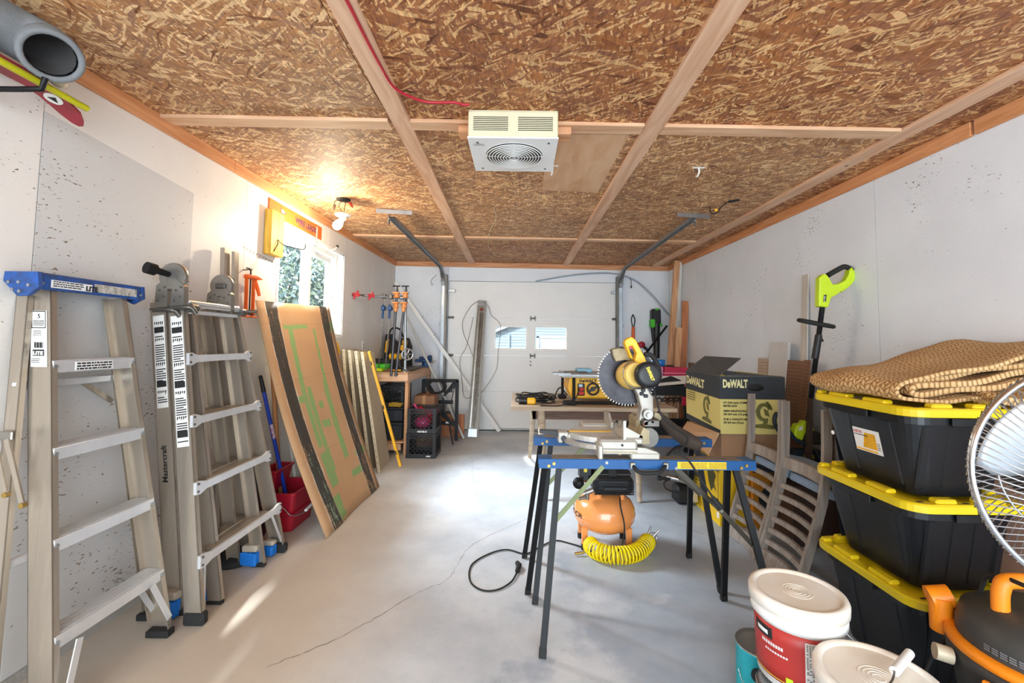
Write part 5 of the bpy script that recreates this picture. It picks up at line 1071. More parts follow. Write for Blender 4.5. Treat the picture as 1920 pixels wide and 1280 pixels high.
for a_ in ((0.573, 2.058, 1.018), (0.592, 2.058, 1.008), (0.580, 2.058, 1.035)): q.box(a_[0]-.010, a_[0]+.010, 2.052, 2.062, a_[2]-.008, a_[2]+.008, .003)
q.build('arm_recess', 'black_plastic', MS)
q = MB(); c = V((0.592, 2.050, 0.928)); q.cyl(c, c+V(0, -.03, 0), .022, n=16); q.cyl(c+V(0, -.03, 0), c+V(.0, -.05, 0), .011, n=12); q.build('pivot_bolt', 'nickel', MS)
# blade: toothed disc
BC = V((0.523, 2.130, 1.096)); BR = .142
q = MB(); n_ = 60; pts = []
for k in range(n_):
    a = 2*math.pi*k/n_; pts += [(BR*.955, a), (BR*1.0, a+.02), (BR*.985, a+.06)]
P_ = [BC+V(r*math.cos(a), 0, r*math.sin(a)) for r, a in pts]
q.prism(P_, (0, .003, 0)); bl_ = q.build('blade', M('blade_steel', '3f3d3f', .35, .85, .35, 10, col2='2a282a'), MS)
q = MB()
for k in range(n_):
    a = 2*math.pi*k/n_+.03; c = BC+V(BR*math.cos(a), 0, BR*math.sin(a)); q.bar(c-V(.005*math.cos(a), 0, .005*math.sin(a)), c+V(.003*math.cos(a), 0, .003*math.sin(a)), .0038, .004, (0, 1, 0))
q.build('carbide_tip', 'nickel', bl_, kind='stuff')
q = MB(); q.lathe([(.018, 0), (.018, -.012), (.010, -.016), (0, -.016)], BC, 18, (0, 1, 0)); q.build('arbor_washer', 'steel_dark', bl_)
# lower guard: smoke coloured arc round the lower left of the blade, on both faces
q = MB()
for yo in (-.010, .010):
    arc = [BC+V((BR*1.02)*math.cos(a), yo, (BR*1.02)*math.sin(a)) for a in [math.radians(100+12*k) for k in range(0, 3)]]
    inn = [BC+V((BR*.62)*math.cos(a), yo, (BR*.62)*math.sin(a)) for a in [math.radians(100+12*k) for k in range(0, 3)]]
    q.prism(arc+inn[::-1], (0, .002, 0))
q.build('lower_guard', M('guard_dark', '4b4644', .35, .4, .2), MS)
q = MB(); q.prism([(0.445, 2.100, 1.222), (0.475, 2.100, 1.230), (0.516, 2.100, 1.228), (0.552, 2.100, 1.190), (0.542, 2.100, 1.167), (0.506, 2.100, 1.172), (0.463, 2.100, 1.164), (0.450, 2.100, 1.191)], (0, .07, 0)); q.build('upper_guard', 'saw_tan', MS, bevel=.004)
q = MB(); q.lathe([(.05, 0), (.064, -.012), (.066, -.06), (.060, -.10), (.052, -.13)], V((0.521, 2.110, 1.098)), 28, (-.085, 1, -.11)); q.build('motor_housing', M('motor_cream', 'e2bd62', .4, .0, .1), MS)
q = MB(); q.lathe([(.0525, -.075), (.066, -.078), (.066, -.100), (.0525, -.102)], V((0.529, 2.100, 1.101)), 28, (-.085, 1, -.11)); q.build('motor_ring', 'chrome', MS)
mc = V((0.566, 1.900, 1.118)); ax_ = V(.085, -1, .11).normalized()
q = MB(); q.lathe([(.050, -.06), (.056, -.045), (.056, -.008), (.047, .0), (.035, .002), (0, .002)], mc, 28, tuple(ax_)); q.build('motor_cap', 'black_plastic', MS)
q = MB(); e1 = V(1, .085, 0).normalized(); e2 = ax_.cross(e1)
for k in range(36):
    a = 6.2832*k/36; d_ = e1*math.cos(a)+e2*math.sin(a); q.bar(mc-ax_*.045+d_*.0555, mc-ax_*.006+d_*.0555, .004, .004)
q.build('cap_rib', 'black_metal', MS, kind='stuff')
rt = V(math.cos(math.radians(-68)), 0, math.sin(math.radians(-68))); text('DeWALT', .018, mc+ax_*.0035+V(-.017, 0, .029), rt, (-rt.z, 0, rt.x), 'print_yellow', MS, name='maker_lettering', width=.062, bold=.0012)
q = MB(); q.prism([(0.480, 2.000, 1.253), (0.487, 2.000, 1.270), (0.511, 2.000, 1.283), (0.533, 2.000, 1.268), (0.553, 2.000, 1.225), (0.572, 2.000, 1.193), (0.598, 2.000, 1.116), (0.579, 2.000, 1.121), (0.550, 2.000, 1.159), (0.526, 2.000, 1.173), (0.531, 2.000, 1.193), (0.535, 2.000, 1.208), (0.516, 2.000, 1.241), (0.499, 2.000, 1.236), (0.511, 2.000, 1.202), (0.521, 2.000, 1.181), (0.509, 2.000, 1.183)], (0, .045, 0)); q.build('handle', 'tool_yellow', MS, bevel=.008)
q = MB(); q.prism([(0.500, 2.015, 1.236), (0.522, 2.015, 1.241), (0.525, 2.015, 1.229), (0.505, 2.015, 1.224)], (0, .02, 0)); q.build('trigger', 'red_plastic', MS)
q = MB(); q.prism([(0.574, 1.950, 1.120), (0.614, 1.950, 1.120), (0.621, 1.950, 1.101), (0.607, 1.950, 1.082), (0.609, 1.950, 1.068), (0.569, 1.950, 1.059), (0.545, 1.950, 1.061), (0.581, 1.950, 1.080)], (0, .06, 0)); q.build('motor_end_cover', 'tool_yellow', MS, bevel=.006)
q = MB(); q.tube(bez([(0.575, 2.020, 1.203), (0.607, 2.020, 1.198), (0.629, 2.020, 1.169), (0.643, 2.020, 1.130), (0.631, 2.020, 1.101)], 6), .011, 10); q.build('carry_handle', 'black_rubber', MS)
q = MB(); q.tube(bez([(0.663, 2.120, 0.918), (0.704, 2.120, 0.876), (0.740, 2.100, 0.840), (0.783, 2.080, 0.810), (0.824, 2.060, 0.790), (0.851, 2.060, 0.783)], 5), .03, 14, rs=[.018, .02, .021, .022, .024, .025, .027, .028, .029, .030, .031, .032, .033, .034, .035, .035, .035, .034, .033, .032, .031, .030, .027, .022, .010, .002][:26]); q.build('dust_bag', M('dust_bag', '3b2f26', .85, 0, .3, 12), MS)
q = MB(); q.prism([(0.647, 2.100, 0.929), (0.688, 2.100, 0.914), (0.672, 2.100, 0.884), (0.637, 2.100, 0.893)], (0, .06, 0)); q.build('dust_chute', 'saw_tan', MS, bevel=.004)
q = MB(); q.tube(bez([(0.618, 2.020, 1.047), (0.626, 2.000, 0.992), (0.642, 1.990, 0.931), (0.691, 1.980, 0.882), (0.765, 2.000, 0.827), (0.698, 1.950, 0.777), (0.672, 1.930, 0.788), (0.725, 1.900, 0.758), (0.774, 1.900, 0.685), (0.826, 1.900, 0.608)], 7), .0045, 7); q.build('power_cord', 'black_rubber', MS)
q = MB(); q.tube([(0.826, 1.900, 0.608), (0.837, 1.900, 0.590), (0.863, 1.900, 0.559)], .01, 8, rs=[.006, .012, .014]); q.build('plug', 'black_rubber', MS)
q = MB(); q.prism([(0.712, 2.160, 0.899), (0.733, 2.160, 0.869), (0.753, 2.160, 0.818), (0.774, 2.160, 0.802), (0.738, 2.160, 0.810), (0.712, 2.160, 0.848)], (0, .03, 0)); q.build('support_foot', 'saw_tan', MS)
q = MB(); q.tube(bez([(0.932, 2.380, 0.715), (0.845, 2.360, 0.705), (0.795, 2.340, 0.676), (0.773, 2.340, 0.643), (0.767, 2.300, 0.605)], 5), .007, 7); tag(q.build('looped_cord', 'black_rubber'), 'thick black cord looping off the far sawhorse beam', 'cord')
# ------------------------------------------------------------------ pancake compressor
CP = T('air_compressor', 'orange pancake air compressor with black motor shroud under the sawhorses', 'compressor', (.545, 2.82, 0))
q = MB(); q.lathe([(0, .085), (.06, .088), (.115, .10), (.160, .128), (.186, .165), (.190, .20), (.189, .206), (.186, .235), (.165, .275), (.125, .303), (.07, .318), (0, .322)], (.545, 2.82, 0), 48); q.build('tank', 'peach_tank', CP)
q = MB(); q.lathe([(.1895, .198), (.192, .200), (.1895, .203)], (.545, 2.82, 0), 48); q.build('weld_seam', 'peach_tank', CP)
for k, a in enumerate((215, 325, 145, 35)):
    x, y = .545+.165*math.cos(math.radians(a)), 2.82+.14*math.sin(math.radians(a)); q = MB(); q.box(x-.018, x+.018, y-.012, y+.012, .03, .13, .004); q.build('leg', 'peach_tank', CP)
    q = MB(); q.cyl((x, y, 0), (x, y, .034), .021, n=14); q.build('rubber_foot', 'black_rubber', CP)
q = MB(); q.box(.452, .70, 2.67, 2.93, .335, .46, .03); q.prism([(.462, 2.69, .455), (.69, 2.69, .455), (.665, 2.72, .50), (.60, 2.74, .515), (.52, 2.73, .50)], (0, .18, 0)); sh = q.build('shroud', 'black_plastic', CP, bevel=.01)
q = MB()
for k in range(9): q.box(.458, .694, 2.664, 2.672, .350+.0095*k, .3545+.0095*k)
q.build('cooling_slot', 'black_metal', sh, kind='stuff')
q = MB(); q.box(.51, .655, 2.655, 2.668, .375, .400, .008); q.build('name_bar', 'black_plastic', sh)
q = MB(); q.prism([(.545, 2.68, .45), (.60, 2.68, .45), (.588, 2.68, .52), (.558, 2.68, .52)], (0, .05, 0)); q.build('handle_post', 'black_rubber', CP, bevel=.006)
q = MB(); q.box(.39, .46, 2.78, 2.92, .38, .50, .02); q.prism([(.395, 2.775, .49), (.455, 2.775, .50), (.455, 2.775, .43), (.395, 2.775, .42)], (0, .05, 0)); q.build('pump_cover', 'black_plastic', CP)
q = MB(); q.box(.41, .43, 2.773, 2.777, .45, .50); q.build('decal', 'print_yellow', CP)
q = MB(); q.lathe([(.0, 0), (.032, 0), (.034, .006), (.034, .02), (0, .022)], (.37, 2.72, .40), 18, (-.2, -1, .3)); q.build('gauge', 'black_metal', CP)
q = MB(); q.cyl((.395, 2.72, .335), (.46, 2.72, .36), .017, n=12); q.cyl((.42, 2.70, .31), (.42, 2.70, .345), .012, n=10); q.cyl((.405, 2.69, .325), (.365, 2.68, .32), .010, n=10); q.build('regulator', 'nickel', CP)
q = MB(); q.cyl((.50, 2.74, .30), (.50, 2.74, .345), .014, n=10); q.cyl((.64, 2.74, .30), (.64, 2.74, .345), .014, n=10); q.build('mount_post', 'peach_tank', CP)
for k, ch in enumerate('BOSTITCH'):
    a = math.radians(122+12.5*k); r_ = .1925; p = V(.545+r_*math.cos(a), 2.82+r_*math.sin(a), .192); tg = V(-math.sin(a), math.cos(a), 0); text(ch, .042, p-tg*.011, tg, (0, 0, 1), 'print_black', CP, bold=.0012)
q = MB(); q.tube(bez([(0.607, 2.660, 0.335), (.60, 2.61, .30), (.615, 2.58, .20), (.60, 2.59, .09), (.55, 2.63, .02), (.46, 2.68, .006), (.42, 2.735, .006), (.33, 2.80, .006), (.236, 2.838, .006), (.13, 2.74, .006), (.049, 2.66, .006), (-.06, 2.71, .006), (-.16, 2.66, .006), (-.252, 2.529, .006), (-.245, 2.365, .006), (-.18, 2.28, .006), (-.10, 2.28, .006), (-.03, 2.35, .008), (.005, 2.46, .01)], 10), .0045, 8); q.build('power_cord', 'black_rubber', CP)
q = MB(); q.cyl((.003, 2.45, .012), (.012, 2.51, .016), .013, .016, n=10); q.cyl((.010, 2.51, .014), (.0, 2.53, .02), .016, .012, n=10); q.build('plug', 'black_rubber', CP)
# coiled air hose
HS = T('coiled_air_hose', 'yellow coiled air hose on the floor in front of the compressor', 'hose', (.6, 2.62, 0))
path = bez([(.435, 2.69, .05), (.46, 2.615, .05), (.54, 2.565, .05), (.63, 2.57, .05), (.71, 2.62, .05), (.775, 2.70, .055), (.79, 2.73, .055)], 12)
pts = []; turns = 30; N_ = turns*14
for k in range(N_):
    s_ = k/(N_-1)*(len(path)-1); i = min(int(s_), len(path)-2); c = path[i].lerp(path[i+1], s_-i); d = (path[min(i+1, len(path)-1)]-path[max(i-1, 0)]).normalized(); si = Vector((-d.y, d.x, 0)); a = 6.2832*k/14
    pts.append(c+si*math.cos(a)*.045+UP*math.sin(a)*.045)
q = MB(); q.tube(pts, .0052, 7); q.build('coil', 'hose_yellow', HS)
q = MB(); q.tube([pts[0], (.40, 2.66, .02), (.375, 2.655, .015)], .005, 6); q.cyl((.39, 2.658, .018), (.34, 2.65, .014), .008, n=10); q.build('coupler', 'brass', HS)
q = MB(); q.tube(bez([V(pts[-1]), (.82, 2.74, .10), (.85, 2.75, .08), (.85, 2.73, .04)], 4), .005, 6); q.cyl((.80, 2.75, .09), (.825, 2.765, .13), .006, n=8); q.cyl((.83, 2.74, .08), (.865, 2.745, .115), .006, n=8); q.build('fitting', 'chrome', HS)
# ------------------------------------------------------------------ wooden table with table saw
TX0, TX1, TY0, TY1, TZ = -.065, 1.30, 3.62, 4.62, .725
TB2 = T('wooden_table', 'light wood dining table with dark apron carrying the table saw', 'table', (.6, 4.1, 0))
for k in range(5):
    q = MB(); y0 = TY0+(TY1-TY0)*k/5; q.box(TX0, TX1, y0+.0008, y0+.2-.0008, TZ-.032, TZ, .0015); q.build('top_board', 'table_wood', TB2)
for bx_ in ((.12, 1.12, TY0+.12, TY0+.145, TZ-.12, TZ-.033), (.12, 1.12, TY1-.145, TY1-.12, TZ-.12, TZ-.033), (.12, .145, TY0+.12, TY1-.12, TZ-.12, TZ-.033), (1.095, 1.12, TY0+.12, TY1-.12, TZ-.12, TZ-.033)):
    q = MB(); q.box(*bx_); q.build('apron', 'table_dark', TB2)
for a, b in (((.19, TY0+.11, TZ-.033), (.205, 3.56, 0)), ((.985, TY0+.11, TZ-.033), (.965, 3.54, 0)), ((.16, TY1-.12, TZ-.033), (.125, 4.86, 0)), ((1.05, TY1-.12, TZ-.033), (1.10, 4.80, 0))):
    q = MB(); q.cyl(b, a, .019, .034, n=16); q.build('leg', 'table_wood', TB2)
TS = T('table_saw', 'yellow portable table saw with grey top on the wooden table', 'table saw', (.68, 4.0, TZ))
q = MB(); q.box(.38, .96, 3.74, 4.25, .965, .985, .003); q.box(.36, .97, 3.725, 3.75, .958, .978, .004); top = q.build('saw_table', 'saw_grey', TS)
q = MB(); q.box(.33, 1.0, 3.70, 3.72, .975, .988, .003); q.box(.28, .44, 3.72, 3.78, .985, .996, .002); q.build('fence_rail', 'galv', TS)
q = MB(); q.box(.45, .92, 3.80, 4.20, .775, .962, .012); q.prism([(.45, 3.80, .80), (.42, 3.80, .86), (.44, 3.80, .96), (.47, 3.80, .96)], (0, .35, 0)); bd = q.build('body', 'tool_yellow', TS)
text('DeWALT', .033, (.52, 3.796, .915), (1, 0, 0), (0, 0, 1), 'print_black', TS, name='maker_lettering', width=.15, bold=.0015)
for p in ((.47, 3.77), (.415, 4.2), (.90, 3.77), (.93, 4.2)):
    q = MB(); q.cyl((p[0], p[1], .74), (p[0], p[1], .965), .013, n=12); q.build('cage_post', 'black_metal', TS)
for bb in ((.37, .49, 3.72, 3.79), (.82, .98, 3.72, 3.79), (.37, .45, 4.15, 4.24)): q = MB(); q.box(*bb, .726, .765, .012); q.build('cage_foot', 'black_rubber', TS)
q = MB(); q.cyl((.43, 3.755, .745), (.92, 3.755, .745), .012, n=10); q.build('cage_bar', 'black_metal', TS)
q = MB(); q.box(.505, .565, 3.785, 3.80, .80, .905, .006); sw = q.build('switch_box', 'black_plastic', TS); q = MB(); q.box(.512, .558, 3.775, 3.786, .808, .838, .004); q.box(.512, .558, 3.775, 3.786, .845, .87, .004); q.build('stop_paddle', 'print_red', sw); q = MB(); q.box(.512, .545, 3.778, 3.786, .876, .90); q.build('rating_plate', 'smoke', sw)
q = MB(); q.tube([(.635+.048*math.cos(a), 3.775, .86+.048*math.sin(a)) for a in [6.2832*k/20 for k in range(20)]], .008, 8, closed=True); q.cyl((.635, 3.765, .86), (.635, 3.80, .86), .018, n=14); q.bar((.60, 3.775, .84), (.67, 3.775, .88), .02, .008, (0, 1, 0)); q.build('height_wheel', 'black_plastic', TS)
q = MB(); q.tube(bez([(.42, 3.85, .80), (.37, 3.80, .86), (.34, 3.78, .86), (.31, 3.77, .80), (.30, 3.78, .735)], 6), .006, 7); q.tube(bez([(0.513, 3.750, 0.866), (0.482, 3.720, 0.793), (0.423, 3.680, 0.753), (.33, 3.66, .732), (.18, 3.66, .731)], 6), .005, 7); q.build('power_cord', 'black_rubber', TS)
q = MB(); q.box(.30, .42, 3.80, 3.95, .986, .990); q.tube([(.40, 3.9, .995), (.48, 3.88, 1.0), (.60, 3.9, .995)], .006, 6); tag(q.build('push_stick', 'steel_dark'), 'thin steel square and stick lying on the table saw top', 'tool')
q = MB(); q.box(.52, .66, 3.95, 4.1, .986, 1.022, .01); tag(q.build('blue_rag', M('rag_blue', '8ec3e0', .8)), 'folded light blue cloth on top of the table saw', 'cloth')
PT = T('corded_trimmer', 'yellow and black corded power tool in its tangled cord on the table edge', 'power tool', (.05, 3.75, TZ))
q = MB(); q.box(.065, .145, 3.74, 3.80, .727, .78, .012); q.build('body', 'tool_yellow', PT); q = MB(); q.cyl((.02, 3.77, .758), (.07, 3.77, .755), .030, n=16); q.cyl((.0, 3.77, .758), (.02, 3.77, .758), .034, n=16); q.build('motor_cap', 'black_plastic', PT)
q = MB(); rr = random.Random(5)
for k in range(7):
    cx_, cy_ = .14+.02*rr.uniform(-1, 1), 3.95+.03*rr.uniform(-1, 1); a_, b_ = rr.uniform(.12, .19), rr.uniform(.09, .16)
    q.tube([(cx_+a_*math.cos(t), cy_+b_*math.sin(t), .735+.012*k*.8+.008*math.sin(3*t+k)) for t in [6.2832*j/22 for j in range(22)]], .0055, 6, closed=True)
q.tube(bez([(.14, 3.77, .75), (.22, 3.76, .74), (.30, 3.86, .735), (.25, 4.0, .76)], 6), .006, 6); q.build('cord', 'black_rubber', PT)
# black moulded cart behind the table, with a pink tool box and odds and ends
CT = T('tool_cart', 'black plastic tool cart behind the table, covered in small things', 'cart', (1.65, 4.95, 0))
for z in (.28, .70):
    q = MB(); tub(q, 1.38, 1.98, 4.72, 5.20, z, z+.09, .01, bev=.03); q.build('tray', 'bin_dark', CT)
for x, y in ((1.41, 4.75), (1.95, 4.75), (1.41, 5.17), (1.95, 5.17)):
    q = MB(); q.box(x-.022, x+.022, y-.022, y+.022, 0, .70, .005); q.build('post', 'bin_dark', CT)
PB_ = T('pink_toolbox', 'pink and crimson tool box on the black cart', 'toolbox', (1.66, 4.98, .79))
q = MB(); q.box(1.47, 1.93, 4.90, 5.16, .715, .88, .012); q.build('body', 'pink', PB_); q = MB(); q.prism([(1.61, 4.885, .86), (1.95, 4.885, .86), (1.955, 4.885, .91), (1.94, 4.885, .985), (1.62, 4.885, 1.0)], (0, .29, 0)); q.build('open_lid', 'crimson', PB_, bevel=.008); q = MB(); q.box(1.46, 1.605, 4.885, 5.16, .88, 1.0, .012); q.build('side', 'pink', PB_); q = MB(); q.box(1.60, 1.955, 4.88, 4.89, .925, .935); q.build('lid_ridge', 'pink', PB_)
q = MB(); q.lathe([(.045, 0), (.055, .01), (.06, .07), (.055, .072), (.05, .012), (0, .012)], (1.60, 5.0, 1.001), 18); tag(q.build('blue_cup', M('cup_blue', '1a6fc0', .4)), 'blue plastic cup on the crimson end of the pink tool box', 'cup')
q = MB(); q.box(1.47, 1.54, 4.95, 5.05, 1.001, 1.07, .01); tag(q.build('blue_tin', M('tin_blue', '2a83d0', .4, .1)), 'small blue tin on the pink end of the tool box', 'tin')
q = MB(); q.box(1.67, 1.76, 4.98, 5.06, .99, 1.012, .006); tag(q.build('stapler', 'black_plastic'), 'small black stapler on the crimson tool box lid', 'stapler')
q = MB(); q.prism([(1.50, 4.74, .80), (1.80, 4.74, .83), (1.83, 4.80, .88), (1.53, 4.80, .87)], (0, .02, .03)); tag(q.build('instruction_sheet', 'paper'), 'folded printed instruction sheets lying on the black cart', 'paper')
q = MB(); q.lathe([(.03, 0), (.045, 0), (.045, .04), (.03, .04), (.03, 0)], (1.86, 4.78, .79), 20); tag(q.build('tape_roll', M('tape_green', '169a55', .4)), 'roll of green tape at the end of the black cart', 'tape')
q = MB(); q.prism([(1.46, 4.76, .79), (1.80, 4.76, .79), (1.76, 4.76, .86), (1.66, 4.76, .905), (1.54, 4.76, .87)], (0, .1, 0)); tag(q.build('black_case', 'black_plastic', bevel=.01), 'rounded black tool case on the cart in front of the pink box', 'case')
q = MB()
for k in range(5): q.tube(bez([(1.44+.07*k, 4.72, .62), (1.5+.06*k, 4.715, .68), (1.55+.07*k, 4.72, .64), (1.62+.05*k, 4.72, .69)], 4), .008, 6)
tag(q.build('cable_bundle', 'black_rubber'), 'black cable bundle hanging over the front of the cart', 'cable')
q = MB(); q.box(1.74, 1.90, 4.705, 4.718, .60, .69, .005); tag(q.build('crimson_case', 'crimson'), 'small crimson case hanging at the front of the cart', 'case')
q = MB(); q.lathe([(0, 0), (.05, 0), (.05, .10), (.035, .14), (.02, .15), (.02, .18), (0, .18)], (1.62, 4.9, .372), 18); tag(q.build('cream_bottle', M('bottle_cream', 'd9ccb0', .4)), 'cream plastic bottle on the lower tray of the cart', 'bottle')
# lumber in the far right corner
for (a, b, w, h, m, lab) in (((1.845, 5.60, 0), (2.06, 5.70, 2.345), .04, .085, 'pine_z', 'tall pine board reaching the ceiling, left one of the two against the far corner'),
        ((1.93, 5.66, 0), (2.095, 5.71, 2.33), .035, .085, 'white_wood', 'tall pale board reaching the ceiling, right one of the two against the far corner'),
        ((1.98, 5.42, 0), (2.11, 5.56, 1.80), .035, .09, 'cherry', 'shorter reddish board leaning beside the tall corner boards'),
        ((1.87, 5.40, 0), (2.00, 5.48, 1.46), .03, .09, 'pine_z', 'medium pine board leaning in front of the tall corner boards'),
        ((2.07, 5.30, 0), (2.09, 5.34, 1.03), .05, .06, 'table_dark', 'short dark offcut standing at the right wall beside the boards')):
    q = MB(); q.bar(a, b, h*.8, w, (0, 1, 0)); o = q.build('lumber_board', m); tag(o, lab, 'board', 'lumber in the far corner')
LBW = T('leaf_blower', 'black and green cordless leaf blower hanging on the far wall', 'leaf blower', (1.9, 6.2, 1.1))
q = MB(); q.box(1.855, 1.985, 6.12, 6.24, 1.52, 1.745, .02); q.build('motor_housing', 'black_plastic', LBW); q = MB(); q.box(1.84, 1.90, 6.105, 6.22, 1.48, 1.60, .015); q.box(1.965, 2.0, 6.11, 6.2, 1.50, 1.54, .01); q.box(1.90, 1.95, 6.11, 6.2, 1.72, 1.75, .01); q.build('green_panel', 'green_tool', LBW)
q = MB(); q.cyl((1.93, 6.17, 1.54), (1.93, 6.17, 1.05), .05, .042, n=16); q.cyl((1.875, 6.17, 1.50), (1.89, 6.17, 1.28), .03, .02, n=12); q.build('nozzle', 'black_plastic', LBW)
RT = T('hanging_loppers', 'orange handled tool hanging from a black loop on the far wall', 'tool', (1.62, 6.22, 1.3))
q = MB(); q.tube(bez([(1.615, 6.235, 1.67), (1.59, 6.22, 1.60), (1.60, 6.215, 1.52), (1.615, 6.21, 1.48), (1.63, 6.215, 1.52), (1.64, 6.22, 1.60), (1.615, 6.235, 1.67)], 4), .007, 6); q.build('loop', 'black_rubber', RT); q = MB(); q.cyl((1.615, 6.21, 1.49), (1.61, 6.21, 1.24), .022, .026, n=12); q.build('handle', 'orange_paint', RT); q = MB(); q.ell((1.73, 6.20, 1.24), .05, .03, .045); q.cyl((1.61, 6.2, 1.27), (1.73, 6.2, 1.24), .015, n=8); q.build('head', 'red_plastic', RT); q = MB(); q.cyl((1.75, 6.2, 1.22), (1.83, 6.2, 1.15), .02, n=8); q.build('tip', 'black_plastic', RT)
q = MB(); q.cyl((1.53, 5.7, .98), (2.02, 6.0, 1.50), .015, n=10); q.cyl((1.35, 5.62, .0), (1.53, 5.7, .98), .015, n=10); tag(q.build('bent_black_bar', 'black_metal'), 'thin bent black bar leaning by the corner lumber', 'bar')
q = MB(); q.tube(bez([(.22, 6.235, 2.13), (.70, 6.232, 2.215), (1.10, 6.225, 2.255), (1.40, 6.215, 2.24), (1.66, 6.19, 2.14), (1.88, 6.15, 1.93), (2.03, 6.08, 1.72), (2.10, 6.0, 1.60)], 8), .011, 8); tag(q.build('flexible_conduit', 'conduit'), 'grey flexible conduit curving over the garage door into the corner', 'conduit')
q = MB(); q.tube(bez([(1.52, 6.2, 2.22), (1.58, 6.2, 2.16), (1.585, 6.2, 2.08)], 4), .004, 6); q.ell((1.585, 6.2, 2.06), .012, .01, .02, 8, 6); tag(q.build('pull_cord', 'black_rubber'), 'short black pull cord hanging beside the right door track', 'cord')
q = MB(); q.tube(bez([(-1.20, 6.2, 2.20), (-1.27, 6.2, 2.12), (-1.26, 6.2, 2.05), (-1.24, 6.2, 2.08)], 4), .003, 6); tag(q.build('loop_cord', 'black_rubber'), 'thin black cord loop hanging beside the left door track', 'cord')
# ------------------------------------------------------------------ boxes, chairs and panels on the right
M('box_black', '2e3338', .6, 0, .1, 6); M('box_yellow', 'd9c878', .6, 0, .06, 4); M('box_yellow2', 'edc31c', .55, 0, .05, 4); M('box_orange', 'd98a1e', .6, 0, .08); M('olive_print', '6e6b34', .6, 0, .2, 20); M('box_pale', 'efe6a8', .6)
SB = T('saw_carton', 'large open yellow and black mitre saw carton with raised flaps', 'box', (1.6, 3.3, .645))
X0, X1, Y0, Y1, Z0, Z1 = 1.377, 1.822, 3.02, 3.63, .645, 1.035
for nm, bx_ in (('wall_front', (X0, X1, Y0, Y0+.006, Z0, Z1)), ('wall_rear', (X0, X1, Y1-.006, Y1, Z0, Z1)), ('wall_side', (X0, X0+.006, Y0+.006, Y1-.006, Z0, Z1)), ('wall_side', (X1-.006, X1, Y0+.006, Y1-.006, Z0, Z1)), ('bottom', (X0+.006, X1-.006, Y0+.006, Y1-.006, Z0, Z0+.006))):
    q = MB(); q.box(*bx_); q.build(nm, 'box_yellow', SB)
e = .0012
q = MB(); q.box(X0-e, X1+e, Y0-e, Y0, Z0+.235, Z1); q.build('black_band', 'box_black', SB)
q = MB(); q.prism([(X0-e, Y0, Z0+.235), (X0-e, Y1, Z0+.245), (X0-e, Y1, Z1), (X0-e, Y0, Z1)], (e, 0, 0)); q.build('black_band', 'box_black', SB)
q = MB(); q.prism([(X0-e, Y0, Z0), (X0-e, Y1, Z0), (X0-e, Y1, Z0+.045), (X0-e, Y0, Z0+.025)], (e, 0, 0)); q.build('lower_band', 'box_black', SB)
text('DeWALT', .075, (X0+.02, Y0-.0025, Z1-.075), (1, 0, 0), (0, 0, 1), 'box_pale', SB, width=.17, bold=.003)
text('DeWALT', .085, (X0-.0025, Y1-.02, Z1-.095), (0, -1, -.04), (0, 0, 1), 'box_pale', SB, width=.34, bold=.003)
for k, (s_, w) in enumerate((('10" (254 mm) COMPOUND', .21), ('MITRE SAW', .09), ('SIERRA INGLETADORA COMPUESTA', .235), ('DE 254 mm (10 pulg)', .16), ('SCIE A ONGLETS MIXTES', .19), ('DE 254 mm (10 po)', .13))):
    text(s_, .018, (X0+.022, Y0-.0015, Z0+.205-.022*k-(.012 if k > 1 else 0)-(.012 if k > 3 else 0)), (1, 0, 0), (0, 0, 1), 'print_black', SB, width=w*1.05, bold=.0006)
def sawpic(org, r, s_, par):
    o = V(org); r = V(r)
    def P(a, b): return o+r*a*s_+UP*b*s_
    n_ = r.cross(UP)*.0012; q = MB()
    ring = [P(.10*math.cos(t), .20+.12*math.sin(t)) for t in [math.radians(20+20*k) for k in range(14)]]; inn = [P(.055*math.cos(t)+.01, .20+.075*math.sin(t)) for t in [math.radians(20+20*k) for k in range(14)]]
    for k in range(13): q.prism([ring[k], ring[k+1], inn[k+1], inn[k]], n_)
    q.prism([P(.0, .25), P(.06, .22), P(.08, .14), P(.02, .16)], n_); q.prism([P(.02, .33), P(.06, .34), P(.10, .29), P(.12, .24), (P(.10, .22)), P(.07, .27)], n_)
    q.prism([P(-.14, .0), P(.14, -.02), P(.15, .02), P(.02, .05), P(-.12, .04)], n_); q.prism([P(-.02, .05), P(.05, .05), P(.06, .12), P(.03, .12)], n_); q.build('saw_picture', 'olive_print', par)
sawpic((X0+.295, Y0-.0012, Z0+.045), (1, 0, 0), .52, SB); sawpic((X0-.0012, Y0+.22, Z0+.05), (0, -1, 0), .55, SB)
q = MB(); lines(q, (X0-.002, Y1-.03, Z1-.15), (0, -1, 0), (0, 0, 1), .16, 5, .018, .008, 31, 0); q.build('small_print', 'olive_print', SB)
q = MB(); q.lathe([(0, 0), (.055, 0), (.055, .001), (0, .001)], (0, 0, 0), 24, (0, -1, 0)); q.xf(Matrix.Translation((X0+.245, Y0-.0015, Z1-.075)) @ Matrix.Scale(.45, 4, (0, 0, 1))); q.build('hand_hole', 'print_black', SB)
def flap(nm, pts, m):
    p = [V(a) for a in pts]; n_ = (p[1]-p[0]).cross(p[2]-p[0]).normalized()*.005; q = MB(); q.prism(p, n_); return q.build(nm, m, SB)
flap('side_flap', [(X0+.002, Y1-.01, Z1+.001), (X0+.002, Y0+.005, Z1+.001), (1.548, 3.060, 1.156), (1.507, 3.560, 1.155)], M('flap_black', '33373a', .6, 0, .5, 30, col2='5d6163', stretch=(1, 6, 1)))
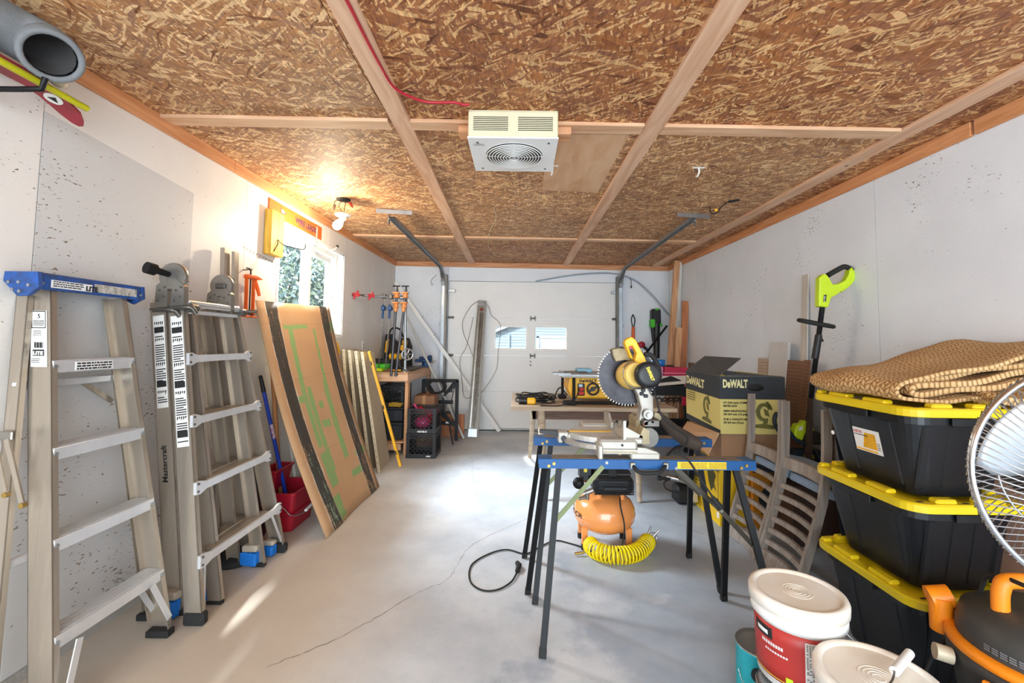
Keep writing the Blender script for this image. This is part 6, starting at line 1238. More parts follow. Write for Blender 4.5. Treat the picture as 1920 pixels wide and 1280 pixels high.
flap('front_flap', [(X0+.05, Y0+.008, Z1+.001), (X1-.007, Y0+.008, Z1-.001), (X1-.007, Y0+.24, Z1-.01), (X0+.07, Y0+.24, Z1+.03)], 'flap_black')
flap('bottom_flap', [(1.373, 3.600, 0.629), (1.362, 3.012, 0.654), (1.262, 2.960, 0.520), (1.280, 3.500, 0.567)], 'card_in')
C2 = T('brown_carton', 'plain brown carton under the mitre saw box', 'box', (1.6, 3.3, .44)); q = MB(); q.box(1.40, 1.85, 3.06, 3.62, .44, .643, .003); q.build('carton', M('carton_mid', 'a17a5a', .85, 0, .06), C2)
q = MB(); q.box(1.58, 1.63, 3.058, 3.622, .46, .6445); q.build('tape', 'card', C2)
C3 = T('yellow_tool_box', 'tall yellow cordless tool carton on the floor behind the sawhorse', 'box', (1.5, 3.3, 0)); q = MB(); q.box(1.395, 1.60, 3.09, 3.56, 0, .438, .002); q.build('carton', 'box_yellow2', C3)
q = MB(); q.box(1.3935, 1.395, 3.09, 3.56, .385, .436); q.build('band', 'box_black', C3)
q = MB()
def sp(y, z): return (1.3938, y, z)
q.prism([sp(3.23, .34), sp(3.18, .36), sp(3.14, .33), sp(3.17, .27), sp(3.14, .22), sp(3.18, .24), sp(3.22, .20), sp(3.26, .26), sp(3.28, .33)], (-.0008, 0, 0)); q.build('tool_picture', M('print_dark_olive', '4d4a1e', .6), C3); q = MB(); lines(q, sp(3.50, .30), (0, -1, 0), (0, 0, 1), .14, 7, .025, .007, 41, 0); q.build('small_print', 'print_dark_olive', C3); q = MB(); q.box(1.393, 1.3945, 3.105, 3.109, .18, .36); q.prism([sp(3.13, .14), sp(3.10, .14), sp(3.10, .18), sp(3.13, .18)], (-.0008, 0, 0)); q.build('tool_picture', M('print_dark_olive', '4d4a1e', .6), C3)
q = MB(); q.box(1.393, 1.3945, 3.10, 3.135, .05, .09); q.build('white_sticker', 'print_white', C3); text('DeWALT', .03, (1.393, 3.20, .365), (0, -1, 0), (0, 0, 1), 'print_black', C3, bold=.001)
C4 = T('orange_tool_box', 'orange printed tool carton beside the tall yellow one', 'box', (1.75, 3.2, 0)); q = MB(); q.box(1.605, 1.86, 3.05, 3.5, 0, .438, .002); q.build('carton', 'box_orange', C4)
q = MB(); q.prism([(1.66, 3.049, .10), (1.78, 3.049, .12), (1.80, 3.049, .22), (1.70, 3.049, .30), (1.64, 3.049, .22)], (0, -.001, 0)); q.build('picture', 'box_black', C4); q = MB(); q.box(1.605, 1.86, 3.048, 3.05, .38, .437); q.build('band', 'box_black', C4)
# --- upturned slat-back chairs
def chair(label, yf, yn):
    t = T('dining_chair', label, 'chair', (1.55, (yf+yn)/2, 0), 'upturned slat-back chairs')
    def px(z): 
        s_ = [(0, 1.392), (.12, 1.425), (.31, 1.488), (.46, 1.532), (.60, 1.555), (.75, 1.563), (.925, 1.566)]
        for (a, b), (c, d) in zip(s_, s_[1:]):
            if z <= c: return b+(d-b)*(z-a)/(c-a)
        return 1.566
    for y in (yf, yn):
        sg = 1 if y == yf else -1; ring = []; zs_ = [.003+.922*k/20 for k in range(21)]
        for z in zs_:
            x = px(z); h = .021; ring.append([(x-h, y-.011, z), (x+h, y-.011, z), (x+h, y+.011, z), (x-h, y+.011, z)])
        q = MB(); q.add([p for r in ring for p in r], [(i*4+k, i*4+(k+1) % 4, (i+1)*4+(k+1) % 4, (i+1)*4+k) for i in range(20) for k in range(4)]+[(3, 2, 1, 0), (80, 81, 82, 83)]); q.build('back_post', 'grey_wood', t)
    def slat(z, h, nm, w=.016):
        x = px(z); ring = []
        for k in range(7):
            u = k/6; y = yn+.011+(yf-yn-.022)*u; b = .022*math.sin(math.pi*u); xs_ = (px(z+h/2), px(z-h/2)); ring.append([(xs_[1]-w/2+b, y, z-h/2), (xs_[1]+w/2+b, y, z-h/2), (xs_[0]+w/2+b, y, z+h/2), (xs_[0]-w/2+b, y, z+h/2)])
        q = MB(); q.add([p for r in ring for p in r], [(i*4+k, (i+1)*4+k, (i+1)*4+(k+1) % 4, i*4+(k+1) % 4) for i in range(6) for k in range(4)]+[(0, 1, 2, 3), (27, 26, 25, 24)]); q.build(nm, 'grey_wood', t)
    for z in (.445, .385, .322, .258, .195, .132): slat(z, .024, 'slat')
    slat(.045, .082, 'top_rail', .02); slat(.575, .062, 'seat_rail', .022)
    q = MB(); q.prism([(1.585, yn+.015, .525), (1.585, yf-.015, .525), (1.95, yf+.01, .46), (1.95, yn-.01, .46)], (0, 0, .035)); q.build('seat_frame', 'grey_wood_dark', t)
    q = MB(); q.prism([(1.58, yn-.005, .525), (1.58, yf+.005, .525), (1.97, yf+.02, .455), (1.97, yn-.02, .455)], (-.01, 0, -.05)); q.build('seat_cushion', 'fabric_blue', t, bevel=.018)
    q = MB(); q.prism([(1.60, yn+.03, .562), (1.60, yf-.03, .562), (1.90, yf-.02, .510), (1.90, yn+.02, .510)], (0, 0, .003)); q.build('dust_cover', 'fabric_blue', t)
    for y in (yf-.01, yn+.01): q = MB(); q.bar((1.93, y, .49), (1.955, y, .90), .034, .034, (0, 1, 0), .022, .022); q.build('front_leg', 'grey_wood_dark', t)
chair('upturned grey slat-back chair standing nearer the mitre saw carton', 2.97, 2.625)
chair('upturned grey slat-back chair standing right behind the black totes', 2.595, 2.25)
# --- snow brush tool
SN = T('cordless_sweeper', 'lime green cordless brush tool with a black shaft, leaning on the right wall', 'tool', (1.9, 2.9, .4))
q = MB(); q.prism([(1.908, 2.765, 1.685), (1.936, 2.765, 1.710), (1.953, 2.765, 1.706), (1.969, 2.765, 1.686), (1.992, 2.765, 1.642), (2.026, 2.765, 1.646), (2.070, 2.765, 1.667), (2.095, 2.765, 1.705), (2.103, 2.765, 1.739), (2.118, 2.765, 1.756), (2.130, 2.765, 1.729), (2.122, 2.765, 1.681), (2.079, 2.765, 1.629), (2.017, 2.765, 1.577), (1.979, 2.765, 1.557), (1.957, 2.765, 1.495), (1.899, 2.765, 1.501)], (0, .045, 0)); q.build('handle_body', 'lime', SN, bevel=.006)
q = MB(); q.tube(bez([(1.975, 2.787, 1.703), (2.038, 2.787, 1.739), (2.083, 2.787, 1.760), (2.114, 2.787, 1.750), (2.130, 2.787, 1.736)], 4), .017, 8); q.build('handle_grip', 'black_rubber', SN)
q = MB(); q.tube(bez([(2.127, 2.787, 1.740), (2.139, 2.787, 1.698), (2.110, 2.787, 1.650), (2.051, 2.787, 1.604)], 5), .013, 8); q.build('handle_arm', 'lime', SN)
q = MB(); q.prism([(1.930, 2.762, 1.573), (1.947, 2.762, 1.576), (1.942, 2.762, 1.532), (1.925, 2.762, 1.528)], (0, .003, 0)); q.build('badge', 'print_black', SN)
pb = V((1.924, 2.760, 1.528)); text('RYOBI', .013, pb+V(.010, -.001, .002), (.05, 0, 1), (-1, 0, .05), 'print_white', SN, width=.035)
q = MB(); q.cyl((1.937, 2.790, 1.504), (1.971, 3.020, 0.717), .0155, n=12); q.build('shaft', 'black_metal', SN)
q = MB(); q.cyl((1.942, 2.840, 1.320), (1.910, 2.835, 1.168), .021, n=12); q.cyl((1.958, 2.835, 1.296), (1.965, 2.835, 1.279), .006, n=8); q.build('shaft_joint', 'black_plastic', SN)
c = V((1.910, 2.815, 1.395)); q = MB(); q.tube([c+V(.105*math.cos(a), .055*math.sin(a), -.018*math.cos(a)+.012*math.sin(a)) for a in [6.2832*k/28 for k in range(28)]], .013, 9, closed=True); q.build('loop_handle', 'black_rubber', SN)
q = MB(); q.prism([(1.867, 2.990, 0.682), (1.883, 2.990, 0.718), (1.922, 2.990, 0.722), (1.930, 2.990, 0.743), (1.977, 2.990, 0.740), (1.983, 2.990, 0.705), (2.004, 2.990, 0.683), (1.999, 2.990, 0.627), (1.919, 2.990, 0.612), (1.862, 2.990, 0.632)], (0, .06, 0)); q.build('motor_head', 'lime', SN, bevel=.008)
q = MB(); q.prism([(1.913, 2.985, 0.620), (1.939, 2.985, 0.677), (1.997, 2.985, 0.681), (2.036, 2.985, 0.664), (2.037, 2.985, 0.586), (1.937, 2.985, 0.592)], (0, .06, 0)); q.build('vent_cover', 'black_plastic', SN, bevel=.006)
q = MB(); q.prism([(1.850, 2.980, 0.557), (2.050, 2.980, 0.545), (2.048, 2.980, 0.453), (1.838, 2.980, 0.472)], (0, .07, 0)); q.build('brush_housing', M('navy', '16232f', .5), SN, bevel=.004)
pp = V((1.911, 2.977, 0.502)); text('ONE+', .034, pp, (1, 0, -.06), (.06, 0, 1), M('print_lime', 'c8cf2a', .6), SN, width=.095)
q = MB(); q.prism([(1.892, 2.988, 0.700), (1.921, 2.988, 0.711), (1.916, 2.988, 0.683), (1.891, 2.988, 0.676)], (0, .003, 0)); q.build('badge', 'print_white', SN)
q = MB(); q.tube(bez([(1.765, 2.995, 0.658), (1.731, 2.995, 0.736), (1.754, 2.995, 0.790), (1.798, 2.970, 0.699), (1.870, 2.975, 0.614), (1.959, 2.975, 0.573), (2.020, 2.975, 0.479), (2.042, 2.975, 0.392)], 6), .013, 9); tag(q.build('vacuum_hose', M('hose_navy', '1d2a35', .35)), 'dark curved hose looping between the upturned chairs', 'hose')
q = MB(); q.box(1.72, 2.06, 2.80, 3.04, 0, .36, .004); bs = T('brown_stand_box', 'dark brown box behind the chairs holding up the lime tool', 'box', (1.9, 2.9, 0)); q.build('carton', 'brown_paint', bs); q = MB(); q.box(1.70, 2.08, 2.78, 3.045, .36, .378, .002); q.build('lid', 'brown_paint', bs)
# --- panels leaning at the right wall
def panel(name, label, y0, y1, z1, x0, x1, mat, thick=.006, holes=False, cat='board', group=None, z0=0.0):
    t = T(name, label, cat, (x0, (y0+y1)/2, z0), group); q = MB()
    q.hexa([(x0, y0, z0), (x0+thick, y0, z0), (x0+thick, y1, z0), (x0, y1, z0), (x1, y0, z1), (x1+thick, y0, z1), (x1+thick, y1, z1), (x1, y1, z1)]); q.build('sheet', mat, t)
    if holes:
        q = MB(); n_ = int((y1-y0)/.0254); m_ = int((z1-z0)/.0254)
        for i in range(n_):
            for j in range(m_//3, m_):
                y, z = y0+.0127+i*.0254, z0+.0127+j*.0254; x = x0+(x1-x0)*(z-z0)/(z1-z0)-.0006; q.add([(x, y-.0035, z-.0035), (x, y+.0035, z-.0035), (x, y+.0035, z+.0035), (x, y-.0035, z+.0035)], [(0, 3, 2, 1)])
        q.build('peg_hole', 'print_black', t, kind='stuff')
    return t
M('hardboard', '8a6246', .6, 0, .12, 5); M('hardboard_pale', 'b9a28a', .6, 0, .06); M('panel_grey', 'cfccc8', .4, 0, .05)
panel('pegboard', 'pale pegboard offcut peeking out left of the white shelf board', 3.62, 3.80, 1.14, 1.98, 2.07, 'hardboard_pale', holes=True, group='pegboards by the right wall')
panel('white_panel', 'plain white shelf board leaning behind the saw carton', 3.36, 3.60, 1.275, 1.95, 2.06, 'panel_grey', .022)
panel('pegboard', 'large brown pegboard sheet leaning beside the white shelf board', 3.13, 3.40, 1.14, 1.93, 2.055, 'hardboard', holes=True, group='pegboards by the right wall')
panel('pegboard', 'narrow brown pegboard strip in front of the large one', 3.06, 3.128, 1.15, 1.88, 2.03, 'hardboard', holes=True, group='pegboards by the right wall')
panel('tall_white_board', 'tall thin white board standing against the right wall', 3.21, 3.28, 1.78, 2.05, 2.128, 'white_wood', .010)
for k, (y, x, z) in enumerate(((3.00, 2.10, .98),)):
    q = MB(); q.bar((x-.04, y, 0), (x+.03, y, z), .05, .02, (1, 0, 0)); tag(q.build('dark_strip', 'table_dark'), 'brown wood strip standing at the right wall beside the lime tool shaft', 'board')
# black corded machine on the floor under the table
GR = T('pressure_tool', 'black corded machine with chrome pipe and plug on the floor under the table', 'machine', (1.3, 3.5, 0))
q = MB(); q.cyl((1.235, 3.550, 0.263), (1.375, 3.550, 0.235), .085, n=20); q.build('motor', 'black_plastic', GR); q = MB(); q.tube(bez([(1.150, 3.450, 0.229), (1.222, 3.420, 0.219), (1.304, 3.420, 0.192), (1.344, 3.420, 0.192)], 5), .018, 10); q.build('pipe', 'chrome', GR)
q = MB(); q.box(1.335, 1.372, 3.40, 3.47, .05, .15, .006); q.build('bracket', 'taupe_metal', GR); q = MB(); q.box(1.24, 1.36, 3.48, 3.62, .003, .14, .02); q.build('base', 'black_plastic', GR)
q = MB(); q.cyl((1.071, 3.420, 0.225), (1.099, 3.420, 0.226), .02, n=12); q.cyl((1.099, 3.420, 0.226), (1.165, 3.420, 0.218), .012, n=10); q.build('plug', 'black_rubber', GR)
q = MB(); q.tube(bez([(1.165, 3.420, 0.218), (1.113, 3.400, 0.196), (1.134, 3.380, 0.151), (1.240, 3.360, 0.131), (1.320, 3.360, 0.132)], 5), .006, 7); q.build('cord', 'black_rubber', GR)
# ------------------------------------------------------------------ stack of black totes with yellow lids
def rrect(x0, x1, y0, y1, r, n=6):
    out = []
    for cx_, cy_, s0 in ((x1-r, y1-r, 0), (x0+r, y1-r, 90), (x0+r, y0+r, 180), (x1-r, y0+r, 270)):
        for k in range(n+1): a = math.radians(s0+90*k/n); out.append((cx_+r*math.cos(a), cy_+r*math.sin(a)))
    return out
def tote(label, z0, top, sticker=False):
    x0, x1, y0, y1 = 1.365, 1.80, 1.545, 2.085; t = T('storage_tote', label, 'tote', ((x0+x1)/2, (y0+y1)/2, z0), 'stacked black totes')
    def ring(ins, z, r): return [(x, y, z) for x, y in rrect(x0+ins, x1-ins, y0+ins, y1-ins, r)]
    zt = top-.033; rs = [ring(.085, z0, .05), ring(.082, z0+.01, .05), ring(.034, zt-.03, .07), ring(.022, zt-.028, .07), ring(.022, zt, .07), ring(.035, zt, .06)]; n_ = 28
    q = MB(); q.add([p for r in rs for p in r], [(i*n_+k, i*n_+(k+1) % n_, (i+1)*n_+(k+1) % n_, (i+1)*n_+k) for i in range(5) for k in range(n_)], False); q.add(rs[0], [tuple(reversed(range(n_)))]); q.build('body', 'tote_black', t)
    q = MB()    # bold vertical flutes moulded into each face
    def flute(x, y, dx, dy, w):
        zb, zz = z0+.03, zt-.035; ib, it = .078, .036
        nx, ny = dx, dy; tx, ty = -dy, dx
        P0 = V(x+nx*(-ib), y+ny*(-ib), zb); P1 = V(x+nx*(-it), y+ny*(-it), zz); tt = V(tx, ty, 0)*w; oo = V(nx, ny, 0)*.004
        q.hexa([P0-tt-oo, P0+tt-oo, P0+tt*.7+oo, P0-tt*.7+oo, P1-tt-oo, P1+tt-oo, P1+tt*.7+oo, P1-tt*.7+oo])
    for u in (.27, .66): flute(x0, y0+(y1-y0)*u, -1, 0, .026); flute(x1, y0+(y1-y0)*u, 1, 0, .020)
    for u in (.22, .42, .60, .80): flute(x0+(x1-x0)*u, y0, 0, -1, .016); flute(x0+(x1-x0)*u, y1, 0, 1, .016)
    q.build('flute', 'tote_black', t, kind='stuff')
    q = MB(); rs = [ring(.012, top-.034, .065), ring(.0, top-.030, .075), ring(.0, top-.006, .075), ring(.006, top, .07), ring(.036, top, .06), ring(.046, top-.014, .05)]
    q.add([p for r in rs for p in r], [(i*n_+k, i*n_+(k+1) % n_, (i+1)*n_+(k+1) % n_, (i+1)*n_+k) for i in range(5) for k in range(n_)], False); q.add(rs[-1], [tuple(range(n_))]); q.add(rs[0], [tuple(reversed(range(n_)))]); lid = q.build('lid', 'tote_yellow', t)
    for (a, b, c, d) in ((x0+.012, x0+.05, y0+.12, y0+.23), (x0+.012, x0+.05, y0+.31, y0+.42), (x0+.012, x0+.05, y0+.47, y0+.50), (x0+.095, x0+.17, y0+.012, y0+.05), (x0+.24, x0+.34, y0+.012, y0+.05), (x1-.05, x1-.012, y0+.12, y0+.23), (x1-.05, x1-.012, y0+.31, y0+.42), (x0+.09, x0+.18, y1-.05, y1-.012), (x0+.26, x0+.35, y1-.05, y1-.012)):
        q = MB(); q.box(a, b, c, d, top-.004, top+.014, .006); q.build('lid_pad', 'tote_yellow', lid)
    for (hx, hy) in ((x0+.055, y0+.035), (x0+.205, y0+.022), (x1-.06, y0+.035), (x0+.03, y1-.05)):
        q = MB(); q.box(hx-.012, hx+.012, hy-.005, hy+.005, top-.0002, top+.0008); q.build('lid_slot', 'print_black', lid)
    for (a, b, c, d) in ((x0+.008, x0+.016, y0+.20, y0+.36), (x0+.16, x0+.30, y0+.008, y0+.016)):
        q = MB(); q.box(a, b, c, d, zt-.03, zt-.002, .002); q.build('latch_lip', 'tote_black', t)
    return t
tote('black tote with a yellow lid on the floor, bottom of the stack', .004, .375)
tote('black tote with a yellow lid in the middle of the stack', .378, .705)
t3 = tote('black tote with a printed label, top of the stack under the rug', .708, 1.035)
def tp(y, z, o=0): return V(1.365+.034+(.05)*(1-(z-.718)/(.975-.718))-.0015-o, y, z)
q = MB(); q.prism([tp(1.87, .915), tp(1.735, .915), tp(1.735, .822), tp(1.87, .822)], (-.0008, 0, 0)); lb = q.build('label', 'print_white', t3)
q = MB(); q.prism([tp(1.81, .900, .0008), tp(1.757, .90, .0008), tp(1.757, .838, .0008), tp(1.83, .838, .0008)], (-.0004, 0, 0)); q.prism([tp(1.868, .832, .0008), tp(1.76, .832, .0008), tp(1.76, .825, .0008), tp(1.868, .825, .0008)], (-.0004, 0, 0)); q.build('label_orange', M('label_amber', 'f0b21c', .6, 0, .2, 30), lb)
text('HDX', .016, tp(1.865, .894, .0018), (0, -1, 0), (-.19, 0, 1), 'print_red', lb, width=.045); q = MB(); lines(q, tp(1.865, .885, .0016), (0, -1, 0), (-.19, 0, 1), .075, 1, .01, .004, 51, .0004); lines(q, tp(1.752, .865, .0016), (0, -1, 0), (-.19, 0, 1), .012, 4, .008, .003, 52, .0004); q.build('small_print', 'print_black', lb)
q = MB(); q.cyl(tp(2.0, .862), tp(2.0, .862)-V(.002, 0, 0), .009, n=16); q.build('round_sticker', 'print_white', t3)
q = MB(); q.box(1.84, 2.12, 1.25, 2.15, .003, 1.03, .004); cb_ = T('tall_brown_carton', 'tall brown carton between the totes and the right wall, behind the fan', 'box', (1.98, 1.7, 0)); q.build('carton', M('carton_pink', 'a8806a', .85, 0, .06), cb_); q = MB(); q.box(1.95, 2.01, 1.248, 1.25, .1, 1.0); q.build('tape', 'card', cb_)
# --- folded jute rug
def RUGMAT():
    m, nt, N, L, b = _new('jute'); uv = N.new('ShaderNodeUVMap'); uv.uv_map = 'UVMap'
    def mth(op, a, c=None):
        q = N.new('ShaderNodeMath'); q.operation = op
        for i, v in ((0, a), (1, c)):
            if v is None: continue
            if isinstance(v, (int, float)): q.inputs[i].default_value = v
            else: L.new(v, q.inputs[i])
        return q.outputs[0]
    dn = N.new('ShaderNodeTexNoise'); dn.inputs['Scale'].default_value = 14; dn.inputs['Detail'].default_value = 4; L.new(uv.outputs[0], dn.inputs['Vector']); dv_ = N.new('ShaderNodeVectorMath'); dv_.operation = 'MULTIPLY_ADD'; L.new(dn.outputs['Color'], dv_.inputs[0]); dv_.inputs[1].default_value = (.022, .022, 0); L.new(uv.outputs[0], dv_.inputs[2])
    sx = N.new('ShaderNodeSeparateXYZ'); L.new(dv_.outputs[0], sx.inputs[0]); U, Vv = sx.outputs[0], sx.outputs[1]
    # herringbone plait: rows 12 mm wide, strands leaning alternately
    row = mth('MULTIPLY', Vv, 1/.020); fr = mth('FRACT', row); al = mth('SIGN', mth('SUBTRACT', mth('MODULO', mth('FLOOR', row), 2.0), .5))
    ph = mth('ADD', mth('MULTIPLY', U, 1/.019), mth('MULTIPLY', mth('MULTIPLY', al, fr), .8)); st = mth('ABSOLUTE', mth('SINE', mth('MULTIPLY', ph, 3.1416)))
    rr_ = mth('SINE', mth('MULTIPLY', fr, 3.1416)); h = mth('MULTIPLY', mth('POWER', st, .6), mth('POWER', rr_, .5))
    nz = N.new('ShaderNodeTexNoise'); nz.inputs['Scale'].default_value = 60; nz.inputs['Detail'].default_value = 5; L.new(uv.outputs[0], nz.inputs['Vector'])
    n2 = N.new('ShaderNodeTexNoise'); n2.inputs['Scale'].default_value = 4; L.new(uv.outputs[0], n2.inputs['Vector'])
    v = mth('ADD', mth('MULTIPLY', h, .6), mth('ADD', mth('MULTIPLY', nz.outputs[0], .35), mth('MULTIPLY', n2.outputs[0], .25)))
    rp = N.new('ShaderNodeValToRGB'); e = rp.color_ramp.elements; e[0].position = .28; e[0].color = sc('7c5430'); e[1].position = .95; e[1].color = sc('dcba88'); L.new(v, rp.inputs[0]); a = e.new(.58); a.color = sc('bd8f58')
    L.new(rp.outputs[0], b.inputs['Base Color']); b.inputs['Roughness'].default_value = .95
    bp = N.new('ShaderNodeBump'); bp.inputs['Strength'].default_value = .9; bp.inputs['Distance'].default_value = .004; L.new(mth('ADD', h, mth('MULTIPLY', nz.outputs[0], .3)), bp.inputs['Height']); L.new(bp.outputs[0], b.inputs['Normal']); return m
jute = RUGMAT()
RG = T('jute_rug', 'thick braided jute rug folded in layers on the top tote', 'rug', (1.7, 1.85, 1.04))
def rugsheet(nm, prof, y0, y1, skew, seed, nu=90, nv=26, th=.013):
    pth = bez([(x, 0, z) for x, z in prof], 14); L_ = [0]
    for a, b in zip(pth, pth[1:]): L_.append(L_[-1]+(b-a).length)
    tot = L_[-1]; vs = []; uv = []; rr = random.Random(seed); ph = [rr.uniform(0, 6) for _ in range(4)]
    for j in range(nv+1):
        v = j/nv
        for i in range(nu+1):
            s_ = i/nu*tot; k = 0
            while k < len(L_)-2 and L_[k+1] < s_: k += 1
            p = pth[k].lerp(pth[k+1], (s_-L_[k])/max(1e-6, L_[k+1]-L_[k])); y = y0+(y1-y0)*v+skew*(i/nu)+.010*math.sin(s_*11+ph[0])
            p = Vector((p.x+.012*math.sin(v*5+ph[1]+s_*4), y, p.z+.006*math.sin(v*9+ph[2]+s_*7)+.004*math.sin(s_*23+ph[3]+v*6))); p.z = max(p.z, 1.052); vs.append(p); uv.append((s_, v*(y1-y0)))
    mb = MB(); w = nu+1; mb.add(vs, [(j*w+i, j*w+i+1, (j+1)*w+i+1, (j+1)*w+i) for j in range(nv) for i in range(nu)], True)
    o = mb.build(nm, jute, RG, solid=th); ul = o.data.uv_layers.new(name='UVMap')
    for lp in o.data.loops: ul.data[lp.index].uv = uv[lp.vertex_index]
    return o
rugsheet('outer_fold', [(2.10, 1.275), (2.0, 1.262), (1.85, 1.218), (1.68, 1.172), (1.52, 1.143), (1.42, 1.128), (1.372, 1.10), (1.385, 1.066), (1.46, 1.060), (1.60, 1.062), (1.80, 1.062), (1.95, 1.064)], 1.59, 2.06, .03, 1)
rugsheet('inner_fold', [(2.10, 1.205), (1.95, 1.180), (1.80, 1.150), (1.65, 1.130), (1.52, 1.115), (1.445, 1.112), (1.435, 1.092), (1.47, 1.082), (1.60, 1.090), (1.76, 1.105), (1.90, 1.130), (2.06, 1.150)], 1.60, 2.05, .02, 2, th=.020)
rugsheet('middle_fold', [(2.08, 1.235), (1.90, 1.195), (1.70, 1.153), (1.55, 1.130), (1.44, 1.118)], 1.62, 2.04, .02, 5, th=.018)
rugsheet('lower_fold', [(2.08, 1.165), (1.95, 1.135), (1.80, 1.082), (1.72, 1.078), (1.70, 1.068), (1.74, 1.058), (1.90, 1.060), (2.05, 1.062)], 1.55, 1.95, -.02, 3, th=.014)
q = MB(); rr = random.Random(9)
for k in range(60):
    x = rr.uniform(1.60, 1.86); y = 1.575+rr.uniform(-.01, .01); q.tube([(x, y, 1.066), (x+rr.uniform(-.01, .01), y-.015, 1.06+rr.uniform(0, .012)), (x+rr.uniform(-.02, .02), y-.03, 1.056)], .001, 4)
q.build('loose_fibre', M('fibre', 'b08a55', .9), RG, kind='stuff')
# ------------------------------------------------------------------ pedestal fan
FC = V(1.112, .815, 1.0025); FN = V(-.30, -.95, .06).normalized(); FE = FN.cross(UP).normalized(); FU = FE.cross(FN).normalized()
FA = T('pedestal_fan', 'large chrome pedestal fan with wire cage at the picture edge', 'fan', (1.11, .98, 0)); FRr = .223
def fp(r, a, n): return FC+FE*(r*math.cos(a))+FU*(r*math.sin(a))+FN*n
for r, n, tk in ((FRr, .0, .005), (FRr*.995, -.012, .0035), (FRr*.62, .042, .002), (FRr*.62, -.080, .002), (.05, .052, .0028), (.065, -.092, .0028)):
    q = MB(); q.tube([fp(r, 6.2832*k/64, n) for k in range(64)], tk, 8, closed=True); q.build('guard_ring', 'chrome', FA)
q = MB()
for k in range(96):
    a = 6.2832*k/96; q.tube([fp(.047, a-.35, .052), fp(.11, a-.22, .048), fp(.17, a-.08, .034), fp(.211, a, .012), fp(FRr+.006, a+.02, -.004)], .0014, 5, cap=False)
q.build('front_guard_wire', 'chrome', FA, kind='stuff')
q = MB()
for k in range(96):
    a = 6.2832*(k+.5)/96; q.tube([fp(.062, a, -.092), fp(.155, a, -.085), fp(.203, a, -.055), fp(FRr+.006, a, -.008)], .0012, 5, cap=False)
q.build('rear_guard_wire', 'chrome', FA, kind='stuff')
for k in range(3):
    def bf(u, v, k=k):
        r = .03+.160*v; w = (.28+.62*math.sin(min(1, v*1.15)*math.pi*.62)); a = 6.2832*k/3+.5+(u-.5)*w*1.25*(1 if v < .85 else 1-(v-.85)*1.2); return fp(r, a, -.03+(u-.5)*.055*(1-.3*v))
    q = MB(); q.grid(bf, 12, 14); q.build('blade', M('blade_alu', 'c3c7cb', .3, .6, .05), FA, solid=.0025)
q = MB(); q.lathe([(0, .062), (.03, .060), (.05, .056), (.052, .05), (0, .048)], FC, 28, tuple(FN)); q.build('badge_cap', 'chrome', FA)
q = MB(); q.lathe([(.035, .0), (.04, -.05), (.03, -.055)], FC, 20, tuple(FN)); q.build('hub', 'black_plastic', FA)
q = MB(); q.lathe([(.06, -.10), (.075, -.115), (.075, -.20), (.055, -.23), (0, -.235)], FC, 24, tuple(FN)); q.build('motor', 'black_plastic', FA)
bc = FC-FN*.16; q = MB(); q.cyl((bc.x, bc.y, .03), (bc.x, bc.y, bc.z-.06), .014, n=14); q.cyl((bc.x, bc.y, .55), (bc.x, bc.y, .60), .02, n=14); q.build('pole', 'chrome', FA); q = MB(); q.lathe([(.15, 0), (.15, .012), (.10, .03), (.03, .04), (.02, .06)], (bc.x, bc.y, 0), 32); q.build('base', 'black_metal', FA)
q = MB(); q.tube(bez([bc-FN*.04-V(0, 0, .08), (1.32, 1.02, .66), (1.380, 1.300, 0.597), (1.388, 1.360, 0.514), (1.387, 1.420, 0.403), (1.362, 1.440, 0.334), (1.335, 1.460, 0.264), (1.28, 1.47, .16), (1.15, 1.50, .01), (1.0, 1.75, .006)], 6), .006, 8); q.build('power_cord', 'black_rubber', FA)
# ------------------------------------------------------------------ wet and dry vacuum
VC = T('shop_vacuum', 'black and orange shop vacuum with an arched orange handle in front of the totes', 'vacuum', (1.46, 1.25, 0)); vx, vy = 1.46, 1.25
q = MB(); q.lathe([(.15, .05), (.165, .06), (.19, .30), (.205, .34), (.207, .385), (.198, .392)], (vx, vy, 0), 40); q.build('drum', M('vac_grey', '35322f', .5, 0, .1), VC)
q = MB(); q.lathe([(.198, .392), (.208, .395), (.209, .412), (.198, .42), (.180, .42)], (vx, vy, 0), 40); q.build('orange_rim', 'vac_orange', VC)
q = MB(); q.lathe([(.185, .415), (.183, .45), (.17, .49), (.12, .52), (.06, .528), (0, .53)], (vx, vy, 0), 40); hd = q.build('motor_head', M('vac_dark', '3a3835', .5, 0, .15, 8), VC)
q = MB()
for k in range(9): a = math.radians(232+4.2*k); p = V(vx+.186*math.cos(a), vy+.186*math.sin(a), 0); q.bar(p+V(0, 0, .428), p+V(-.010*math.cos(a), -.010*math.sin(a), .472), .0045, .003, (math.cos(a), math.sin(a), 0))
q.build('vent_slot', 'print_black', hd, kind='stuff')
q = MB()
for k in range(7): a = math.radians(183+5.5*k); p = V(vx+.1865*math.cos(a), vy+.1865*math.sin(a), .446); tg = V(-math.sin(a), math.cos(a), 0); lines(q, p, tg, (0, 0, 1), .015, 3, .006, .003, 60+k, .001)
q.build('rating_print', M('print_grey', '8c8f92', .6), hd)
q = MB(); q.tube(bez([(vx-.105, vy+.02, .50), (vx-.10, vy+.02, .575), (vx-.07, vy+.015, .60), (vx+.07, vy-.015, .60), (vx+.10, vy-.02, .575), (vx+.105, vy-.02, .50)], 7), .020, 12); q.build('carry_handle', 'vac_orange', VC)
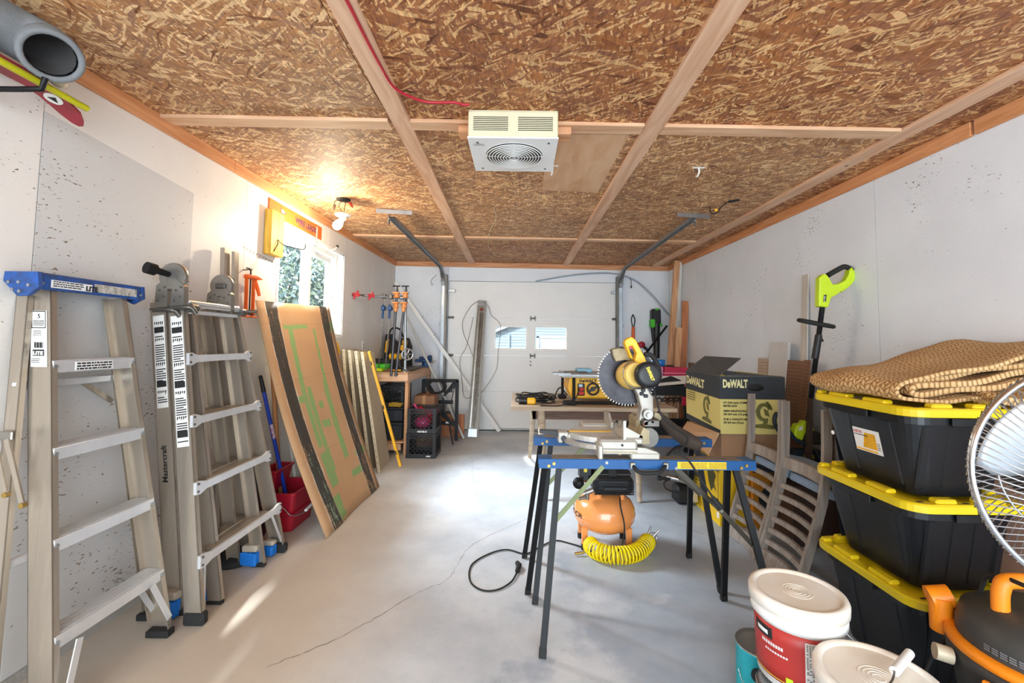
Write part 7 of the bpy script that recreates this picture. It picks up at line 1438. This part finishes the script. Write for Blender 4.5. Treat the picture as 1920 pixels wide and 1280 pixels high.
for a_ in (200, 20):
    a = math.radians(a_); c = V(vx+.212*math.cos(a), vy+.212*math.sin(a), .35); tg = V(-math.sin(a), math.cos(a), 0); n_ = V(math.cos(a), math.sin(a), 0)
    q = MB(); q.prism([c-tg*.04+V(0, 0, -.03), c+tg*.04+V(0, 0, -.03), c+tg*.04+V(0, 0, .025)+n_*.006, c-tg*.04+V(0, 0, .025)+n_*.006], n_*.014); q.build('latch', 'vac_orange', VC, bevel=.003)
q = MB(); c = V(vx-.13, vy+.17, .0); q.cyl((c.x, c.y, .37), (c.x, c.y, .47), .03, n=16); q.cyl((c.x-.02, c.y+.02, .455), (c.x+.03, c.y, .47), .035, n=14); q.build('inlet_port', 'vac_orange', VC)
q = MB(); q.cyl((vx-.20, vy+.07, .36), (vx-.235, vy+.085, .365), .022, n=14); q.build('drain_cap', 'taupe_metal', VC)
q = MB(); q.lathe([(.055, 0), (.06, .006), (.035, .012), (0, .004)], (vx+.10, vy+.03, .50), 20, (.3, 0, 1)); q.build('filter_knob', 'print_black', VC)
for a_ in (45, 135, 225, 315):
    a = math.radians(a_); c = V(vx+.16*math.cos(a), vy+.16*math.sin(a), .025); q = MB(); q.cyl(c-V(.012, 0, 0), c+V(.012, 0, 0), .025, n=14); q.build('caster', 'black_rubber', VC)
# ------------------------------------------------------------------ buckets and paint cans
def pail(label, c, r, z0, z1, lidmat):
    t = T('plastic_pail', label, 'bucket', (c[0], c[1], z0), 'white pails with lids'); rb = r*.86; H_ = z1-z0
    q = MB(); q.lathe([(rb-.01, 0), (rb, .006), (r-.012, H_-.075), (r-.002, H_-.072), (r-.002, H_-.050), (r-.012, H_-.048), (r-.010, H_-.03)], (c[0], c[1], z0), 48); q.build('body', 'white_plastic', t)
    q = MB(); q.lathe([(r-.006, H_-.042), (r+.003, H_-.038), (r+.004, H_-.012), (r, H_-.003), (r-.008, H_), (r-.015, H_-.001), (r-.020, H_-.008), (r-.0205, H_-.0085)], (c[0], c[1], z0), 56); ld = q.build('lid', lidmat, t)
    q = MB(); q.lathe([(0, H_-.012), (r-.0195, H_-.012), (r-.0195, H_-.0082), (0, H_-.0082)], (c[0], c[1], z0), 56, smooth=False); q.build('lid_panel', lidmat, ld)
    for k in range(4): q = MB(); q.tube([(c[0]+(.014+.010*k)*math.cos(a), c[1]+(.014+.010*k)*math.sin(a), z0+H_-.0085) for a in [6.2832*j/30 for j in range(30)]], .0016, 6, closed=True); q.build('moulded_ring', lidmat, ld)
    return t
lm = M('lid_white', 'f1ece4', .4, 0, .05, 5, col2='e6d8c4'); M('label_red', 'b5322b', .4, 0, .08, 5)
P1 = pail('white pail with a red printed label, standing on two paint cans', (.91, 1.47), .137, .196, .463, lm)
def wrap(nm, c, r0, r1, z0, z1, a0, a1, mat, par, off=.0012, n=16):
    q = MB()
    def f_(u, v): a = math.radians(a0+(a1-a0)*u); r = r0+(r1-r0)*v+off; return (c[0]+r*math.cos(a), c[1]+r*math.sin(a), z0+(z1-z0)*v)
    q.grid(f_, n, 4); return q.build(nm, mat, par, solid=.0006)
rA, rB = .119, .1245; wrap('red_label', (.91, 1.47), rA+.0005, rB, .222, .380, 150, 282, 'label_red', P1); wrap('red_label', (.91, 1.47), rA+.0005, rB, .222, .380, 330, 372, 'label_red', P1)
wrap('text_panel', (.91, 1.47), rA+.0007, rB-.0002, .238, .368, 246, 278, 'paper', P1, .002)
q = MB(); rr = random.Random(4)
for j in range(24):
    z = .362-.0052*j; 
    for k in range(9):
        if rr.random() < (.85 if j < 13 else .6):
            a = math.radians(247.5+3.3*k); r = rA+.0045+(z-.222)*.036; p = V(.91+r*math.cos(a), 1.47+r*math.sin(a), z); tg = V(-math.sin(a), math.cos(a), 0); w = .0045 if j < 13 else .0062; q.add([p, p+tg*w, p+tg*w+V(0, 0, .0022), p+V(0, 0, .0022)], [(0, 1, 2, 3)])
q.build('label_print', 'print_black', P1, kind='stuff')
wrap('white_stripe', (.91, 1.47), rA+.0007, rA+.0012, .268, .283, 160, 222, 'print_white', P1, .002); wrap('dark_badge', (.91, 1.47), rB-.002, rB-.0005, .335, .368, 172, 205, 'print_black', P1, .002); wrap('badge_mark', (.91, 1.47), rB-.002, rB-.0006, .343, .356, 178, 198, 'print_white', P1, .0028); wrap('green_mark', (.91, 1.47), rA+.0007, rA+.0012, .228, .246, 222, 231, 'lime', P1, .002); wrap('thin_line', (.91, 1.47), rA+.0007, rA+.0008, .2265, .2285, 150, 282, 'print_yellow', P1, .002)
q = MB()
for k in range(9):
    for j, z in enumerate((.318, .300)):
        a = math.radians(188+3.6*k+6*j); r = .1262; p = V(.91+r*math.cos(a), 1.47+r*math.sin(a), z); tg = V(-math.sin(a), math.cos(a), 0); lines(q, p, tg, (0, 0, 1), .006, 1, .01, .010-.004*j, 80+k+j, 0)
q.build('label_lettering', 'print_white', P1)
q = MB(); q.tube(bez([(.985, 1.362, .395), (1.0, 1.35, .38), (1.03, 1.335, .35)], 5), .0022, 6); q.build('wire_bail', 'galv', P1)
P2 = pail('white pail with a wire handle across its lid, nearest the camera', (.94, 1.185), .141, .02, .402, lm)
q = MB(); q.lathe([(.115, 0), (.12, .02)], (.94, 1.185, 0), 40); q.build('base_ring', 'white_plastic', P2)
q = MB(); q.tube(bez([(.845, 1.085, .37), (.85, 1.065, .415), (.88, 1.09, .435), (.93, 1.13, .43), (.965, 1.165, .425)], 7), .0025, 7); q.tube(bez([(1.07, 1.24, .42), (1.085, 1.27, .40), (1.06, 1.275, .37)], 5), .0025, 7); q.build('wire_bail', 'steel_dark', P2)
q = MB(); q.cyl((.965, 1.165, .425), (1.07, 1.24, .42), .011, n=14); q.build('grip', 'white_plastic', P2)
for k in range(8):
    a = math.radians(190+12*k); q = MB(); q.bar((.94+.1385*math.cos(a), 1.185+.1385*math.sin(a), .345), (.94+.1395*math.cos(a), 1.185+.1395*math.sin(a), .30), .0015, .006, (math.cos(a), math.sin(a), 0)); q.build('lid_rib', 'white_plastic', P2)
def can(label, c, body, tag_=None):
    t = T('paint_can', label, 'paint can', (c[0], c[1], 0), 'paint cans under the pail'); r = .083
    q = MB(); q.lathe([(r-.003, 0), (r, .004), (r, .008), (r-.003, .012), (r-.003, .178), (r, .182), (r, .186), (r-.004, .180), (0, .178)], (c[0], c[1], 0), 40); q.build('body', body, t)
    q = MB(); q.lathe([(r, .186), (r-.003, .192), (r-.008, .186), (r-.011, .191), (r-.016, .184), (r-.019, .186), (r-.022, .183), (0, .183)], (c[0], c[1], 0), 44); q.build('lid', 'chrome' if tag_ is None else 'galv', t); return t
CA = can('teal paint can with a black side boss, half under the pail', (.872, 1.628), 'teal_can', 1)
q = MB(); q.lathe([(0, .1835), (.05, .1835), (.05, .1842), (0, .1842)], (.872, 1.628, 0), 28); q.build('lid_label', 'paper', CA)
q = MB(); q.prism([(.872+.049*math.cos(a), 1.628+.049*math.sin(a), .1845) for a in [math.radians(120+12*k) for k in range(9)]], (0, 0, .0004)); q.build('lid_label_teal', M('teal_dark', '1e7c85', .5), CA)
a = math.radians(238); q = MB(); q.cyl((.872+.078*math.cos(a), 1.628+.078*math.sin(a), .125), (.872+.086*math.cos(a), 1.628+.086*math.sin(a), .125), .024, n=20); q.build('ear', 'print_black', CA)
q = MB(); q.tube(bez([(.872+.088*math.cos(a), 1.628+.088*math.sin(a), .125), (.80, 1.54, .112), (.775, 1.56, .105), (.78, 1.60, .12)], 5), .0018, 6); q.build('wire_bail', 'chrome', CA)
CB = can('plain silver paint can under the front of the pail', (.845, 1.435), 'chrome')
q = MB(); q.lathe([(0, .1838), (.05, .1838), (.055, .1845), (0, .1850)], (.845, 1.435, 0), 24); q.build('paint_splash', M('splash', 'd9d2cb', .4, 0, .1), CB)
can('hidden silver paint can holding up the far side of the pail', (1.03, 1.53), 'nickel')
# ------------------------------------------------------------------ on and under the ceiling
HT = T('ceiling_heater', 'beige louvred heater with a white round-grille face hung from the ceiling', 'heater', (-.04, 2.17, 2.2))
hx0, hx1, hy0, hy1, hz0, hz1 = -.250, .168, 1.975, 2.365, 2.196, 2.325
q = MB(); q.box(hx0, hx1, hy0, hy1, hz0+.004, hz1, .004); hb = q.build('case', 'cream', HT)
for a, b in ((hx0+.024, -.064), (-.018, hx1-.024)):
    for k in range(8):
        z = hz1-.030-.0088*k; q = MB(); q.box(a, b, hy0-.0012, hy0+.0006, z-.0022, z+.0022); q.build('louvre_slot', M('slot_dark', '3c3427', .8), hb)
        q = MB(); q.prism([(a, hy0-.001, z+.0022), (a, hy0-.006, z-.0002), (a, hy0-.006, z-.0012), (a, hy0-.001, z+.0012)], (b-a, 0, 0)); q.build('louvre', 'cream', hb)
q = MB(); q.box(hx0-.003, hx1+.003, hy0-.003, hy1+.003, hz0-.002, hz0+.006, .002); fp_ = q.build('face_plate', 'white_paint', HT)
hc = (-.038, 2.165)
q = MB(); q.lathe([(.150, -.0025), (.146, -.0045), (.142, -.002)], (hc[0], hc[1], hz0), 48); q.build('bezel', 'white_paint', fp_)
q = MB(); q.lathe([(0, -.0024), (.143, -.0024), (.143, -.0045), (0, -.0045)], (hc[0], hc[1], hz0), 48); q.build('fan_opening', M('grille_dark', '34322f', .7), fp_)
for k in range(9):
    r = .026+.0142*k; q = MB(); q.tube([(hc[0]+r*math.cos(a), hc[1]+r*math.sin(a), hz0-.009-.006*(1-(r/.15)**2)) for a in [6.2832*j/40 for j in range(40)]], .0026, 6, closed=True); q.build('grille_ring', 'white_plastic', fp_)
q = MB(); q.lathe([(0, -.016), (.020, -.015), (.022, -.010), (0, -.010)], (hc[0], hc[1], hz0), 20); q.build('grille_hub', 'chrome', fp_)
q = MB()
for a_ in (0, 90, 180, 270): a = math.radians(a_); q.tube([(hc[0]+.02*math.cos(a), hc[1]+.02*math.sin(a), hz0-.010), (hc[0]+.145*math.cos(a), hc[1]+.145*math.sin(a), hz0-.004)], .0022, 5)
q.build('grille_spoke', 'chrome', fp_, kind='stuff')
for x, y in ((hx0+.04, hy0+.045), (hx1-.04, hy0+.045), (hx0+.04, hy1-.04), (hx1-.04, hy1-.04)):
    q = MB(); q.cyl((x, y, hz0-.0045), (x, y, hz0-.001), .006, n=10); q.build('screw', 'steel_dark', fp_)
q = MB(); lines(q, (hx0+.02, hy0+.06, hz0-.003), (1, 0, 0), (0, -1, 0), .055, 3, .008, .003, 71, .0004); q.build('rating_print', 'print_grey', fp_)
q = MB(); q.box(hx0, hx1, 1.99, 2.08, hz1, zc(0, 2.0)-.0005, .002); q.build('mount_frame', 'cream', HT)
for k, (a, b, y0, y1) in enumerate(((-.315, -.252, 2.10, 2.19), (.170, .245, 2.10, 2.19))):
    q = MB(); q.box(a, b, y0, y1, zc(a, 2.1)-.058, zc(a, 2.1)-.0205, .003); t = tag(q.build('mounting_block', 'pine_x'), ('short pine block beside the heater on the red cable side', 'short pine block beside the heater on the plywood side')[k], 'block', 'heater blocks')
q = MB(); q.prism([(.144, 2.20, 0), (.555, 2.19, 0), (.552, 3.10, 0), (.148, 3.07, 0)], (0, 0, -.009)); tilt(q, -.001); PW = q.build('plywood_patch', 'ply'); tag(PW, 'bare plywood patch screwed to the ceiling beside the heater', 'plywood')
for k, (x, y) in enumerate(((.19, 2.62), (1.09, 2.63))):
    t = T('ceiling_hook', ('white swivel hook screwed to the plywood patch', 'white swivel hook on the strand board between the two right battens')[k], 'hook', (x, y, 2.32), 'ceiling hooks'); z = zc(x, y)-(.010 if k == 0 else 0)
    q = MB(); q.box(x-.035, x+.035, y-.009, y+.009, z-.004, z, .001); q.build('plate', 'white_plastic', t); q = MB(); q.tube(bez([(x, y, z-.003), (x, y-.005, z-.03), (x-.004, y+.01, z-.05), (x-.005, y+.03, z-.045)], 4), .005, 7); q.build('hook', 'white_plastic', t)
q = MB(); P_ = [(-0.551, 1.260, 2.325), (-0.550, 1.333, 2.325), (-0.552, 1.497, 2.325), (-0.550, 1.640, 2.325), (-0.541, 1.770, 2.325), (-0.487, 1.848, 2.325), (-0.414, 1.889, 2.325), (-0.307, 1.886, 2.325), (-0.266, 1.903, 2.325), (-0.237, 1.902, 2.310)]
q.tube([(p.x, p.y, zc(p.x, p.y)-.026) for p in bez(P_, 7)], .0062, 8); q.tube([V(-.245, 1.985, 2.325), V(-.235, 1.99, 2.31)], .006, 7); rc = q.build('red_cable', M('cable_red', 'b01c2e', .4)); tag(rc, 'red electrical cable stapled along the batten to the heater', 'cable')
# bare bulb lampholder by the window
BX, BY = -1.405, 3.40; z = zc(BX, BY)
LP = T('bulb_fixture', 'bare lit bulb in a white porcelain lampholder hanging from the ceiling', 'lamp', (BX, BY, 2.1))
q = MB(); q.lathe([(0, z-.002), (.055, z-.002), (.05, z-.010), (.02, z-.012), (0, z-.012)], (BX, BY, 0), 18); q.build('ceiling_opening', 'print_black', LP)
q = MB(); q.tube(bez([(BX-.01, BY, z-.01), (BX-.04, BY+.01, z-.05), (BX-.005, BY, z-.10), (BX, BY, z-.13)], 5), .0025, 6); q.tube(bez([(BX+.02, BY, z-.01), (BX+.012, BY, z-.06), (BX+.006, BY, z-.13)], 5), .0025, 6); q.tube(bez([(BX-.03, BY, z-.01), (BX-.065, BY, z-.015), (BX-.07, BY, z-.05)], 4), .003, 6); q.build('wire', 'print_black', LP)
q = MB(); q.cyl((BX-.07, BY, z-.045), (BX-.07, BY, z-.085), .012, .006, n=10); q.build('wire_nut', 'brown_paint', LP); q = MB(); q.cyl((BX+.05, BY, z-.025), (BX+.075, BY, z-.065), .012, .006, n=10); q.build('wire_nut', M('nut_red', 'a83a22', .5), LP)
q = MB(); q.lathe([(.0, z-.118), (.058, z-.120), (.062, z-.128), (.05, z-.136), (.028, z-.142), (.026, z-.165), (.0, z-.165)], (BX, BY, 0), 28); q.build('lampholder', 'white_plastic', LP)
ax_ = V(-.55, -.35, -1).normalized(); b0 = V(BX, BY, z-.155)
q = MB(); q.lathe([(0, .0), (.017, .0), (.018, .02), (.026, .035), (.034, .06), (.034, .078), (.026, .096), (.010, .106), (0, .107)], b0, 24, tuple(ax_)); q.build('bulb', EMIT('bulb_light', 'fff0c8', 14), LP)
blo.location = b0+ax_*.17; bl.shadow_soft_size = .02
# loose ceiling wires
q = MB(); q.tube([(p.x, p.y, zc(p.x, p.y)-.012-.03*math.sin(i*.12)) for i, p in enumerate(bez([(-0.221, 3.506, 2.350), (-0.218, 3.762, 2.350), (-0.304, 4.217, 2.350), (-0.365, 4.927, 2.350), (-0.303, 5.609, 2.350), (-0.208, 5.466, 2.350), (-0.100, 5.083, 2.350)], 6))], .004, 6); q.tube(bez([(-0.098, 4.990, 2.330), (-0.060, 4.831, 2.320), (-0.074, 5.012, 2.310), (-0.136, 5.015, 2.310)], 4), .003, 5); tag(q.build('loose_wire', M('wire_beige', 'cdb78f', .6)), 'loose beige wire hanging from the middle ceiling bay', 'wire')
q = MB(); q.tube(bez([(1.481, 3.380, 2.330), (1.527, 3.449, 2.300), (1.560, 3.419, 2.300), (1.557, 3.346, 2.320), (1.589, 3.257, 2.350)], 5), .004, 6); q.cyl((1.578, 3.267, 2.345), (1.633, 3.216, 2.345), .018, n=10); w_ = q.build('hanging_wire', 'print_black'); tag(w_, 'black wire end hanging from a ceiling hole beside the right track', 'wire'); q = MB(); q.cyl((1.525, 3.378, 2.300), (1.538, 3.369, 2.310), .013, n=10); q.build('yellow_connector', 'tool_yellow', w_)
# ------------------------------------------------------------------ skis and boot on the high rack
BR_ = T('wall_bracket', 'black steel wall bracket holding the skis near the ceiling', 'bracket', (XL, 1.38, 2.0))
q = MB(); q.box(XL, XL+.006, 1.36, 1.40, 2.02, 2.16); q.tube([(XL+.004, 1.38, 2.055), (-1.66, 1.385, 2.058), (-1.575, 1.388, 2.062), (-1.568, 1.39, 2.10)], .009, 8); q.build('arm', 'black_metal', BR_); q = MB(); q.box(XL, XL+.006, .80, .84, 2.02, 2.16); q.tube([(XL+.004, .82, 2.055), (-1.58, .82, 2.06), (-1.575, .82, 2.10)], .009, 8); q.build('arm', 'black_metal', BR_)
def skiblade(label, pts, w, mat):
    t = T('ski', label, 'ski', (-1.65, 1.3, 2.07), 'skis on the wall rack'); q = MB(); ring = []
    for (x, y, z, ww) in pts: ring.append([(x-ww*.5, y, z), (x+ww*.5, y, z), (x+ww*.5, y, z+.009), (x-ww*.5, y, z+.009)])
    n_ = len(ring); q.add([p for r in ring for p in r], [(i*4+k, i*4+(k+1) % 4, (i+1)*4+(k+1) % 4, (i+1)*4+k) for i in range(n_-1) for k in range(4)]+[(3, 2, 1, 0), tuple(4*(n_-1)+k for k in range(4))]); q.build('blade', mat, t); return t
sk = skiblade('red ski with a round white emblem on its drooping tip', [(-1.645, .15, 2.075, .07), (-1.65, .8, 2.10, .062), (-1.655, 1.2, 2.118, .066), (-1.66, 1.40, 2.116, .078), (-1.665, 1.50, 2.098, .082), (-1.668, 1.57, 2.072, .074), (-1.67, 1.60, 2.055, .045), (-1.67, 1.612, 2.048, .018)], .07, M('ski_red', '8f2530', .45, 0, .35, 14))
q = MB(); c = V(-1.664, 1.505, 2.0948); d_ = V(-.004, .07, -.022).normalized(); q.prism([c+V(1, 0, 0)*.026*math.cos(a)+d_*.026*math.sin(a)+V(0, 0, .0) for a in [6.2832*k/20 for k in range(20)]], (0, -.0004, -.0016)); eb = q.build('emblem', 'paper', sk); q = MB(); q.prism([c+V(.014, 0, 0)-d_*.006, c+V(-.012, 0, 0)-d_*.010, c+d_*.018], (0, -.0008, -.0028)); q.build('emblem_mark', 'print_black', eb)
text('VOLKL', .030, V(-1.645, 1.30, 2.1155), (0, 1, 0), (1, 0, 0), 'print_white', sk, width=.13, depth=.001)
skiblade('red ski whose tip shows between the yellow pole and the wall', [(-1.745, .15, 2.10, .065), (-1.745, .8, 2.12, .058), (-1.75, 1.35, 2.145, .06), (-1.755, 1.55, 2.150, .06), (-1.76, 1.64, 2.158, .035), (-1.76, 1.66, 2.16, .012)], .06, 'ski_red')
q = MB(); q.tube([(-1.602, .50, 2.092), (-1.602, 1.25, 2.094), (-1.604, 1.565, 2.092)], .0115, 6); tag(q.build('ski_pole', M('pole_yellow', 'c2bd14', .4, 0, .15)), 'yellow ridged ski pole lying along the red skis', 'ski pole')
BT = T('ski_boot', 'grey felt-lined boot lying on the skis with its opening towards the room', 'boot', (-1.6, 1.35, 2.13))
bp = bez([(-1.548, 1.385, 2.172), (-1.60, 1.405, 2.212), (-1.650, 1.36, 2.238), (-1.665, 1.25, 2.242), (-1.665, 1.12, 2.240), (-1.665, 1.0, 2.235)], 5)
q = MB(); q.tube(bp, .07, 18, rs=[.076, .078, .079, .079, .079, .078, .077, .076, .075, .074, .073, .072, .071, .070, .069, .067, .064, .060, .055, .050, .046, .042, .04, .038, .034, .02][:len(bp)], cap=False); q.build('shell', 'grey_felt', BT, solid=.010)
q = MB(); q.tube([p*1.0 for p in bp[1:12]], .06, 16, rs=[.062]*11, cap=False); q.ell(bp[12], .062, .062, .062, 14, 8); q.build('lining', M('felt_dark', '4a4644', .95, 0, .15, 30), BT)
q = MB(); d0 = (bp[0]-bp[2]).normalized(); sA = d0.cross(UP).normalized(); sB = sA.cross(d0); q.tube([bp[0]+(sA*math.cos(a)+sB*math.sin(a))*.073 for a in [6.2832*k/24 for k in range(24)]], .010, 8, closed=True); q.build('collar', 'grey_felt', BT)
q = MB(); q.ell((-1.62, 1.475, 2.150), .022, .03, .03, 14, 8); q.build('buckle', 'taupe_metal', BT)
